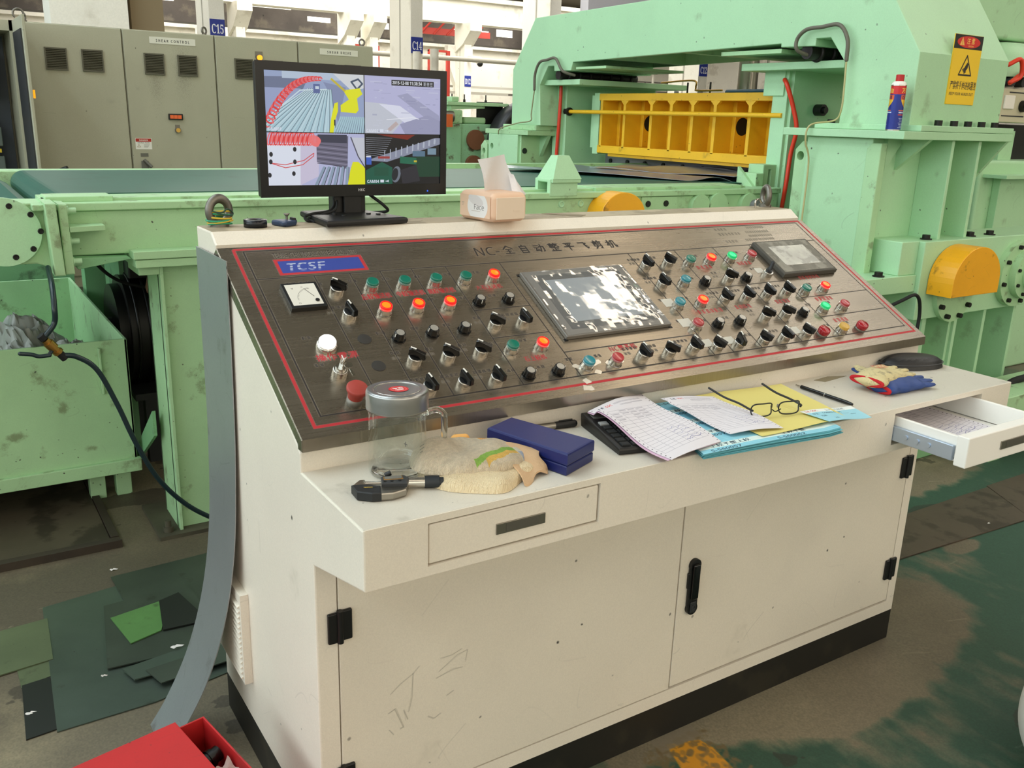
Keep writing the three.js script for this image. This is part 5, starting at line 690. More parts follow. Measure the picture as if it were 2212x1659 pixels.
const CONTROLS = [['h', 0.214, 0.175], ['d', 0.213, 0.257], ['W', 0.131, 0.342], ['K', 0.129, 0.424], ['E', 0.128, 0.507], ['o', 0.219, 0.333], ['o', 0.218, 0.416],
  ['G', 0.297, 0.174], ['L', 0.296, 0.257], ['k', 0.293, 0.345], ['h', 0.3, 0.415], ['d', 0.297, 0.5], ['G', 0.377, 0.175], ['L', 0.376, 0.257], ['k', 0.376, 0.342], ['h', 0.381, 0.416], ['d', 0.378, 0.501], ['G', 0.458, 0.175], ['L', 0.456, 0.258], ['k', 0.456, 0.342], ['h', 0.462, 0.416], ['d', 0.458, 0.502],
  ['G', 0.538, 0.175], ['L', 0.617, 0.175], ['k', 0.538, 0.257], ['k', 0.618, 0.258], ['h', 0.541, 0.335], ['d', 0.619, 0.335], ['G', 0.538, 0.422], ['L', 0.618, 0.424], ['k', 0.539, 0.505], ['k', 0.617, 0.507],
  ['T', 0.701, 0.502], ['r', 0.783, 0.504], ['d', 0.873, 0.495], ['h', 0.956, 0.497], ['d', 1.039, 0.494],
  ['d', 1.109, 0.171], ['f', 1.192, 0.168], ['G', 1.265, 0.175], ['L', 1.345, 0.174], ['g', 1.427, 0.174], ['r', 1.511, 0.172], ['d', 1.11, 0.252], ['T', 1.184, 0.257], ['k', 1.26, 0.261], ['h', 1.358, 0.253], ['k', 1.421, 0.261], ['J', 1.517, 0.25],
  ['T', 1.1, 0.341], ['L', 1.181, 0.342], ['d', 1.276, 0.334], ['d', 1.36, 0.334], ['d', 1.443, 0.333], ['d', 1.524, 0.332], ['G', 1.592, 0.341], ['L', 1.677, 0.338],
  ['r', 1.1, 0.424], ['k', 1.176, 0.427], ['k', 1.256, 0.427], ['h', 1.361, 0.419], ['h', 1.441, 0.419], ['k', 1.506, 0.426], ['g', 1.594, 0.422], ['r', 1.679, 0.422],
  ['f', 1.112, 0.503], ['s', 1.187, 0.504], ['f', 1.279, 0.505], ['d', 1.36, 0.504], ['f', 1.447, 0.502], ['D', 1.508, 0.509], ['A', 1.587, 0.51], ['D', 1.671, 0.51]];
{
  const colC = pixelCanvas(PW, PH, (u, v) => { const st = vnoise(u * 6, v * 640, 4096, 3) * 0.5 + vnoise(u * 40, v * 300, 4096, 5) * 0.5, n = fbm(u, v, 6, 5, 6), f = hash((u * PW) | 0, (v * PH) | 0, 2), k = 1 + (st - 0.5) * 0.09 + (n - 0.5) * 0.16 + (f - 0.5) * 0.05; return [152 * k, 142 * k, 127 * k]; });
  const X = colC.getContext('2d'); panelPrint(X, false);
  // greasy dirt, thickest round the knobs, as specks and smears
  rnd(31); for (const [k, x, s] of CONTROLS) { const n = k === 'k' ? 190 : k === 'o' ? 0 : 60; for (let i = 0; i < n; i++) { const a = rr(0, 6.3), r = rr(0.012, 0.03 + 0.014 * rnd()); X.globalAlpha = rr(0.1, 0.4); X.fillStyle = '#2a2520'; X.fillRect(ux(x + Math.cos(a) * r), us(s + Math.sin(a) * r * 1.1), rr(0.8, 3), rr(0.8, 2)); } }
  for (let i = 0; i < 900; i++) { X.globalAlpha = rr(0.08, 0.3); X.fillStyle = i % 4 ? '#38322a' : '#cfc7ba'; X.fillRect(rr(0, PW), rr(0, PH), rr(0.6, 3), rr(0.6, 2)); } X.globalAlpha = 1;
  const mr = pixelCanvas(PW / 2, PH / 2, (u, v) => { const n = fbm(u, v, 10, 9, 6), st = vnoise(u * 8, v * 320, 4096, 13); return [0, 255 * (0.185 + 0.13 * n + 0.05 * st), 255 * 0.86]; });
  const Y = mr.getContext('2d'); Y.scale(0.5, 0.5); panelPrint(Y, true);
  const g = flat(prismX([[PZ - 0.02, PY - 0.012], [PZ, PY], [-0.036, 0.986], [-0.036, 0.962], [-0.058, 0.962], [-0.058, 0.972], [PZ - 0.02, PY - 0.026]], -0.002, L + 0.002, 0.002)), p = g.attributes.position, uv = g.attributes.uv;
  for (let i = 0; i < p.count; i++) uv.setXY(i, (p.getX(i) + 0.002) / 1.904, 1 - Math.min(0.999, Math.max(0.001, ((p.getZ(i) - PZ) * EY - (p.getY(i) - PY) * EZ) / PS)));
  const mrt = ctex(mr, { srgb: false, clamp: true });
  part('control_panel', g, std({ map: ctex(colC, { clamp: true }), roughness: 1, metalness: 1, roughnessMap: mrt, metalnessMap: mrt }), con, 'brushed steel panel printed with black boxes and red captions', true);
}
function onP(name, geos, m, x, s, spin = 0, label, keep) { // geometry modelled with y up from the panel, placed on it
  const o = mesh(name, geos, m, keep); const P = onPanel(x, s), q = new THREE.Quaternion().setFromAxisAngle(new V3(1, 0, 0), PI / 2 - TH);
  o.position.set(...P); o.quaternion.copy(q); if (spin) o.rotateY(spin); con.add(o); if (label) o.userData.label = label; return o;
}
const lampM = (c, e, k) => std({ color: c, roughness: 0.25, emissive: e, emissiveIntensity: k });
const CAP = { G: phys({ color: 0x12705c, roughness: 0.25, clearcoat: 0.4 }), T: phys({ color: 0x1d7f8c, roughness: 0.25, clearcoat: 0.4 }), r: phys({ color: 0xa82a30, roughness: 0.28, clearcoat: 0.4 }), L: lampM(0xd01a1a, 0xff1408, 0.75), g: lampM(0x0a9a5a, 0x06d070, 0.55), A: plain(0xc9a04a, 0.4), W: lampM(0xffffff, 0xffffff, 1.6) };
const hot = lampM(0xff7a20, 0xff5a08, 1.5), hotG = lampM(0x20e080, 0x10e888, 0.8), ringG = phys({ color: 0xffffff, roughness: 0.06, transmission: 0.85, thickness: 0, ior: 1.45 });
const collarGeo = lathe([[0.0155, 0], [0.0152, 0.012], [0.0138, 0.0145], [0, 0.0145]], 0, 0, 0, 28), bezelGeo = lathe([[0.015, 0], [0.015, 0.002], [0.0138, 0.003], [0.0138, 0.015], [0.0145, 0.0155], [0, 0.0155]], 0, 0, 0, 28);
const capGeo = lathe([[0.013, 0.0155], [0.013, 0.0225], [0.0122, 0.0245], [0.0105, 0.0245], [0.0098, 0.0235], [0, 0.0235]], 0, 0, 0, 28), glowGeo = lathe([[0.0092, 0.0236], [0, 0.0245]], 0, 0, 0, 20);
const knobGeo = (() => { const s = new THREE.Shape(); for (let i = 0; i <= 64; i++) { const a = i / 64 * 2 * PI, r = 0.0142 + 0.0007 * Math.cos(a * 8); i ? s.lineTo(Math.cos(a) * r, Math.sin(a) * r) : s.moveTo(r, 0); } const g = extr(s, 0.002, 0.0205, 0.0015).rotateX(-PI / 2); const p = g.attributes.position; for (let i = 0; i < p.count; i++) { const k = 1 - 0.16 * Math.max(0, p.getY(i)) / 0.0205; p.setX(i, p.getX(i) * k); p.setZ(i, p.getZ(i) * k); } return [g, cylY(0, 0, 0.004, 0, 0.0158, 28)]; })();
const handleGeo = prismX([[-0.016, 0.0145], [0.02, 0.0145], [0.022, 0.018], [0.019, 0.03], [-0.012, 0.0335], [-0.017, 0.03]], -0.0055, 0.0055, 0.002), handle2 = prismX([[-0.017, 0.0145], [0.018, 0.0145], [0.018, 0.031], [-0.017, 0.031]], -0.0048, 0.0048, 0.0015), markGeo = bx(-0.0014, 0.0014, 0.0322, 0.0344, -0.0155, -0.003);
for (const g of [bezelGeo, capGeo, glowGeo]) g.scale(1.1, 0.97, 1.1);
for (const [k, x, s] of CONTROLS) {
  if ('GTrLgA'.includes(k)) {
    const b = onP('push_button', bezelGeo, M.chrome, x, s, 0, { L: 'button glowing red', g: 'button glowing green', A: 'amber button', G: 'green button', T: 'teal button', r: 'unlit red button' }[k]);
    b.add(mesh('button_cap', capGeo, CAP[k])); if (k === 'L') b.add(mesh('glowing_lamp', glowGeo, hot)); if (k === 'g') b.add(mesh('glowing_lamp', glowGeo, hotG)); if (k !== 'A') b.add(mesh('clear_ring', lathe([[0.0134, 0.0155], [0.0146, 0.0155], [0.0146, 0.019], [0.0134, 0.019], [0.0134, 0.0155]], 0, 0, 0, 28), ringG));
  } else if ('hdfs'.includes(k)) {
    const a = { h: 0.85, d: 0.2, f: 0.45, s: -0.25 }[k], b = onP('selector_switch', collarGeo, M.chrome, x, s, a);
    b.add(mesh('switch_disc', cylY(0, 0.0143, 0.0152, 0, 0.013, 28), M.black), mesh('switch_lever', k === 'f' ? handle2 : handleGeo, M.blackGloss)); b.add(mesh('pointer_mark', markGeo, M.white));
  } else if (k === 'k') {
    const b = onP('rotary_knob', knobGeo, M.blackGloss, x, s, (x * 37 + s * 91) % 3 - 1.5); b.add(mesh('knob_cap', cylY(0, 0.02, 0.0212, 0, 0.0092, 24), plain(0xb9b4ac, 0.35, 0.5)), mesh('pointer_line', bx(-0.0007, 0.0007, 0.006, 0.0206, 0.0112, 0.0134), M.white));
  } else if (k === 'W') { const b = onP('push_button', lathe([[0.0215, 0], [0.0215, 0.006], [0.018, 0.009], [0, 0.009]], 0, 0, 0, 36), M.chrome, x, s, 0, 'large lamp glowing white'); b.add(mesh('glowing_lamp', lathe([[0.0175, 0.008], [0.018, 0.016], [0.0155, 0.02], [0, 0.0215]], 0, 0, 0, 36), CAP.W)); }
  else if (k === 'E') { const b = onP('emergency_stop', lathe([[0.016, 0], [0.016, 0.018], [0, 0.018]], 0, 0, 0, 28), M.dullSteel, x, s, 0, 'red mushroom stop button'); b.add(mesh('mushroom_head', lathe([[0.015, 0.016], [0.0165, 0.03], [0.021, 0.037], [0.0215, 0.042], [0.019, 0.0455], [0, 0.047]], 0, 0, 0, 40), plain(0xa23a30, 0.5))); }
  else if (k === 'o') onP('blanking_plug', lathe([[0.015, 0], [0.015, 0.0012], [0, 0.0014]], 0, 0, 0, 32), plain(0x2c2925, 0.65), x, s, 0, 'flat dark blanking plug');
  else if (k === 'D') { const b = onP('push_button', lathe([[0.0155, 0], [0.0155, 0.004], [0, 0.004]], 0, 0, 0, 28), M.dullSteel, x, s, 0, 'red domed lamp'); b.add(mesh('dome', lathe([[0.0145, 0.003], [0.0165, 0.009], [0.0165, 0.016], [0.0145, 0.02], [0, 0.0215]], 0, 0, 0, 32), phys({ color: 0xa01424, roughness: 0.2, clearcoat: 0.5 }))); }
  else if (k === 'J') { const b = onP('joystick', collarGeo, M.chrome, x, s, 0, 'small joystick'); b.add(mesh('stick', [...tube([[0, 0.014, 0], [0.004, 0.024, -0.003], [0.008, 0.038, -0.008]], 0.0055, 10), cylY(0, 0.013, 0.02, 0, 0.01, 16)], M.darkGrey)); }
  else if (k === 'K') { const b = onP('key_switch', [collarGeo, cylY(0, 0.0145, 0.021, 0, 0.0105, 24)], M.chrome, x, s, 0, 'key switch with a key and ring'); b.add(mesh('key', [bx(-0.0012, 0.0012, 0.02, 0.046, -0.008, 0.008, 0.001)], M.chrome), mesh('key_ring', new THREE.TorusGeometry(0.0095, 0.0011, 8, 32).rotateY(0.6).rotateX(0.3).translate(0.002, 0.04, 0.003), M.chrome), mesh('spare_key', [cylY(0.006, 0.0375, 0.0395, 0.016, 0.0085, 24).rotateX(0), bx(0.0038, 0.0082, 0.0378, 0.0392, 0.023, 0.047), bx(0.0082, 0.0098, 0.0378, 0.0392, 0.034, 0.0375), bx(0.0082, 0.01, 0.0378, 0.0392, 0.041, 0.0445)], M.chrome)); }
}
{ // analogue voltmeter
  const c = canvas(256, 256, (X) => { X.fillStyle = '#dcd9cf'; X.fillRect(0, 0, 256, 256); X.strokeStyle = '#33302b'; X.lineWidth = 5; X.beginPath(); X.moveTo(150, 56); X.lineTo(206, 160); X.stroke(); X.fillStyle = '#33302b'; X.font = 'bold 26px sans-serif'; X.fillText('V', 44, 60); X.font = '16px sans-serif'; X.fillText('50', 128, 44); X.fillText('100', 168, 66); X.lineWidth = 2; X.beginPath(); X.arc(210, 200, 150, PI * 1.02, PI * 1.44); X.stroke(); for (let i = 0; i <= 10; i++) { const a = PI * (1.02 + 0.042 * i); X.beginPath(); X.moveTo(210 + Math.cos(a) * 150, 200 + Math.sin(a) * 150); X.lineTo(210 + Math.cos(a) * 138, 200 + Math.sin(a) * 138); X.stroke(); } X.beginPath(); X.arc(62, 232, 8, 0, 7); X.stroke(); });
  const m = onP('voltmeter', bx(-0.04, 0.04, 0, 0.011, -0.041, 0.041, 0.001), M.black, 0.1335, 0.188, 0, 'square analogue meter with white dial'); m.add(mesh('dial', new THREE.PlaneGeometry(0.067, 0.069).rotateX(-PI / 2).translate(0, 0.0113, -0.001), std({ map: ctex(c, { clamp: true }), roughness: 0.35 }), true), mesh('zero_screw', cylY(0.023, 0.0112, 0.0135, 0.021, 0.0045, 20), M.black));
}
{ // film-covered touch screen in the middle
  const m = onP('touch_screen', bx(-0.163, 0.163, 0, 0.011, -0.12, 0.122, 0.002), plain(0x7e7b76, 0.4, 0.6), 0.861, 0.288, 0, 'touch screen under crinkled clear film');
  m.add(mesh('bezel', bx(-0.135, 0.135, 0.0105, 0.0118, -0.102, 0.1, 0.001), M.darkGrey), mesh('display', bx(-0.112, 0.104, 0.0117, 0.0124, -0.08, 0.076), std({ color: 0x8a949c, roughness: 0.25, emissive: 0x9aa6b0, emissiveIntensity: 0.12 })));
  for (let i = 0; i < 4; i++) m.add(mesh('side_key', bx(0.112, 0.124, 0.0115, 0.0128, -0.02 + i * 0.026, -0.008 + i * 0.026, 0.0005), plain(0x9b9a90, 0.5)));
  const film = sheet([[-0.158, 0.0145, -0.117], [0.158, 0.0145, -0.121], [0.16, 0.0145, 0.119], [-0.158, 0.0145, 0.118]], 70, 54, (u, v) => { const e = Math.max(Math.abs(u - 0.5), Math.abs(v - 0.5)) * 2, n = Math.abs(fbm(u * 0.99, v * 0.99, 5, 71, 5) - 0.5) * 2, w = e > 0.72 ? 1 : 0.35; const m = fbm(u * 0.99, v * 0.99, 3, 12, 2); return 0.0045 * n * w + 0.006 * (m - 0.4) + (e > 0.93 ? -0.0022 : 0); }, 0.0002);
  m.add(mesh('clear_film', film, phys({ color: 0xffffff, roughness: 0.08, transmission: 0.94, thickness: 0, ior: 1.75, specularIntensity: 1 }), true));
  for (const [x, z] of [[-0.163, -0.12], [0.163, 0.122], [-0.163, 0.122]]) m.add(mesh('corner_gap', bx(x - 0.005, x + 0.005, 0, 0.001, z - 0.004, z + 0.004), M.black));
}
{ // second dusty display at the right
  const m = onP('operator_display', prismY([[-0.117, -0.078], [0.117, -0.078], [0.117, 0.078], [-0.117, 0.078]], 0, 0.016, 0.003), plain(0x4b4841, 0.6), 1.683, 0.193, 0, 'dusty dark operator display with pale screen'); const dusty = std({ map: ctex(worn(0xb5b2a6, { s: 88, amp: 0.16, dirt: 0x75736a, dirtAt: 0.55, dirtMix: 0.5, chips: 20, scuffs: 40 }), { metres: 0.2 }), roughness: 0.25 });
  m.add(mesh('dusty_face', bx(-0.109, 0.109, 0.015, 0.0166, -0.072, 0.07), std({ map: ctex(worn(0x706c62, { s: 89, amp: 0.2, dirt: 0x9c988c, dirtAt: 0.52, dirtMix: 0.6, chips: 20, scuffs: 80 }), { metres: 0.15 }), roughness: 0.5 })), mesh('display', bx(-0.078, 0.076, 0.0164, 0.0172, -0.048, 0.042), dusty));
}
for (const [x, s, w, h] of [[1.505, 0.228, 0.03, 0.022], [1.083, 0.322, 0.036, 0.03], [1.083, 0.402, 0.04, 0.03], [1.088, 0.482, 0.046, 0.026], [1.17, 0.484, 0.038, 0.026], [1.42, 0.482, 0.04, 0.026]]) onP('caption_sticker', bx(-w / 2, w / 2, 0, 0.0007, -h / 2, h / 2), plain(0xcdc8bc, 0.5), x, s);
{ // torn bright tape round the start and stop buttons
  const tape = plain(0xded9ce, 0.2, 0.55); rnd(61);
  for (const [x, s, r] of [[0.676, 0.497, 0.014], [0.735, 0.492, 0.016], [0.72, 0.522, 0.012], [0.765, 0.5, 0.011], [0.676, 0.545, 0.012], [0.668, 0.566, 0.016]]) { const p = []; for (let i = 0; i < 9; i++) { const a = i / 9 * 2 * PI, q = r * rr(0.5, 1.2); p.push([Math.cos(a) * q, Math.sin(a) * q * 0.7]); } onP('torn_tape', prismY(p, 0, 0.0006), tape, x, s); }
}

// ───────────── things on top of the console ─────────────
const TY = 1.303, DY = 0.918;
{
  const t = thing('monitor', 'black flat monitor showing four camera pictures on top of the console', 'monitor');
  const x0 = 0.158, x1 = 0.663, y0 = 1.363, y1 = 1.676, z = -0.715;
  part('housing', [bx(x0, x1, y0, y1, z - 0.022, z, 0.006), bx(x0 + 0.05, x1 - 0.05, y0 + 0.04, y1 - 0.05, z - 0.045, z - 0.02, 0.012)], M.black, t);
  part('bezel', [bx(x0, x1, y1 - 0.02, y1 + 0.0005, z - 0.002, z + 0.004), bx(x0, x1, y0 - 0.0005, y0 + 0.028, z - 0.002, z + 0.004), bx(x0, x0 + 0.02, y0 + 0.028, y1 - 0.02, z - 0.002, z + 0.004), bx(x1 - 0.018, x1, y0 + 0.028, y1 - 0.02, z - 0.002, z + 0.004)], plain(0x0b0b0c, 0.28), t);
  const W = 1280, H = 760, sc = canvas(W, H, (X) => {
    const R = (c, x, y, w, h) => { X.fillStyle = c; X.fillRect(x, y, w, h); }, poly = (c, p) => { X.fillStyle = c; X.beginPath(); p.forEach(([a, b], i) => (i ? X.lineTo(a, b) : X.moveTo(a, b))); X.closePath(); X.fill(); }, ln = (c, w, p) => { X.strokeStyle = c; X.lineWidth = w; X.lineJoin = X.lineCap = 'round'; X.beginPath(); p.forEach(([a, b], i) => (i ? X.lineTo(a, b) : X.moveTo(a, b))); X.stroke(); };
    rnd(17);
    // camera 1: roller table with a red coiled hose and yellow steps
    R('#98a8cc', 0, 0, 690, 398); poly('#6d7896', [[0, 40], [300, 30], [260, 110], [60, 250], [0, 280]]); R('#b8c8dd', 120, 0, 400, 46); poly('#8590b4', [[400, 60], [560, 90], [500, 330], [440, 130]]);
    for (let i = 0; i < 14; i++) { const a = 290 + i * 12, b = -160 + i * 46; poly(i % 2 ? '#a9cbd8' : '#b6d4e0', [[a, 108], [a + 12, 108], [b + 46, 398], [b, 398]]); ln('#4d5d6e', 3.4, [[a + 11, 108], [b + 44, 398]]); ln('#d4e8f0', 3, [[a + 4, 108], [b + 14, 398]]); } poly('#9aa6cc', [[0, 110], [245, 110], [30, 300], [0, 310]]); ln('#cfe2ea', 8, [[20, 300], [240, 120], [420, 108]]);
    for (let i = 0; i < 15; i++) { ln('#a9cbd8', 12, [[520 + i * 14, 292], [470 + i * 17, 398]]); ln('#4d5d6e', 3, [[528 + i * 14, 292], [480 + i * 17, 398]]); } R('#5a6aa0', 330, 76, 46, 60); R('#c9d8e6', 344, 90, 26, 18);
    poly('#d8dce0', [[470, 0], [690, 0], [690, 90], [600, 110]]); ln('#42526a', 12, [[600, 50], [650, 30], [680, 60], [640, 100], [600, 50]]); poly('#e6e81e', [[540, 110], [660, 90], [680, 130], [640, 160], [650, 240], [630, 262], [520, 256], [520, 210], [580, 170]]); poly('#e6e81e', [[476, 200], [500, 190], [500, 250], [482, 300], [464, 398], [436, 398], [450, 300]]); poly('#c9b83a', [[460, 30], [560, 110], [548, 120], [450, 40]]); R('#30343a', 470, 310, 10, 40);
    X.globalAlpha = 1; for (let i = 0; i < 30; i++) { const u = i / 29, a = 20 + u * 360, b = 300 * Math.pow(1 - u, 2.6) + 40; X.strokeStyle = i % 2 ? '#e5383c' : '#f0666a'; X.lineWidth = 10 - 4 * u; X.beginPath(); X.ellipse(a, b, 30 - 18 * u, 30 - 18 * u, 0.7, 0.6, 5.6); X.stroke(); }
    // camera 2: washed-out pale machinery
    R('#b9bade', 696, 0, W - 696, 398); poly('#c6cbd8', [[696, 180], [860, 190], [1000, 290], [900, 398], [696, 398]]); poly('#dfe2f4', [[800, 190], [960, 200], [1120, 300], [1000, 320]]); poly('#a2a4c4', [[940, 130], [1020, 110], [1270, 260], [1280, 320], [1160, 280]]); poly('#9c9ebe', [[960, 330], [1180, 260], [1280, 300], [1280, 398], [1000, 398]]); for (let i = 0; i < 46; i++) { X.globalAlpha = 0.4; R(i % 2 ? '#d5d6ea' : '#8c8eb2', rr(720, 1260), rr(10, 380), rr(10, 90), rr(3, 10)); } X.globalAlpha = 1; ln('#eef0fa', 5, [[860, 300], [1060, 280], [1110, 290]]); poly('#c0b0b0', [[860, 370], [930, 310], [950, 330], [890, 380]]);
    R('#10141c', 898, 22, 330, 38); X.fillStyle = '#e8ecf4'; X.font = 'bold 32px sans-serif'; X.fillText('2015-12-08 11:38:34', 904, 52, 230); for (let i = 0; i < 3; i++) { R('#cfd4e0', 1146 + i * 26, 30, 20, 4); R('#cfd4e0', 1146 + i * 26, 40, 20, 3); R('#cfd4e0', 1146 + i * 26, 50, 20, 4); if (i < 2) R('#cfd4e0', 1154 + i * 26, 30, 3, 22); }
    // camera 3: red coil, white plate, dark louvres, yellow post
    R('#b8bce0', 0, 404, 690, 356); poly('#e2e8f6', [[0, 480], [230, 470], [230, 760], [0, 760]]); poly('#cfc8e0', [[230, 460], [360, 480], [350, 700], [220, 760]]); poly('#6c6a80', [[340, 420], [570, 420], [560, 650], [340, 600]]); for (let i = 0; i < 9; i++) ln(i % 2 ? '#8b88a0' : '#4e4c60', 6, [[345, 480 + i * 16], [560, 500 + i * 17]]); poly('#3a3c50', [[350, 412], [560, 412], [560, 470], [350, 466]]); for (let i = 0; i < 7; i++) { ln('#8fa2b8', 18, [[390 + i * 34, 640], [330 + i * 44, 760]]); ln('#39424e', 5, [[402 + i * 34, 640], [345 + i * 44, 760]]); } poly('#e4e81c', [[600, 600], [640, 600], [690, 640], [690, 760], [560, 760], [580, 660]]); poly('#c8ccd8', [[590, 430], [690, 430], [690, 600], [640, 560]]); ln('#505060', 8, [[590, 430], [640, 560], [690, 640]]);
    for (let i = 0; i < 19; i++) { X.strokeStyle = i % 2 ? '#e43a3e' : '#f4787a'; X.lineWidth = 8; X.beginPath(); X.ellipse(20 + i * 16, 446, 12, 42, 0.25, 0, 7); X.stroke(); } for (let i = 0; i < 6; i++) { X.beginPath(); X.ellipse(330, 450 + i * 6, 40 - i * 3, 26 - i * 3, 0.3, 0, 7); X.stroke(); } ln('#d8484a', 5, [[30, 610], [120, 620], [250, 590], [320, 540], [318, 560], [240, 620], [120, 640], [30, 612]]); X.fillStyle = '#22242c'; for (const [a, b] of [[26, 550], [22, 600], [188, 515], [186, 600], [176, 680], [12, 690]]) { X.beginPath(); X.ellipse(a, b, 12, 16, 0, 0, 7); X.fill(); }
    // camera 4: dark hall with green machines
    R('#0c1018', 696, 404, W - 696, 356); poly('#7c2418', [[780, 404], [1080, 404], [1020, 440], [900, 424]]); poly('#8c92a8', [[700, 590], [1240, 424], [1280, 424], [1280, 470], [860, 600]]); for (let i = 0; i < 10; i++) { ln('#b4bccc', 6 + i, [[840 + i * 44, 590 - i * 14], [842 + i * 44, 520 - i * 9]]); ln('#c8cede', 2, [[700, 430 + i * 13], [900 - i * 8, 430 + i * 15]]); } R('#5a7890', 1060, 520, 100, 40); R('#7a94a8', 1180, 500, 70, 46); poly('#175a48', [[696, 660], [820, 600], [900, 640], [900, 760], [696, 760]]); poly('#1d6a50', [[960, 560], [1100, 570], [1110, 620], [960, 610]]); R('#12402e', 1090, 560, 190, 150); R('#1a5240', 760, 640, 110, 60); X.fillStyle = '#6f7886'; X.beginPath(); X.ellipse(930, 690, 34, 60, 0.2, 0, 7); X.fill(); X.fillStyle = '#1d222a'; X.beginPath(); X.ellipse(920, 690, 24, 46, 0.2, 0, 7); X.fill(); poly('#2a2a34', [[960, 660], [1090, 620], [1120, 740], [980, 760]]); R('#c8b83a', 1070, 588, 24, 14); R('#3a60c0', 700, 560, 40, 60); R('#a03c3c', 790, 560, 90, 16); R('#d8dce8', 700, 556, 36, 12);
    R('#1a1c24', 690, 0, 5, H); R('#1a1c24', 0, 398, W, 5); X.fillStyle = '#dfe6f4'; X.font = 'bold 28px sans-serif'; X.fillText('CAM02', 704, 390); X.fillText('CAM04', 704, 750); X.fillText('CAM01', 12, 390); X.fillText('CAM03', 12, 752); for (const y of [368, 728]) { R('#dfe6f4', 806, y, 28, 20); poly('#dfe6f4', [[846, y + 8], [858, y + 8], [870, y], [870, y + 20], [858, y + 14], [846, y + 14]]); }
  });
  part('screen', new THREE.PlaneGeometry(x1 - x0 - 0.038, y1 - y0 - 0.048).translate((x0 + x1) / 2 + 0.001, (y0 + y1) / 2 + 0.004, z + 0.001), std({ color: 0x050505, roughness: 0.3, emissive: 0xffffff, emissiveMap: ctex(sc, { clamp: true }), emissiveIntensity: 0.92 }), t, 'lit screen with four camera pictures', true);
  const lg = canvas(128, 48, (X) => { X.fillStyle = '#0b0b0c'; X.fillRect(0, 0, 128, 48); X.fillStyle = '#c9c9cc'; X.font = 'bold 38px sans-serif'; X.textAlign = 'center'; X.fillText('HKC', 64, 38, 110); });
  part('maker_name', new THREE.PlaneGeometry(0.032, 0.012).translate(0.418, 1.378, z + 0.0045), std({ map: ctex(lg, { clamp: true }), roughness: 0.3 }), t, null, true);
  part('power_light', cylZ(0.607, 1.372, z + 0.003, z + 0.005, 0.0018, 10), std({ color: 0x2040ff, emissive: 0x3060ff, emissiveIntensity: 2 }), t, 'tiny blue power light');
  part('neck', [bx(0.352, 0.44, 1.315, 1.42, z - 0.06, z - 0.02, 0.006), bx(0.375, 0.425, 1.312, 1.4, z - 0.02, z - 0.008, 0.004)], M.black, t);
  part('stand_base', [prismY([[0.262, -0.555], [0.487, -0.585], [0.455, -0.815], [0.285, -0.8]], TY + 0.001, TY + 0.017, 0.006), cylY(0.33, TY + 0.015, TY + 0.022, -0.68, 0.006, 12), cylY(0.345, TY + 0.015, TY + 0.02, -0.655, 0.006, 12), cylY(0.418, TY + 0.015, TY + 0.021, -0.67, 0.006, 12), cylY(0.44, TY + 0.015, TY + 0.02, -0.66, 0.006, 12)], M.black, t);
  part('power_lead', tube([[0.355, 1.37, z - 0.03], [0.352, 1.34, z - 0.02], [0.33, 1.325, -0.72], [0.29, 1.322, -0.71], [0.262, 1.316, -0.7], [0.262, 1.307, -0.685], [0.285, 1.305, -0.69]], 0.0035, 8, 60), M.rubber, t);
  part('video_lead', [...tube([[0.445, 1.37, z - 0.03], [0.455, 1.36, z - 0.02], [0.485, 1.335, -0.72], [0.5, 1.318, -0.74], [0.45, 1.312, -0.78]], 0.004, 8, 50), ...tube([[0.365, 1.355, z - 0.03], [0.345, 1.33, -0.71], [0.3, 1.318, -0.7], [0.27, 1.31, -0.7], [0.275, 1.306, -0.67]], 0.003, 8, 50)], M.rubber, t);
}
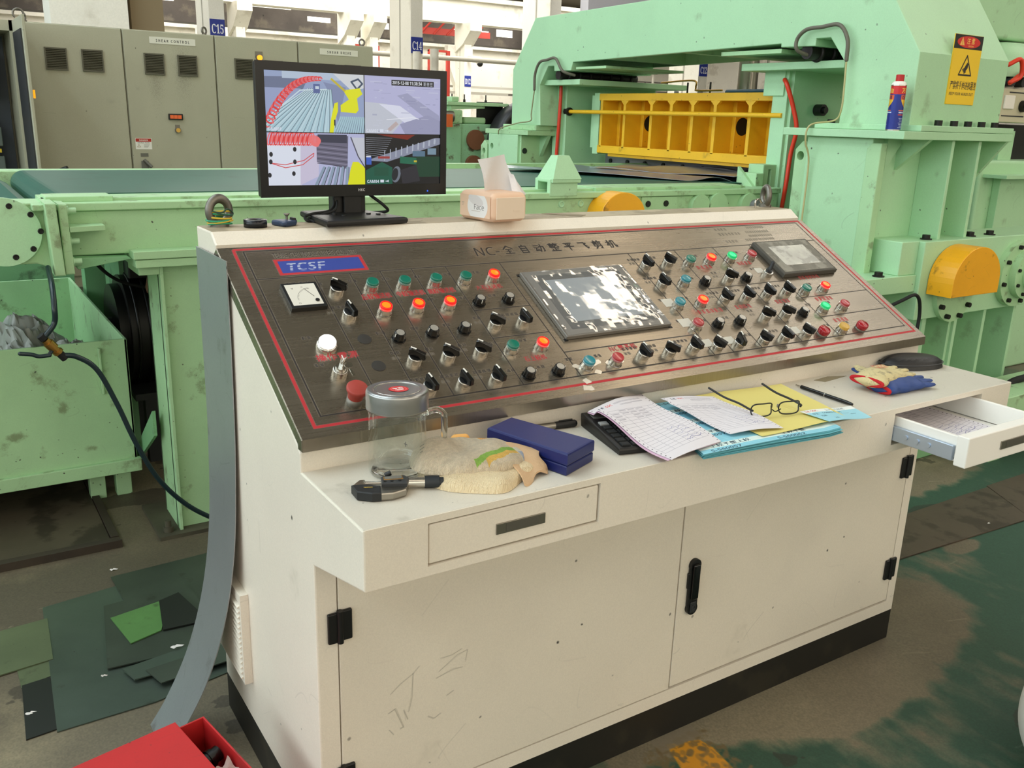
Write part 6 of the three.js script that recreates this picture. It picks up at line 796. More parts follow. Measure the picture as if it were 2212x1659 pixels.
{ // tissue pack
  const t = thing('tissue_pack', 'soft pack of tissues with one pulled up, right of the monitor', 'tissue pack');
  const c = canvas(512, 256, (X) => { X.fillStyle = '#e9c6aa'; X.fillRect(0, 0, 512, 256); X.fillStyle = '#ece8e6'; X.beginPath(); X.ellipse(300, 128, 170, 170, 0, 0, 7); X.fill(); X.fillStyle = '#ddd6d4'; X.beginPath(); X.ellipse(270, 60, 130, 60, 0.3, 0, 7); X.fill(); X.fillStyle = '#77706e'; X.font = '88px sans-serif'; X.fillText('Face', 236, 168); X.fillStyle = '#b09a88'; X.font = '24px sans-serif'; for (let i = 0; i < 3; i++) X.fillRect(30, 96 + i * 16, 46 - i * 8, 5); X.fillRect(200, 184, 150, 4); });
  const ang = 0.13, W = 0.12, D = 0.15, H = 0.076, tf = (g) => g.rotateY(ang).translate(0.748, TY, -0.606);
  const m4 = tf(new RoundedBoxGeometry(W, H, D, 4, 0.018).translate(0, H / 2, 0)), lab = std({ map: ctex(c, { clamp: true }), roughness: 0.55 });
  part('pack', m4, plain(0xe9c3a6, 0.55), t);
  part('printed_end', tf(new THREE.PlaneGeometry(D - 0.022, H - 0.02).rotateY(-PI / 2).translate(-W / 2 - 0.0006, H / 2, 0)), lab, t, null, true);
  part('folded_end', tf(merge([bx(-W / 2 + 0.012, W / 2 - 0.012, 0.008, H - 0.012, D / 2 - 0.002, D / 2 + 0.0008, 0.001), bx(0.008, 0.034, 0.028, 0.032, D / 2 + 0.0008, D / 2 + 0.0014)])), plain(0xead6c0, 0.6), t);
  part('tissue', sheet([[0.713, TY + 0.155, -0.63], [0.803, TY + 0.168, -0.635], [0.822, TY + 0.066, -0.605], [0.727, TY + 0.066, -0.62]], 22, 22, (u, v) => [0.003 * Math.sin(v * 5 + u * 4), 0, 0.014 * Math.sin(u * 5 + v * 2.4) * (0.3 + v)], 0.0008), phys({ color: 0xe9e5e4, roughness: 0.95, transmission: 0.2, thickness: 0 }), t, 'white tissue standing up', true);
  part('tissue_fold', sheet([[0.8, TY + 0.12, -0.615], [0.81, TY + 0.115, -0.6], [0.835, TY + 0.066, -0.585], [0.8, TY + 0.066, -0.59]], 10, 12, (u, v) => [0.01 * v * u, 0, 0.012 * Math.sin(u * 4)], 0.0008), plain(0xe4dfde, 0.95), t, null, true);
}
{ const w = thing('wire_coil', 'green and yellow earth wire wound round the left lifting eye', 'wire'); for (let i = 0; i < 6; i++) part('turn', tube([0, 1, 2, 3, 4, 5, 6, 7].map((k) => { const a = k / 8 * 2 * PI; return [0.045 + Math.cos(a) * (0.027 + 0.003 * Math.sin(i * 2 + k)), 1.3085 + i * 0.0055 + 0.003 * Math.sin(a + i * 1.3), -0.672 + Math.sin(a) * (0.02 + 0.003 * Math.sin(i))]; }), 0.0024, 6, 50, true), [plain(0x2f9a70, 0.45), plain(0xd7b83a, 0.45)][i % 2], w); part('loose_end', tube([[0.02, 1.34, -0.66], [0.045, 1.337, -0.65], [0.06, 1.344, -0.655], [0.075, 1.333, -0.665], [0.062, 1.33, -0.65], [0.035, 1.335, -0.65]], 0.0018, 6, 40), plain(0x2a4a3a, 0.5), w); }
solo('electrical_tape', lathe([[0.0145, 0], [0.0265, 0], [0.0268, 0.0085], [0.0265, 0.0175], [0.0145, 0.0175], [0.0145, 0]], 0.117, TY, -0.635, 48), plain(0x0d0f18, 0.3), 'roll of black tape on the console top between lifting eye and blue fitting', 'tape');
{ const t = thing('blue_fitting', 'dark blue plastic fitting with a small steel wing, left of the monitor base', 'fitting'); part('shell', [prismY([[0.162, -0.655], [0.185, -0.672], [0.225, -0.655], [0.214, -0.63], [0.182, -0.61]], TY, TY + 0.013, 0.004), bx(0.172, 0.184, TY + 0.004, TY + 0.012, -0.65, -0.605, 0.003)], plain(0x2b3d5c, 0.4), t); part('wing', [cylY(0.196, TY + 0.012, TY + 0.026, -0.645, 0.003, 8), lathe([[0.002, 0], [0.008, 0.008], [0, 0.008]], 0.196, TY + 0.02, -0.645, 10)], M.dullSteel, t); part('clip', bx(0.208, 0.216, TY + 0.01, TY + 0.018, -0.66, -0.635, 0.002), M.black, t); }
solo('thin_strip', sheet([[0.965, TY + 0.001, -0.69], [1.0, TY + 0.001, -0.7], [1.075, TY + 0.001, -0.625], [1.04, TY + 0.001, -0.602]], 2, 2, null, 0.001), plain(0x8e8168, 0.7), 'dusty flat sheet lying on the console top right of the tissues', 'sheet');

// ───────────── things on the desk ─────────────
{ // glass mug
  const t = thing('glass_mug', 'tall clear glass mug with steel lid at the left of the desk', 'mug'), x = 0.16, z = 0.03;
  const thin = (c) => phys({ color: c, roughness: 0.01, transmission: 1, thickness: 0, ior: 1.5 });
  part('outer_glass', lathe([[0.047, 0.0], [0.0525, 0.003], [0.0545, 0.01], [0.0535, 0.118], [0.0555, 0.126]], x, DY, z, 64), thin(0xfbfdfc), t);
  part('glass_base', lathe([[0, 0.0], [0.047, 0.0], [0.05, 0.004], [0.046, 0.011], [0.03, 0.014], [0, 0.0145]], x, DY + 0.0004, z, 56), phys({ color: 0xffffff, roughness: 0.01, transmission: 1, thickness: 0.01, ior: 1.45 }), t);
  part('inner_cup', lathe([[0, 0.0175], [0.036, 0.019], [0.0455, 0.032], [0.0462, 0.122]], x, DY, z, 56), thin(0xfbfdfc), t);
  part('handle', tube([[x + 0.052, DY + 0.112, z + 0.012], [x + 0.07, DY + 0.117, z + 0.016], [x + 0.084, DY + 0.112, z + 0.02], [x + 0.088, DY + 0.098, z + 0.021], [x + 0.087, DY + 0.06, z + 0.02], [x + 0.08, DY + 0.035, z + 0.018], [x + 0.066, DY + 0.028, z + 0.015], [x + 0.052, DY + 0.03, z + 0.012]], 0.0062, 14, 80), phys({ color: 0xf6faf8, roughness: 0.02, transmission: 1, thickness: 0.008, ior: 1.47 }), t);
  const lid = part('lid', lathe([[0.054, 0.127], [0.0575, 0.127], [0.058, 0.13], [0.0575, 0.144], [0.0581, 0.1445], [0.0578, 0.159], [0.056, 0.163], [0.053, 0.1645], [0.045, 0.1638], [0.0435, 0.1628], [0, 0.1628]], x, DY, z, 72), plain(0xa9aaa9, 0.3, 0.9), t, 'brushed steel screw lid'); lid.add(mesh('lid_ring', new THREE.TorusGeometry(0.043, 0.0009, 6, 60).rotateX(PI / 2).translate(x, DY + 0.1632, z), M.chrome));
  const c = canvas(256, 256, (X) => { X.fillStyle = '#c8202a'; X.fillRect(0, 0, 256, 256); X.fillStyle = '#e86a5a'; X.beginPath(); X.arc(128, 128, 104, 0, 7); X.fill(); X.fillStyle = '#c8202a'; X.beginPath(); X.arc(128, 128, 92, 0, 7); X.fill(); glyphs(X, '中石', 56, 66, 76, 62, '#efe9e2', 11); X.fillStyle = '#efe9e2'; X.fillRect(70, 148, 120, 14); X.fillRect(84, 170, 92, 12); });
  lid.add(mesh('round_sticker', new THREE.CircleGeometry(0.0185, 40).rotateX(-PI / 2).translate(x + 0.002, DY + 0.1634, z + 0.002), std({ map: ctex(c, { clamp: true }), roughness: 0.4 }), true));
  part('printed_star', [rod([x - 0.012, DY + 0.075, z + 0.0525], [x - 0.006, DY + 0.072, z + 0.0535], 0.0007), rod([x - 0.009, DY + 0.078, z + 0.053], [x - 0.009, DY + 0.069, z + 0.053], 0.0007), ...[0, 1, 2].map((i) => rod([x + 0.022, DY + 0.062 - i * 0.006, z + 0.0495], [x + 0.034, DY + 0.063 - i * 0.006, z + 0.0425], 0.0004))], plain(0x6a6a66, 0.6), t);
}
{ // digital micrometer
  const t = thing('micrometer', 'black digital micrometer with steel sleeve at the desk front left', 'micrometer'); const P0 = [0.045, 0.083], d = [0.93, 0.367], n = [-0.367, 0.93];
  const Q = (a, b) => [P0[0] + a * d[0] + b * n[0], P0[1] + a * d[1] + b * n[1]], y = DY;
  const pr = (l, a, b, bev = 0.002) => prismY(l.map(([p, q]) => Q(p, q)), y + a, y + b, bev);
  part('frame', pr([[0.0, 0.004], [0.014, -0.022], [0.024, -0.022], [0.022, -0.004], [0.036, 0.006], [0.06, 0.006], [0.06, -0.012], [0.09, -0.014], [0.1, 0.004], [0.094, 0.03], [0.07, 0.044], [0.035, 0.046], [0.01, 0.034]], 0.001, 0.016, 0.003), M.steel, t, 'grey steel frame');
  part('insulating_grip', pr([[-0.001, 0.006], [0.02, 0.003], [0.05, 0.013], [0.05, 0.046], [0.034, 0.047], [0.008, 0.036]], 0.0005, 0.0175, 0.002), plain(0x17191b, 0.5), t).add(mesh('maker_print', new THREE.PlaneGeometry(0.024, 0.006).rotateX(-PI / 2).rotateY(-0.375).translate(Q(0.028, 0.02)[0], y + 0.0178, Q(0.028, 0.02)[1]), (() => { const c = canvas(256, 64, (X) => { X.fillStyle = '#17191b'; X.fillRect(0, 0, 256, 64); X.fillStyle = '#d6b23c'; X.font = 'bold 52px sans-serif'; X.textAlign = 'center'; X.fillText('TERMA', 128, 50, 230); }); return std({ map: ctex(c, { clamp: true }), roughness: 0.5 }); })(), true));
  const b = part('display_body', pr([[0.052, -0.014], [0.094, -0.017], [0.102, -0.004], [0.096, 0.02], [0.052, 0.018]], 0.012, 0.024, 0.003), M.darkGrey, t);
  b.add(mesh('display_frame', pr([[0.056, -0.009], [0.09, -0.012], [0.091, 0.004], [0.056, 0.005]], 0.0235, 0.0246, 0.0005), M.brass), mesh('display', pr([[0.058, -0.0075], [0.088, -0.0105], [0.089, 0.0025], [0.058, 0.0035]], 0.0244, 0.0251, 0), plain(0x6b6a62, 0.25)));
  for (const [p, q] of [[0.058, 0.012], [0.07, 0.012], [0.084, 0.01]]) { const c = Q(p, q); b.add(mesh('button', cylY(c[0], y + 0.0238, y + 0.0252, c[1], 0.003, 16), M.black)); }
  const R3 = (p, q, h) => { const c = Q(p, q); return [c[0], y + h, c[1]]; };
  part('spindle', rod(R3(0.02, -0.014, 0.011), R3(0.056, -0.012, 0.011), 0.0035, 16), M.chrome, t); part('anvil', rod(R3(0.014, -0.014, 0.011), R3(0.024, -0.014, 0.011), 0.005, 16), M.steel, t);
  part('sleeve', rod(R3(0.098, -0.008, 0.012), R3(0.132, -0.006, 0.012), 0.0095, 28), M.chrome, t, 'polished sleeve'); part('thimble', [rod(R3(0.13, -0.006, 0.012), R3(0.156, -0.005, 0.012), 0.0112, 24), rod(R3(0.156, -0.005, 0.011), R3(0.164, -0.0045, 0.011), 0.009, 24), rod(R3(0.164, -0.0045, 0.011), R3(0.174, -0.004, 0.011), 0.0065, 20)], plain(0x1c2228, 0.5), t, 'dark blue grey thimble');
  part('lock_lever', [rod(R3(0.06, -0.02, 0.022), R3(0.07, -0.02, 0.027), 0.005, 12), rod(R3(0.066, -0.018, 0.016), R3(0.066, -0.018, 0.025), 0.003, 10)], M.black, t);
}
{ // folded towel: a lower and an upper fold
  const t = thing('towel', 'folded beige towel with green, yellow and orange stripes before the blue case', 'towel');
  const c = pixelCanvas(512, 512, (u, v) => { const f = hash((u * 512) | 0, (v * 512) | 0, 5), n = fbm(u, v, 40, 6, 4); let q = [222, 205, 178]; const t = v + 0.35 * (u - 0.75) + 0.015 * Math.sin(u * 26) + 0.03 * (n - 0.5);
    if (u > 0.4 && t > 0.72 && t < 0.79) q = [148, 192, 84]; if (u > 0.5 && t >= 0.79 && t < 0.86) q = [238, 192, 98]; if (u > 0.84 && t > 0.55) q = [230, 222, 200]; if (u > 0.86 && t > 0.78) q = [184, 194, 214]; if (v < 0.42 && u > 0.66 && t < 0.62) q = [238, 178, 104]; if (v < 0.5 && u > 0.84 && t < 0.62) q = [240, 204, 164];
    const k = 0.86 + 0.16 * n + 0.12 * (f - 0.5); return q.map((e) => e * k); });
  const bump = pixelCanvas(256, 256, (u, v) => { const n = 255 * (0.5 * hash((u * 256) | 0, (v * 256) | 0, 9) + 0.5 * fbm(u, v, 32, 4, 3)); return [n, n, n]; });
  const bt = ctex(bump, { srgb: false }); bt.repeat.set(2, 2);
  const terry = std({ map: ctex(c, { clamp: true }), roughness: 1, bumpMap: bt, bumpScale: 0.005 });
  const plainTerry = std({ color: 0xdfcba6, roughness: 1, bumpMap: bt, bumpScale: 0.005 });
  const wob = (x, z, s) => Math.sin(x * 70 + s) * 0.0022 + Math.sin(z * 60 + x * 40 + s * 2) * 0.0022 + (fbm(Math.abs(x) % 1, (Math.abs(z) + 0.3) % 1, 40, 3 + s, 3) - 0.5) * 0.006;
  const lo = mound([[0.178, 0.085], [0.2, 0.03], [0.27, 0.015], [0.36, 0.05], [0.405, 0.11], [0.385, 0.165], [0.34, 0.185], [0.285, 0.215], [0.235, 0.192], [0.19, 0.15]], DY + 0.0005, (r, x, z) => 0.024 * Math.sqrt(Math.max(0, 1 - Math.pow(r, 6))) + wob(x, z, 1) * (r < 0.98 ? 1 : 0), 26, 160);
  const up = mound([[0.168, 0.07], [0.19, 0.025], [0.232, 0.0], [0.285, 0.005], [0.345, 0.04], [0.38, 0.075], [0.388, 0.12], [0.355, 0.158], [0.31, 0.165], [0.25, 0.155], [0.2, 0.13], [0.172, 0.105]], DY + 0.02, (r, x, z) => 0.003 + (0.026 + 0.016 * Math.max(0, 1 - Math.hypot(x - 0.21, z - 0.05) / 0.07)) * Math.sqrt(Math.max(0, 1 - Math.pow(r, 5))) + wob(x, z, 4) * (r < 0.98 ? 1 : 0), 28, 160, -0.002);
  part('lower_fold', planUV(lo, 0.1, 0.48, -0.1, 0.26), plainTerry, t, null, true); part('upper_fold', planUV(up, 0.165, 0.4, -0.01, 0.17), terry, t, 'upper fold with coloured stripes', true);
  part('hanging_corner', sheet([[0.345, DY + 0.047, 0.07], [0.408, DY + 0.034, 0.118], [0.402, DY + 0.007, 0.172], [0.328, DY + 0.006, 0.208]], 18, 18, (u, v) => [0.004 * Math.sin(v * 9), 0.006 * Math.sin(u * 7 + v * 3) * v + 0.006 * Math.sin(PI * v), 0.005 * Math.sin(u * 8)], 0.004), std({ color: 0xe6c096, roughness: 1, bumpMap: bt, bumpScale: 0.002 }), t, 'peach coloured corner', true);
  part('tuft', blob([[[0.3, DY + 0.03, 0.006], [0.318, DY + 0.032, 0.008], 0.013, 0.01]], 0.003, 0.006), std({ color: 0xe8ae62, roughness: 1 }), t, 'orange tuft behind');
}
{ // blue plastic case
  const t = thing('plastic_case', 'dark blue hinged plastic case behind the towel', 'case'), q = [[0.372, 0.005], [0.452, -0.03], [0.521, 0.166], [0.427, 0.206]];
  const inset = (k) => { const cx = 0.443, cz = 0.087; return q.map(([x, z]) => [cx + (x - cx) * k, cz + (z - cz) * k]); };
  part('base', prismY(inset(0.985), DY, DY + 0.0205, 0.003), plain(0x141e58, 0.38), t); part('lid', prismY(q, DY + 0.0206, DY + 0.046, 0.004), plain(0x15205f, 0.42), t);
}
{ const t = thing('marker_pen', 'silver marker pen with black cap behind the blue case', 'pen'), y = DY + 0.0082; part('barrel', rod([0.49, y, -0.041], [0.565, y, -0.03], 0.0078, 20), M.steel, t); part('cap', [rod([0.565, y, -0.03], [0.612, y, -0.023], 0.0082, 20), new THREE.SphereGeometry(0.0082, 16, 10).translate(0.612, y, -0.023)], M.black, t, 'black cap'); part('clip', rod([0.575, y + 0.009, -0.028], [0.607, y + 0.0095, -0.0235], 0.002, 8), M.black, t); }
{ // calculator
  const t = thing('calculator', 'black desk calculator half covered by the printed forms', 'calculator'), O = [0.628, -0.02], d = [-0.22, 0.975], n = [0.975, 0.22];
  const Q = (a, b) => [O[0] + a * n[0] + b * d[0], O[1] + a * n[1] + b * d[1]], pr = (a0, a1, b0, b1, h0, h1, bev) => { const g = prismY([Q(a0, b0), Q(a1, b0), Q(a1, b1), Q(a0, b1)], 0, h1 - h0, bev), p = g.attributes.position; for (let i = 0; i < p.count; i++) { const rel = (p.getX(i) - O[0]) * d[0] + (p.getZ(i) - O[1]) * d[1]; p.setY(i, DY + h0 + p.getY(i) + 0.018 * (1 - rel / 0.19) * (h0 > 0 || p.getY(i) > 0.004 ? 1 : 0)); } g.computeVertexNormals(); return g; };
  part('case', pr(0, 0.14, 0, 0.19, 0.0, 0.014, 0.004), M.black, t); part('display', pr(0.012, 0.128, 0.012, 0.04, 0.014, 0.0155, 0.0005), plain(0x5d5f58, 0.2), t);
  for (let r = 0; r < 6; r++) for (let c = 0; c < 5; c++) part('key', pr(0.012 + c * 0.0245, 0.0315 + c * 0.0245, 0.062 + r * 0.0205, 0.077 + r * 0.0205, 0.012, 0.0175, 0.0015), r === 0 && c === 0 ? plain(0x8f8f8c, 0.5) : M.rubber, t);
}
const formTex = (redPart, extra) => canvas(512, 760, (X, W, H) => {
  X.fillStyle = '#dcd6da'; X.fillRect(0, 0, W, H); X.fillStyle = '#332f38'; rnd(extra); for (let i = 0; i < 20; i++) for (const x of [14, W - 14]) { X.beginPath(); X.arc(x, 24 + i * 37.5, 4.5, 0, 7); X.fill(); } X.fillStyle = '#24304a'; X.font = 'bold 44px sans-serif'; X.fillText('LE', 52, 66); X.fillStyle = '#d23a30'; X.font = 'bold 34px sans-serif'; X.fillText('SSC', 112, 64);
  X.strokeStyle = '#77707e'; X.lineWidth = 1.6; const sq = (x, y, n, w, h) => { for (let i = 0; i < n; i++) { X.strokeRect(x + i * (w + 4), y, w * rr(0.6, 1), h); X.beginPath(); X.moveTo(x + i * (w + 4), y + h / 2); X.lineTo(x + i * (w + 4) + w, y + h / 2); X.stroke(); } };
  sq(190, 40, 14, 14, 16); sq(220, 78, 6, 14, 14); sq(330, 74, 8, 10, 10); X.beginPath(); for (let i = 0; i < 17; i++) { X.moveTo(36, 150 + i * 33); X.lineTo(W - 36, 150 + i * 33); } for (const x of [36, 130, 210, 290, 360, 420, W - 36]) { X.moveTo(x, 150); X.lineTo(x, 678); } X.stroke(); for (let r = 0; r < 4; r++) for (const x of [44, 138, 218, 300]) if (rnd() < 0.7) sq(x, 158 + r * 33, 5, 8, 10);
  X.strokeStyle = '#4b4a86'; X.lineWidth = 2; for (let i = 0; i < 9; i++) { X.beginPath(); let a = 290 + (i % 2) * 70, b = 470 + i * 22; X.moveTo(a, b); for (let k = 0; k < 6; k++) { a += rr(6, 16); X.lineTo(a, b + rr(-9, 9)); } X.stroke(); } X.lineWidth = 3; X.beginPath(); X.moveTo(330, 640); X.bezierCurveTo(380, 600, 390, 690, 450, 630); X.stroke();
});
const blueTex = canvas(512, 512, (X, W, H) => { X.fillStyle = '#86c6d8'; X.fillRect(0, 0, W, H); X.fillStyle = '#d8e6e0'; for (let i = 0; i < 4; i++) X.fillRect(0, 90 + i * 120, W, 34); X.fillStyle = '#274a5c'; X.font = 'bold 26px sans-serif'; for (let i = 0; i < 5; i++) { X.fillText('S-560057', 30, 72 + i * 120 - 42); X.fillText('S-560062', 270, 72 + i * 120 - 42); glyphs(X, '上段平整上段', 40, 94 + i * 120, 24, 24, '#2b3d48', 2.4); glyphs(X, '上段平整', 300, 94 + i * 120, 24, 24, '#2b3d48', 2.4); } X.strokeStyle = '#b9e0e8'; for (let i = 0; i < 40; i++) { X.beginPath(); X.moveTo(0, i * 13); X.lineTo(W, i * 13); X.stroke(); } });
const paperM = (c, more) => std({ map: ctex(c, { clamp: true }), roughness: 0.8, ...more });
{
  const t = thing('form_pad', 'thick stack of blue forms under the yellow sheet on the desk', 'forms'), q = [[0.85, -0.045], [1.24, -0.02], [1.15, 0.25], [1.108, 0.3], [0.9, 0.27], [0.728, 0.26]];
  const col = [0x5fa9b4, 0x6db6c2, 0x59a0aa];
  for (let i = 0; i < 7; i++) part('sheet', sheet([[0.85 - i * 0.001, DY + 0.001 + i * 0.0016, -0.045], [1.22, DY + 0.001 + i * 0.0016, -0.018], [1.112 - 0.003 * (i % 3), DY + 0.001 + i * 0.0016, 0.298 - (i % 4) * 0.004], [0.726 + 0.003 * (i % 2), DY + 0.001 + i * 0.0016, 0.262 - (i % 3) * 0.003]], 10, 4, (u, v) => 0.0035 * Math.sin(u * 3) * v * (i / 7) + (u > 0.9 ? 0.004 * v : 0), 0.0014), i === 6 ? paperM(blueTex) : plain(col[i % 3], 0.8), t, null, true);
}
solo('yellow_sheet', sheet([[0.915, DY + 0.0155, -0.035], [1.262, DY + 0.0165, -0.012], [1.172, DY + 0.018, 0.262], [0.905, DY + 0.018, 0.252]], 16, 12, (u, v) => 0.002 * Math.sin(u * 5 + v * 4), 0.0007), plain(0xdccd78, 0.8), 'yellow sheet under the eyeglasses', 'sheet of paper', null, true);
solo('blue_slip', sheet([[1.096, DY + 0.0235, 0.188], [1.262, DY + 0.0165, 0.2], [1.238, DY + 0.0145, 0.277], [1.1, DY + 0.0235, 0.268]], 10, 6, (u, v) => 0.0015 * Math.sin(u * 6), 0.0007), (() => { const c = canvas(512, 256, (X) => { X.fillStyle = '#9ccfdc'; X.fillRect(0, 0, 512, 256); X.fillStyle = '#e8ebe6'; X.fillRect(0, 0, 512, 60); X.fillStyle = '#c8402e'; X.font = 'bold 40px sans-serif'; X.fillText('LE SSC', 20, 44); glyphs(X, '上大中石段机', 210, 14, 34, 34, '#3a5868', 3); X.fillStyle = '#2c4a5a'; X.font = 'bold 30px sans-serif'; X.fillText('S-56005-04601', 130, 100); glyphs(X, '中正', 30, 76, 28, 28, '#2c4a5a', 3); glyphs(X, '石段', 60, 130, 28, 28, '#2c4a5a', 3); glyphs(X, '上升', 130, 190, 28, 28, '#2c4a5a', 3); X.fillRect(260, 120, 120, 3); X.fillRect(380, 140, 60, 6); }); return paperM(c); })(), 'light blue printed slip at the right end of the yellow sheet', 'slip', null, true);
solo('printed_form', sheet([[0.636, DY + 0.047, -0.006], [0.826, DY + 0.038, -0.05], [0.807, DY + 0.0165, 0.229], [0.634, DY + 0.017, 0.268]], 14, 24, (u, v) => (1 - u) * 0.004 * Math.sin(v * 6) + (u < 0.5 && v < 0.12 ? -0.02 * (0.5 - u) : 0) + 0.004 * Math.sin(u * 3 + v * 7), 0.0009), paperM(formTex('a', 3)), 'white printed form lying over the calculator', 'form', 'white printed forms', true);
solo('pink_copy', sheet([[0.634, DY + 0.0445, -0.005], [0.824, DY + 0.0355, -0.049], [0.805, DY + 0.014, 0.228], [0.628, DY + 0.0145, 0.264]], 14, 24, (u, v) => (1 - u) * 0.004 * Math.sin(v * 6) + (u < 0.5 && v < 0.12 ? -0.02 * (0.5 - u) : 0) + 0.004 * Math.sin(u * 3 + v * 7), 0.0009), plain(0xd7b2c8, 0.8), 'pinkish carbon copy under the white form on the calculator', 'form', null, true);
solo('printed_form', sheet([[0.852, DY + 0.03, -0.012], [1.01, DY + 0.022, 0.0], [0.979, DY + 0.022, 0.243], [0.846, DY + 0.0205, 0.216]], 14, 20, (u, v) => 0.003 * Math.sin(u * 4 + v * 6) + (v < 0.15 ? 0.004 * (1 - u) : 0), 0.0009), paperM(formTex('b', 11)), 'white printed form under the left temple of the eyeglasses', 'form', 'white printed forms', true);
solo('drawer_form', sheet([[1.43, 0.846, 0.05], [1.7, 0.85, 0.07], [1.68, 0.846, 0.33], [1.42, 0.844, 0.385]], 10, 10, (u, v) => 0.004 * Math.sin(u * 5 + v * 3), 0.001), paperM(formTex('c', 19)), 'printed form lying in the open drawer', 'form', null, true);
{ // eyeglasses
  const t = thing('eyeglasses', 'black framed eyeglasses lying on the yellow sheet', 'glasses'), y = DY + 0.0195;
  const dir = [0.976, 0.217], O = [0.968, 0.158], P = (a, h, back = 0) => [O[0] + a * dir[0] + back * dir[1], y + h, O[1] + a * dir[1] - back * dir[0] * 1];
  for (const a0 of [0.002, 0.076]) {
    const loop = []; for (let i = 0; i < 28; i++) { const a = i / 28 * 2 * PI, c = Math.cos(a), s = Math.sin(a), k = Math.pow(Math.pow(Math.abs(c), 4) + Math.pow(Math.abs(s), 4), -0.25); loop.push(P(a0 + 0.0275 + c * k * 0.027, 0.0165 + s * k * 0.0148, 0.004 * Math.cos(a * 2))); }
    part('rim', tube(loop, 0.0016, 8, 90, true), M.black, t);
    part('lens', (() => { const g = new THREE.Shape(); for (let i = 0; i < 28; i++) { const a = i / 28 * 2 * PI, c = Math.cos(a), s = Math.sin(a), k = Math.pow(Math.pow(Math.abs(c), 4) + Math.pow(Math.abs(s), 4), -0.25); i ? g.lineTo(c * k * 0.0265, s * k * 0.0143) : g.moveTo(c * k * 0.0265, s * k * 0.0143); } const e = new THREE.ShapeGeometry(g), m = new THREE.Matrix4().makeBasis(new V3(dir[0], 0, dir[1]), new V3(0, 1, 0), new V3(-dir[1], 0, dir[0])).setPosition(...P(a0 + 0.0275, 0.0165)); return e.applyMatrix4(m); })(), phys({ color: 0xffffff, roughness: 0.02, transmission: 1, thickness: 0, ior: 1.5 }), t, 'clear lens');
  }
  part('bridge', tube([P(0.057, 0.014), P(0.066, 0.009), P(0.079, 0.014)], 0.0013, 8, 20), M.black, t);
  part('nose_pad', [new THREE.SphereGeometry(0.0035, 10, 8).scale(0.6, 1.3, 0.8).translate(...P(0.058, 0.02, 0.006)), new THREE.SphereGeometry(0.0035, 10, 8).scale(0.6, 1.3, 0.8).translate(...P(0.075, 0.02, 0.006))], plain(0x77736a, 0.3), t);
  part('temple', [...tube([P(0.004, 0.016), P(0.0, 0.018, 0.006), P(-0.006, 0.022, 0.04), P(-0.02, 0.026, 0.08), P(-0.036, 0.037, 0.12)], 0.0026, 8, 60)], M.black, t); part('temple', [...tube([P(0.133, 0.016), P(0.137, 0.018, 0.006), P(0.132, 0.022, 0.04), P(0.122, 0.026, 0.08), P(0.11, 0.037, 0.118)], 0.0026, 8, 60)], M.black, t);
}
{ const t = thing('ballpoint_pen', 'black ballpoint pen lying right of the yellow sheet', 'pen'), y = DY + 0.005; part('barrel', [rod([1.315, y, 0.01], [1.308, y, 0.155], 0.0048, 16), new THREE.CylinderGeometry(0.0048, 0.003, 0.018, 16).rotateX(-PI / 2).rotateY(-0.05).translate(1.3075, y, 0.164)], M.blackGloss, t); part('ring', rod([1.3113, y, 0.087], [1.311, y, 0.09], 0.0051, 16), M.chrome, t); part('tip', rod([1.3155, y, 0.01], [1.316, y, -0.008], 0.0022, 10), M.chrome, t, 'silver tip'); }
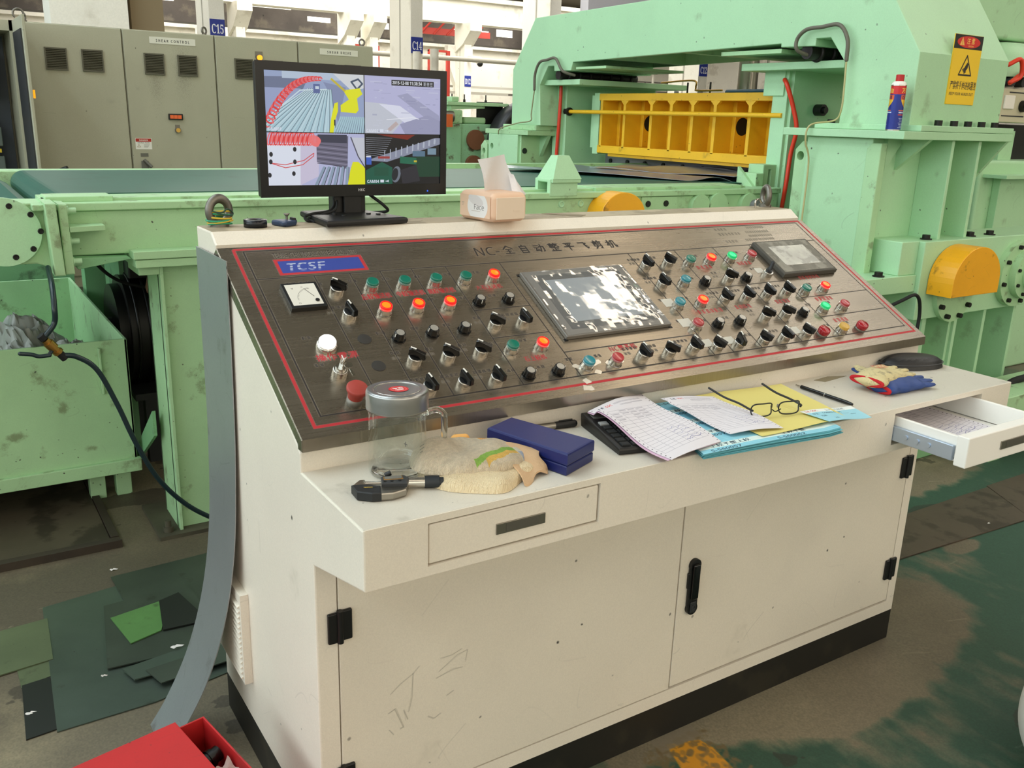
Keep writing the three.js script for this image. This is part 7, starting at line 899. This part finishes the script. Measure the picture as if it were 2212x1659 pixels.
{ // two work gloves, one on the other
  const fab = pixelCanvas(256, 256, (u, v) => { const f = hash((u * 256) | 0, (v * 256) | 0, 8), n = fbm(u, v, 8, 6, 5), k = 0.9 + 0.12 * Math.sin(u * 256 * 0.9) * 0.4 + 0.14 * (f - 0.5); const q = mixc([226, 210, 158], [120, 112, 96], Math.max(0, n - 0.52) * 2); return q.map((e) => e * k); });
  const knit = std({ map: ctex(fab, { metres: 0.12 }), roughness: 1 }), blue = plain(0x22407e, 0.5);
  const y = DY + 0.012, fing = (a, b, c, r) => [[a, b, r, r * 0.92], [b, c, r * 0.92, r * 0.8]];
  const mk = (name, label, P, coatIt, print) => {
    const t = thing(name, label, 'glove', 'work gloves on the desk');
    const body = blob([[P(0.0, 0.012), P(0.03, 0.012), 0.038, 0.038], [P(-0.012, -0.014), P(-0.012, 0.038), 0.02, 0.02], [P(0.03, 0.0), P(0.085, -0.008), 0.04, 0.036], [P(0.05, 0.02), P(0.09, 0.022), 0.03, 0.028],
      ...fing(P(0.095, -0.035), P(0.128, -0.042), P(0.15, -0.044), 0.0105), ...fing(P(0.1, -0.014), P(0.14, -0.018), P(0.168, -0.02), 0.0108), ...fing(P(0.1, 0.01), P(0.14, 0.012), P(0.165, 0.014), 0.0108), ...fing(P(0.095, 0.034), P(0.125, 0.042), P(0.142, 0.046), 0.0098), ...fing(P(0.045, -0.03), P(0.07, -0.062), P(0.082, -0.08), 0.0115)], 0.0032, 0.014, 1.9);
    part('knit_body', body, coatIt ? blue : knit, t);
    part('cuff_hem', tube([0, 1, 2, 3, 4, 5, 6, 7, 8, 9].map((k) => { const a = k / 10 * 2 * PI, p = P(-0.029, 0.012 + Math.cos(a) * 0.044); p[1] += Math.sin(a) * 0.008 + 0.0; return p; }), 0.0046, 8, 70, true), plain(0xb81a22, 0.9), t, 'red cuff hem');
    if (print) { const c = canvas(256, 128, (X) => { X.clearRect(0, 0, 256, 128); X.fillStyle = '#d8584a'; X.font = '70px sans-serif'; X.fillText('#300', 20, 76, 200); X.fillRect(30, 90, 160, 7); X.fillRect(60, 104, 110, 5); }); const g = new THREE.PlaneGeometry(0.07, 0.04, 12, 8).rotateX(-PI / 2), p = g.attributes.position; const o = P(0.055, 0.0); part('back_print', (() => { g.rotateY(-0.25).translate(o[0], o[1] + 0.0248, o[2]); return g; })(), std({ map: ctex(c, { clamp: true }), transparent: true, roughness: 0.9 }), t, 'red number printed on the back', true); }
    part('rubber_palm', blob([[P(0.03, 0.0), P(0.09, 0.0), 0.036, 0.036], ...(print ? [[P(0.09, 0.03), P(0.125, 0.044), 0.012, 0.011], [P(0.06, -0.045), P(0.082, -0.082), 0.0115, 0.011]] : [])].map(([a, b, r, s]) => [[a[0], a[1] - 0.008, a[2]], [b[0], b[1] - 0.008, b[2]], r + 0.002, s + 0.002]), 0.004, 0.012, 2.4), blue, t, 'blue rubber palm');
  };
  const c1 = Math.cos(-0.12), s1 = Math.sin(-0.12); mk('work_glove', 'cream knitted glove with red cuff and a red number, on top', (a, b) => [1.47 + a * c1 - b * s1 * -1 * 0 + (-s1 * 0) + 0.0 + (b * 0.12), y + 0.017, 0.093 + b * 0.99 + a * s1], false, true);
  const c2 = Math.cos(0.16), s2 = Math.sin(0.16); mk('work_glove', 'blue palmed knitted glove lying under the cream one', (a, b) => [1.5 + a * c2 - b * s2, y, 0.115 + a * s2 * 0.6 + b * c2 * 0.95], true, false);
}
{ const t = thing('black_pouch', 'flat round black pouch behind the gloves at the desk end', 'pouch'), out = []; for (let i = 0; i < 24; i++) { const a = i / 24 * 2 * PI; out.push([1.79 + Math.cos(a) * 0.105 * 0.93 - Math.sin(a) * 0.048 * 0.3, -0.0 + Math.sin(a) * 0.05 + Math.cos(a) * 0.03]); } part('shell', mound(out, DY, (r) => 0.034 * Math.sqrt(Math.max(0, 1 - Math.pow(r, 4))), 20, 96), plain(0x18191b, 0.45), t); part('seam', tube(out.map(([x, z]) => [1.79 + (x - 1.79) * 0.985, DY + 0.014, z * 0.985]), 0.0016, 6, 120, true), plain(0x3a3b3e, 0.5), t); }

// ───────────── every thing's origin goes to its base; shadows on ─────────────
for (const o of things) {
  o.updateMatrixWorld(true); const b = new THREE.Box3().setFromObject(o), c = b.getCenter(new V3()); c.y = b.min.y;
  if (o.isGroup) { o.position.copy(c); for (const k of o.children) k.position.sub(c); } else { o.geometry = o.geometry.clone(); o.geometry.translate(-c.x, -c.y, -c.z); o.position.copy(c); for (const k of o.children) k.position.sub(c); }
}
scene.traverse((o) => { if (o.isMesh) { o.castShadow = true; o.receiveShadow = true; } });
renderer.render(scene, camera);
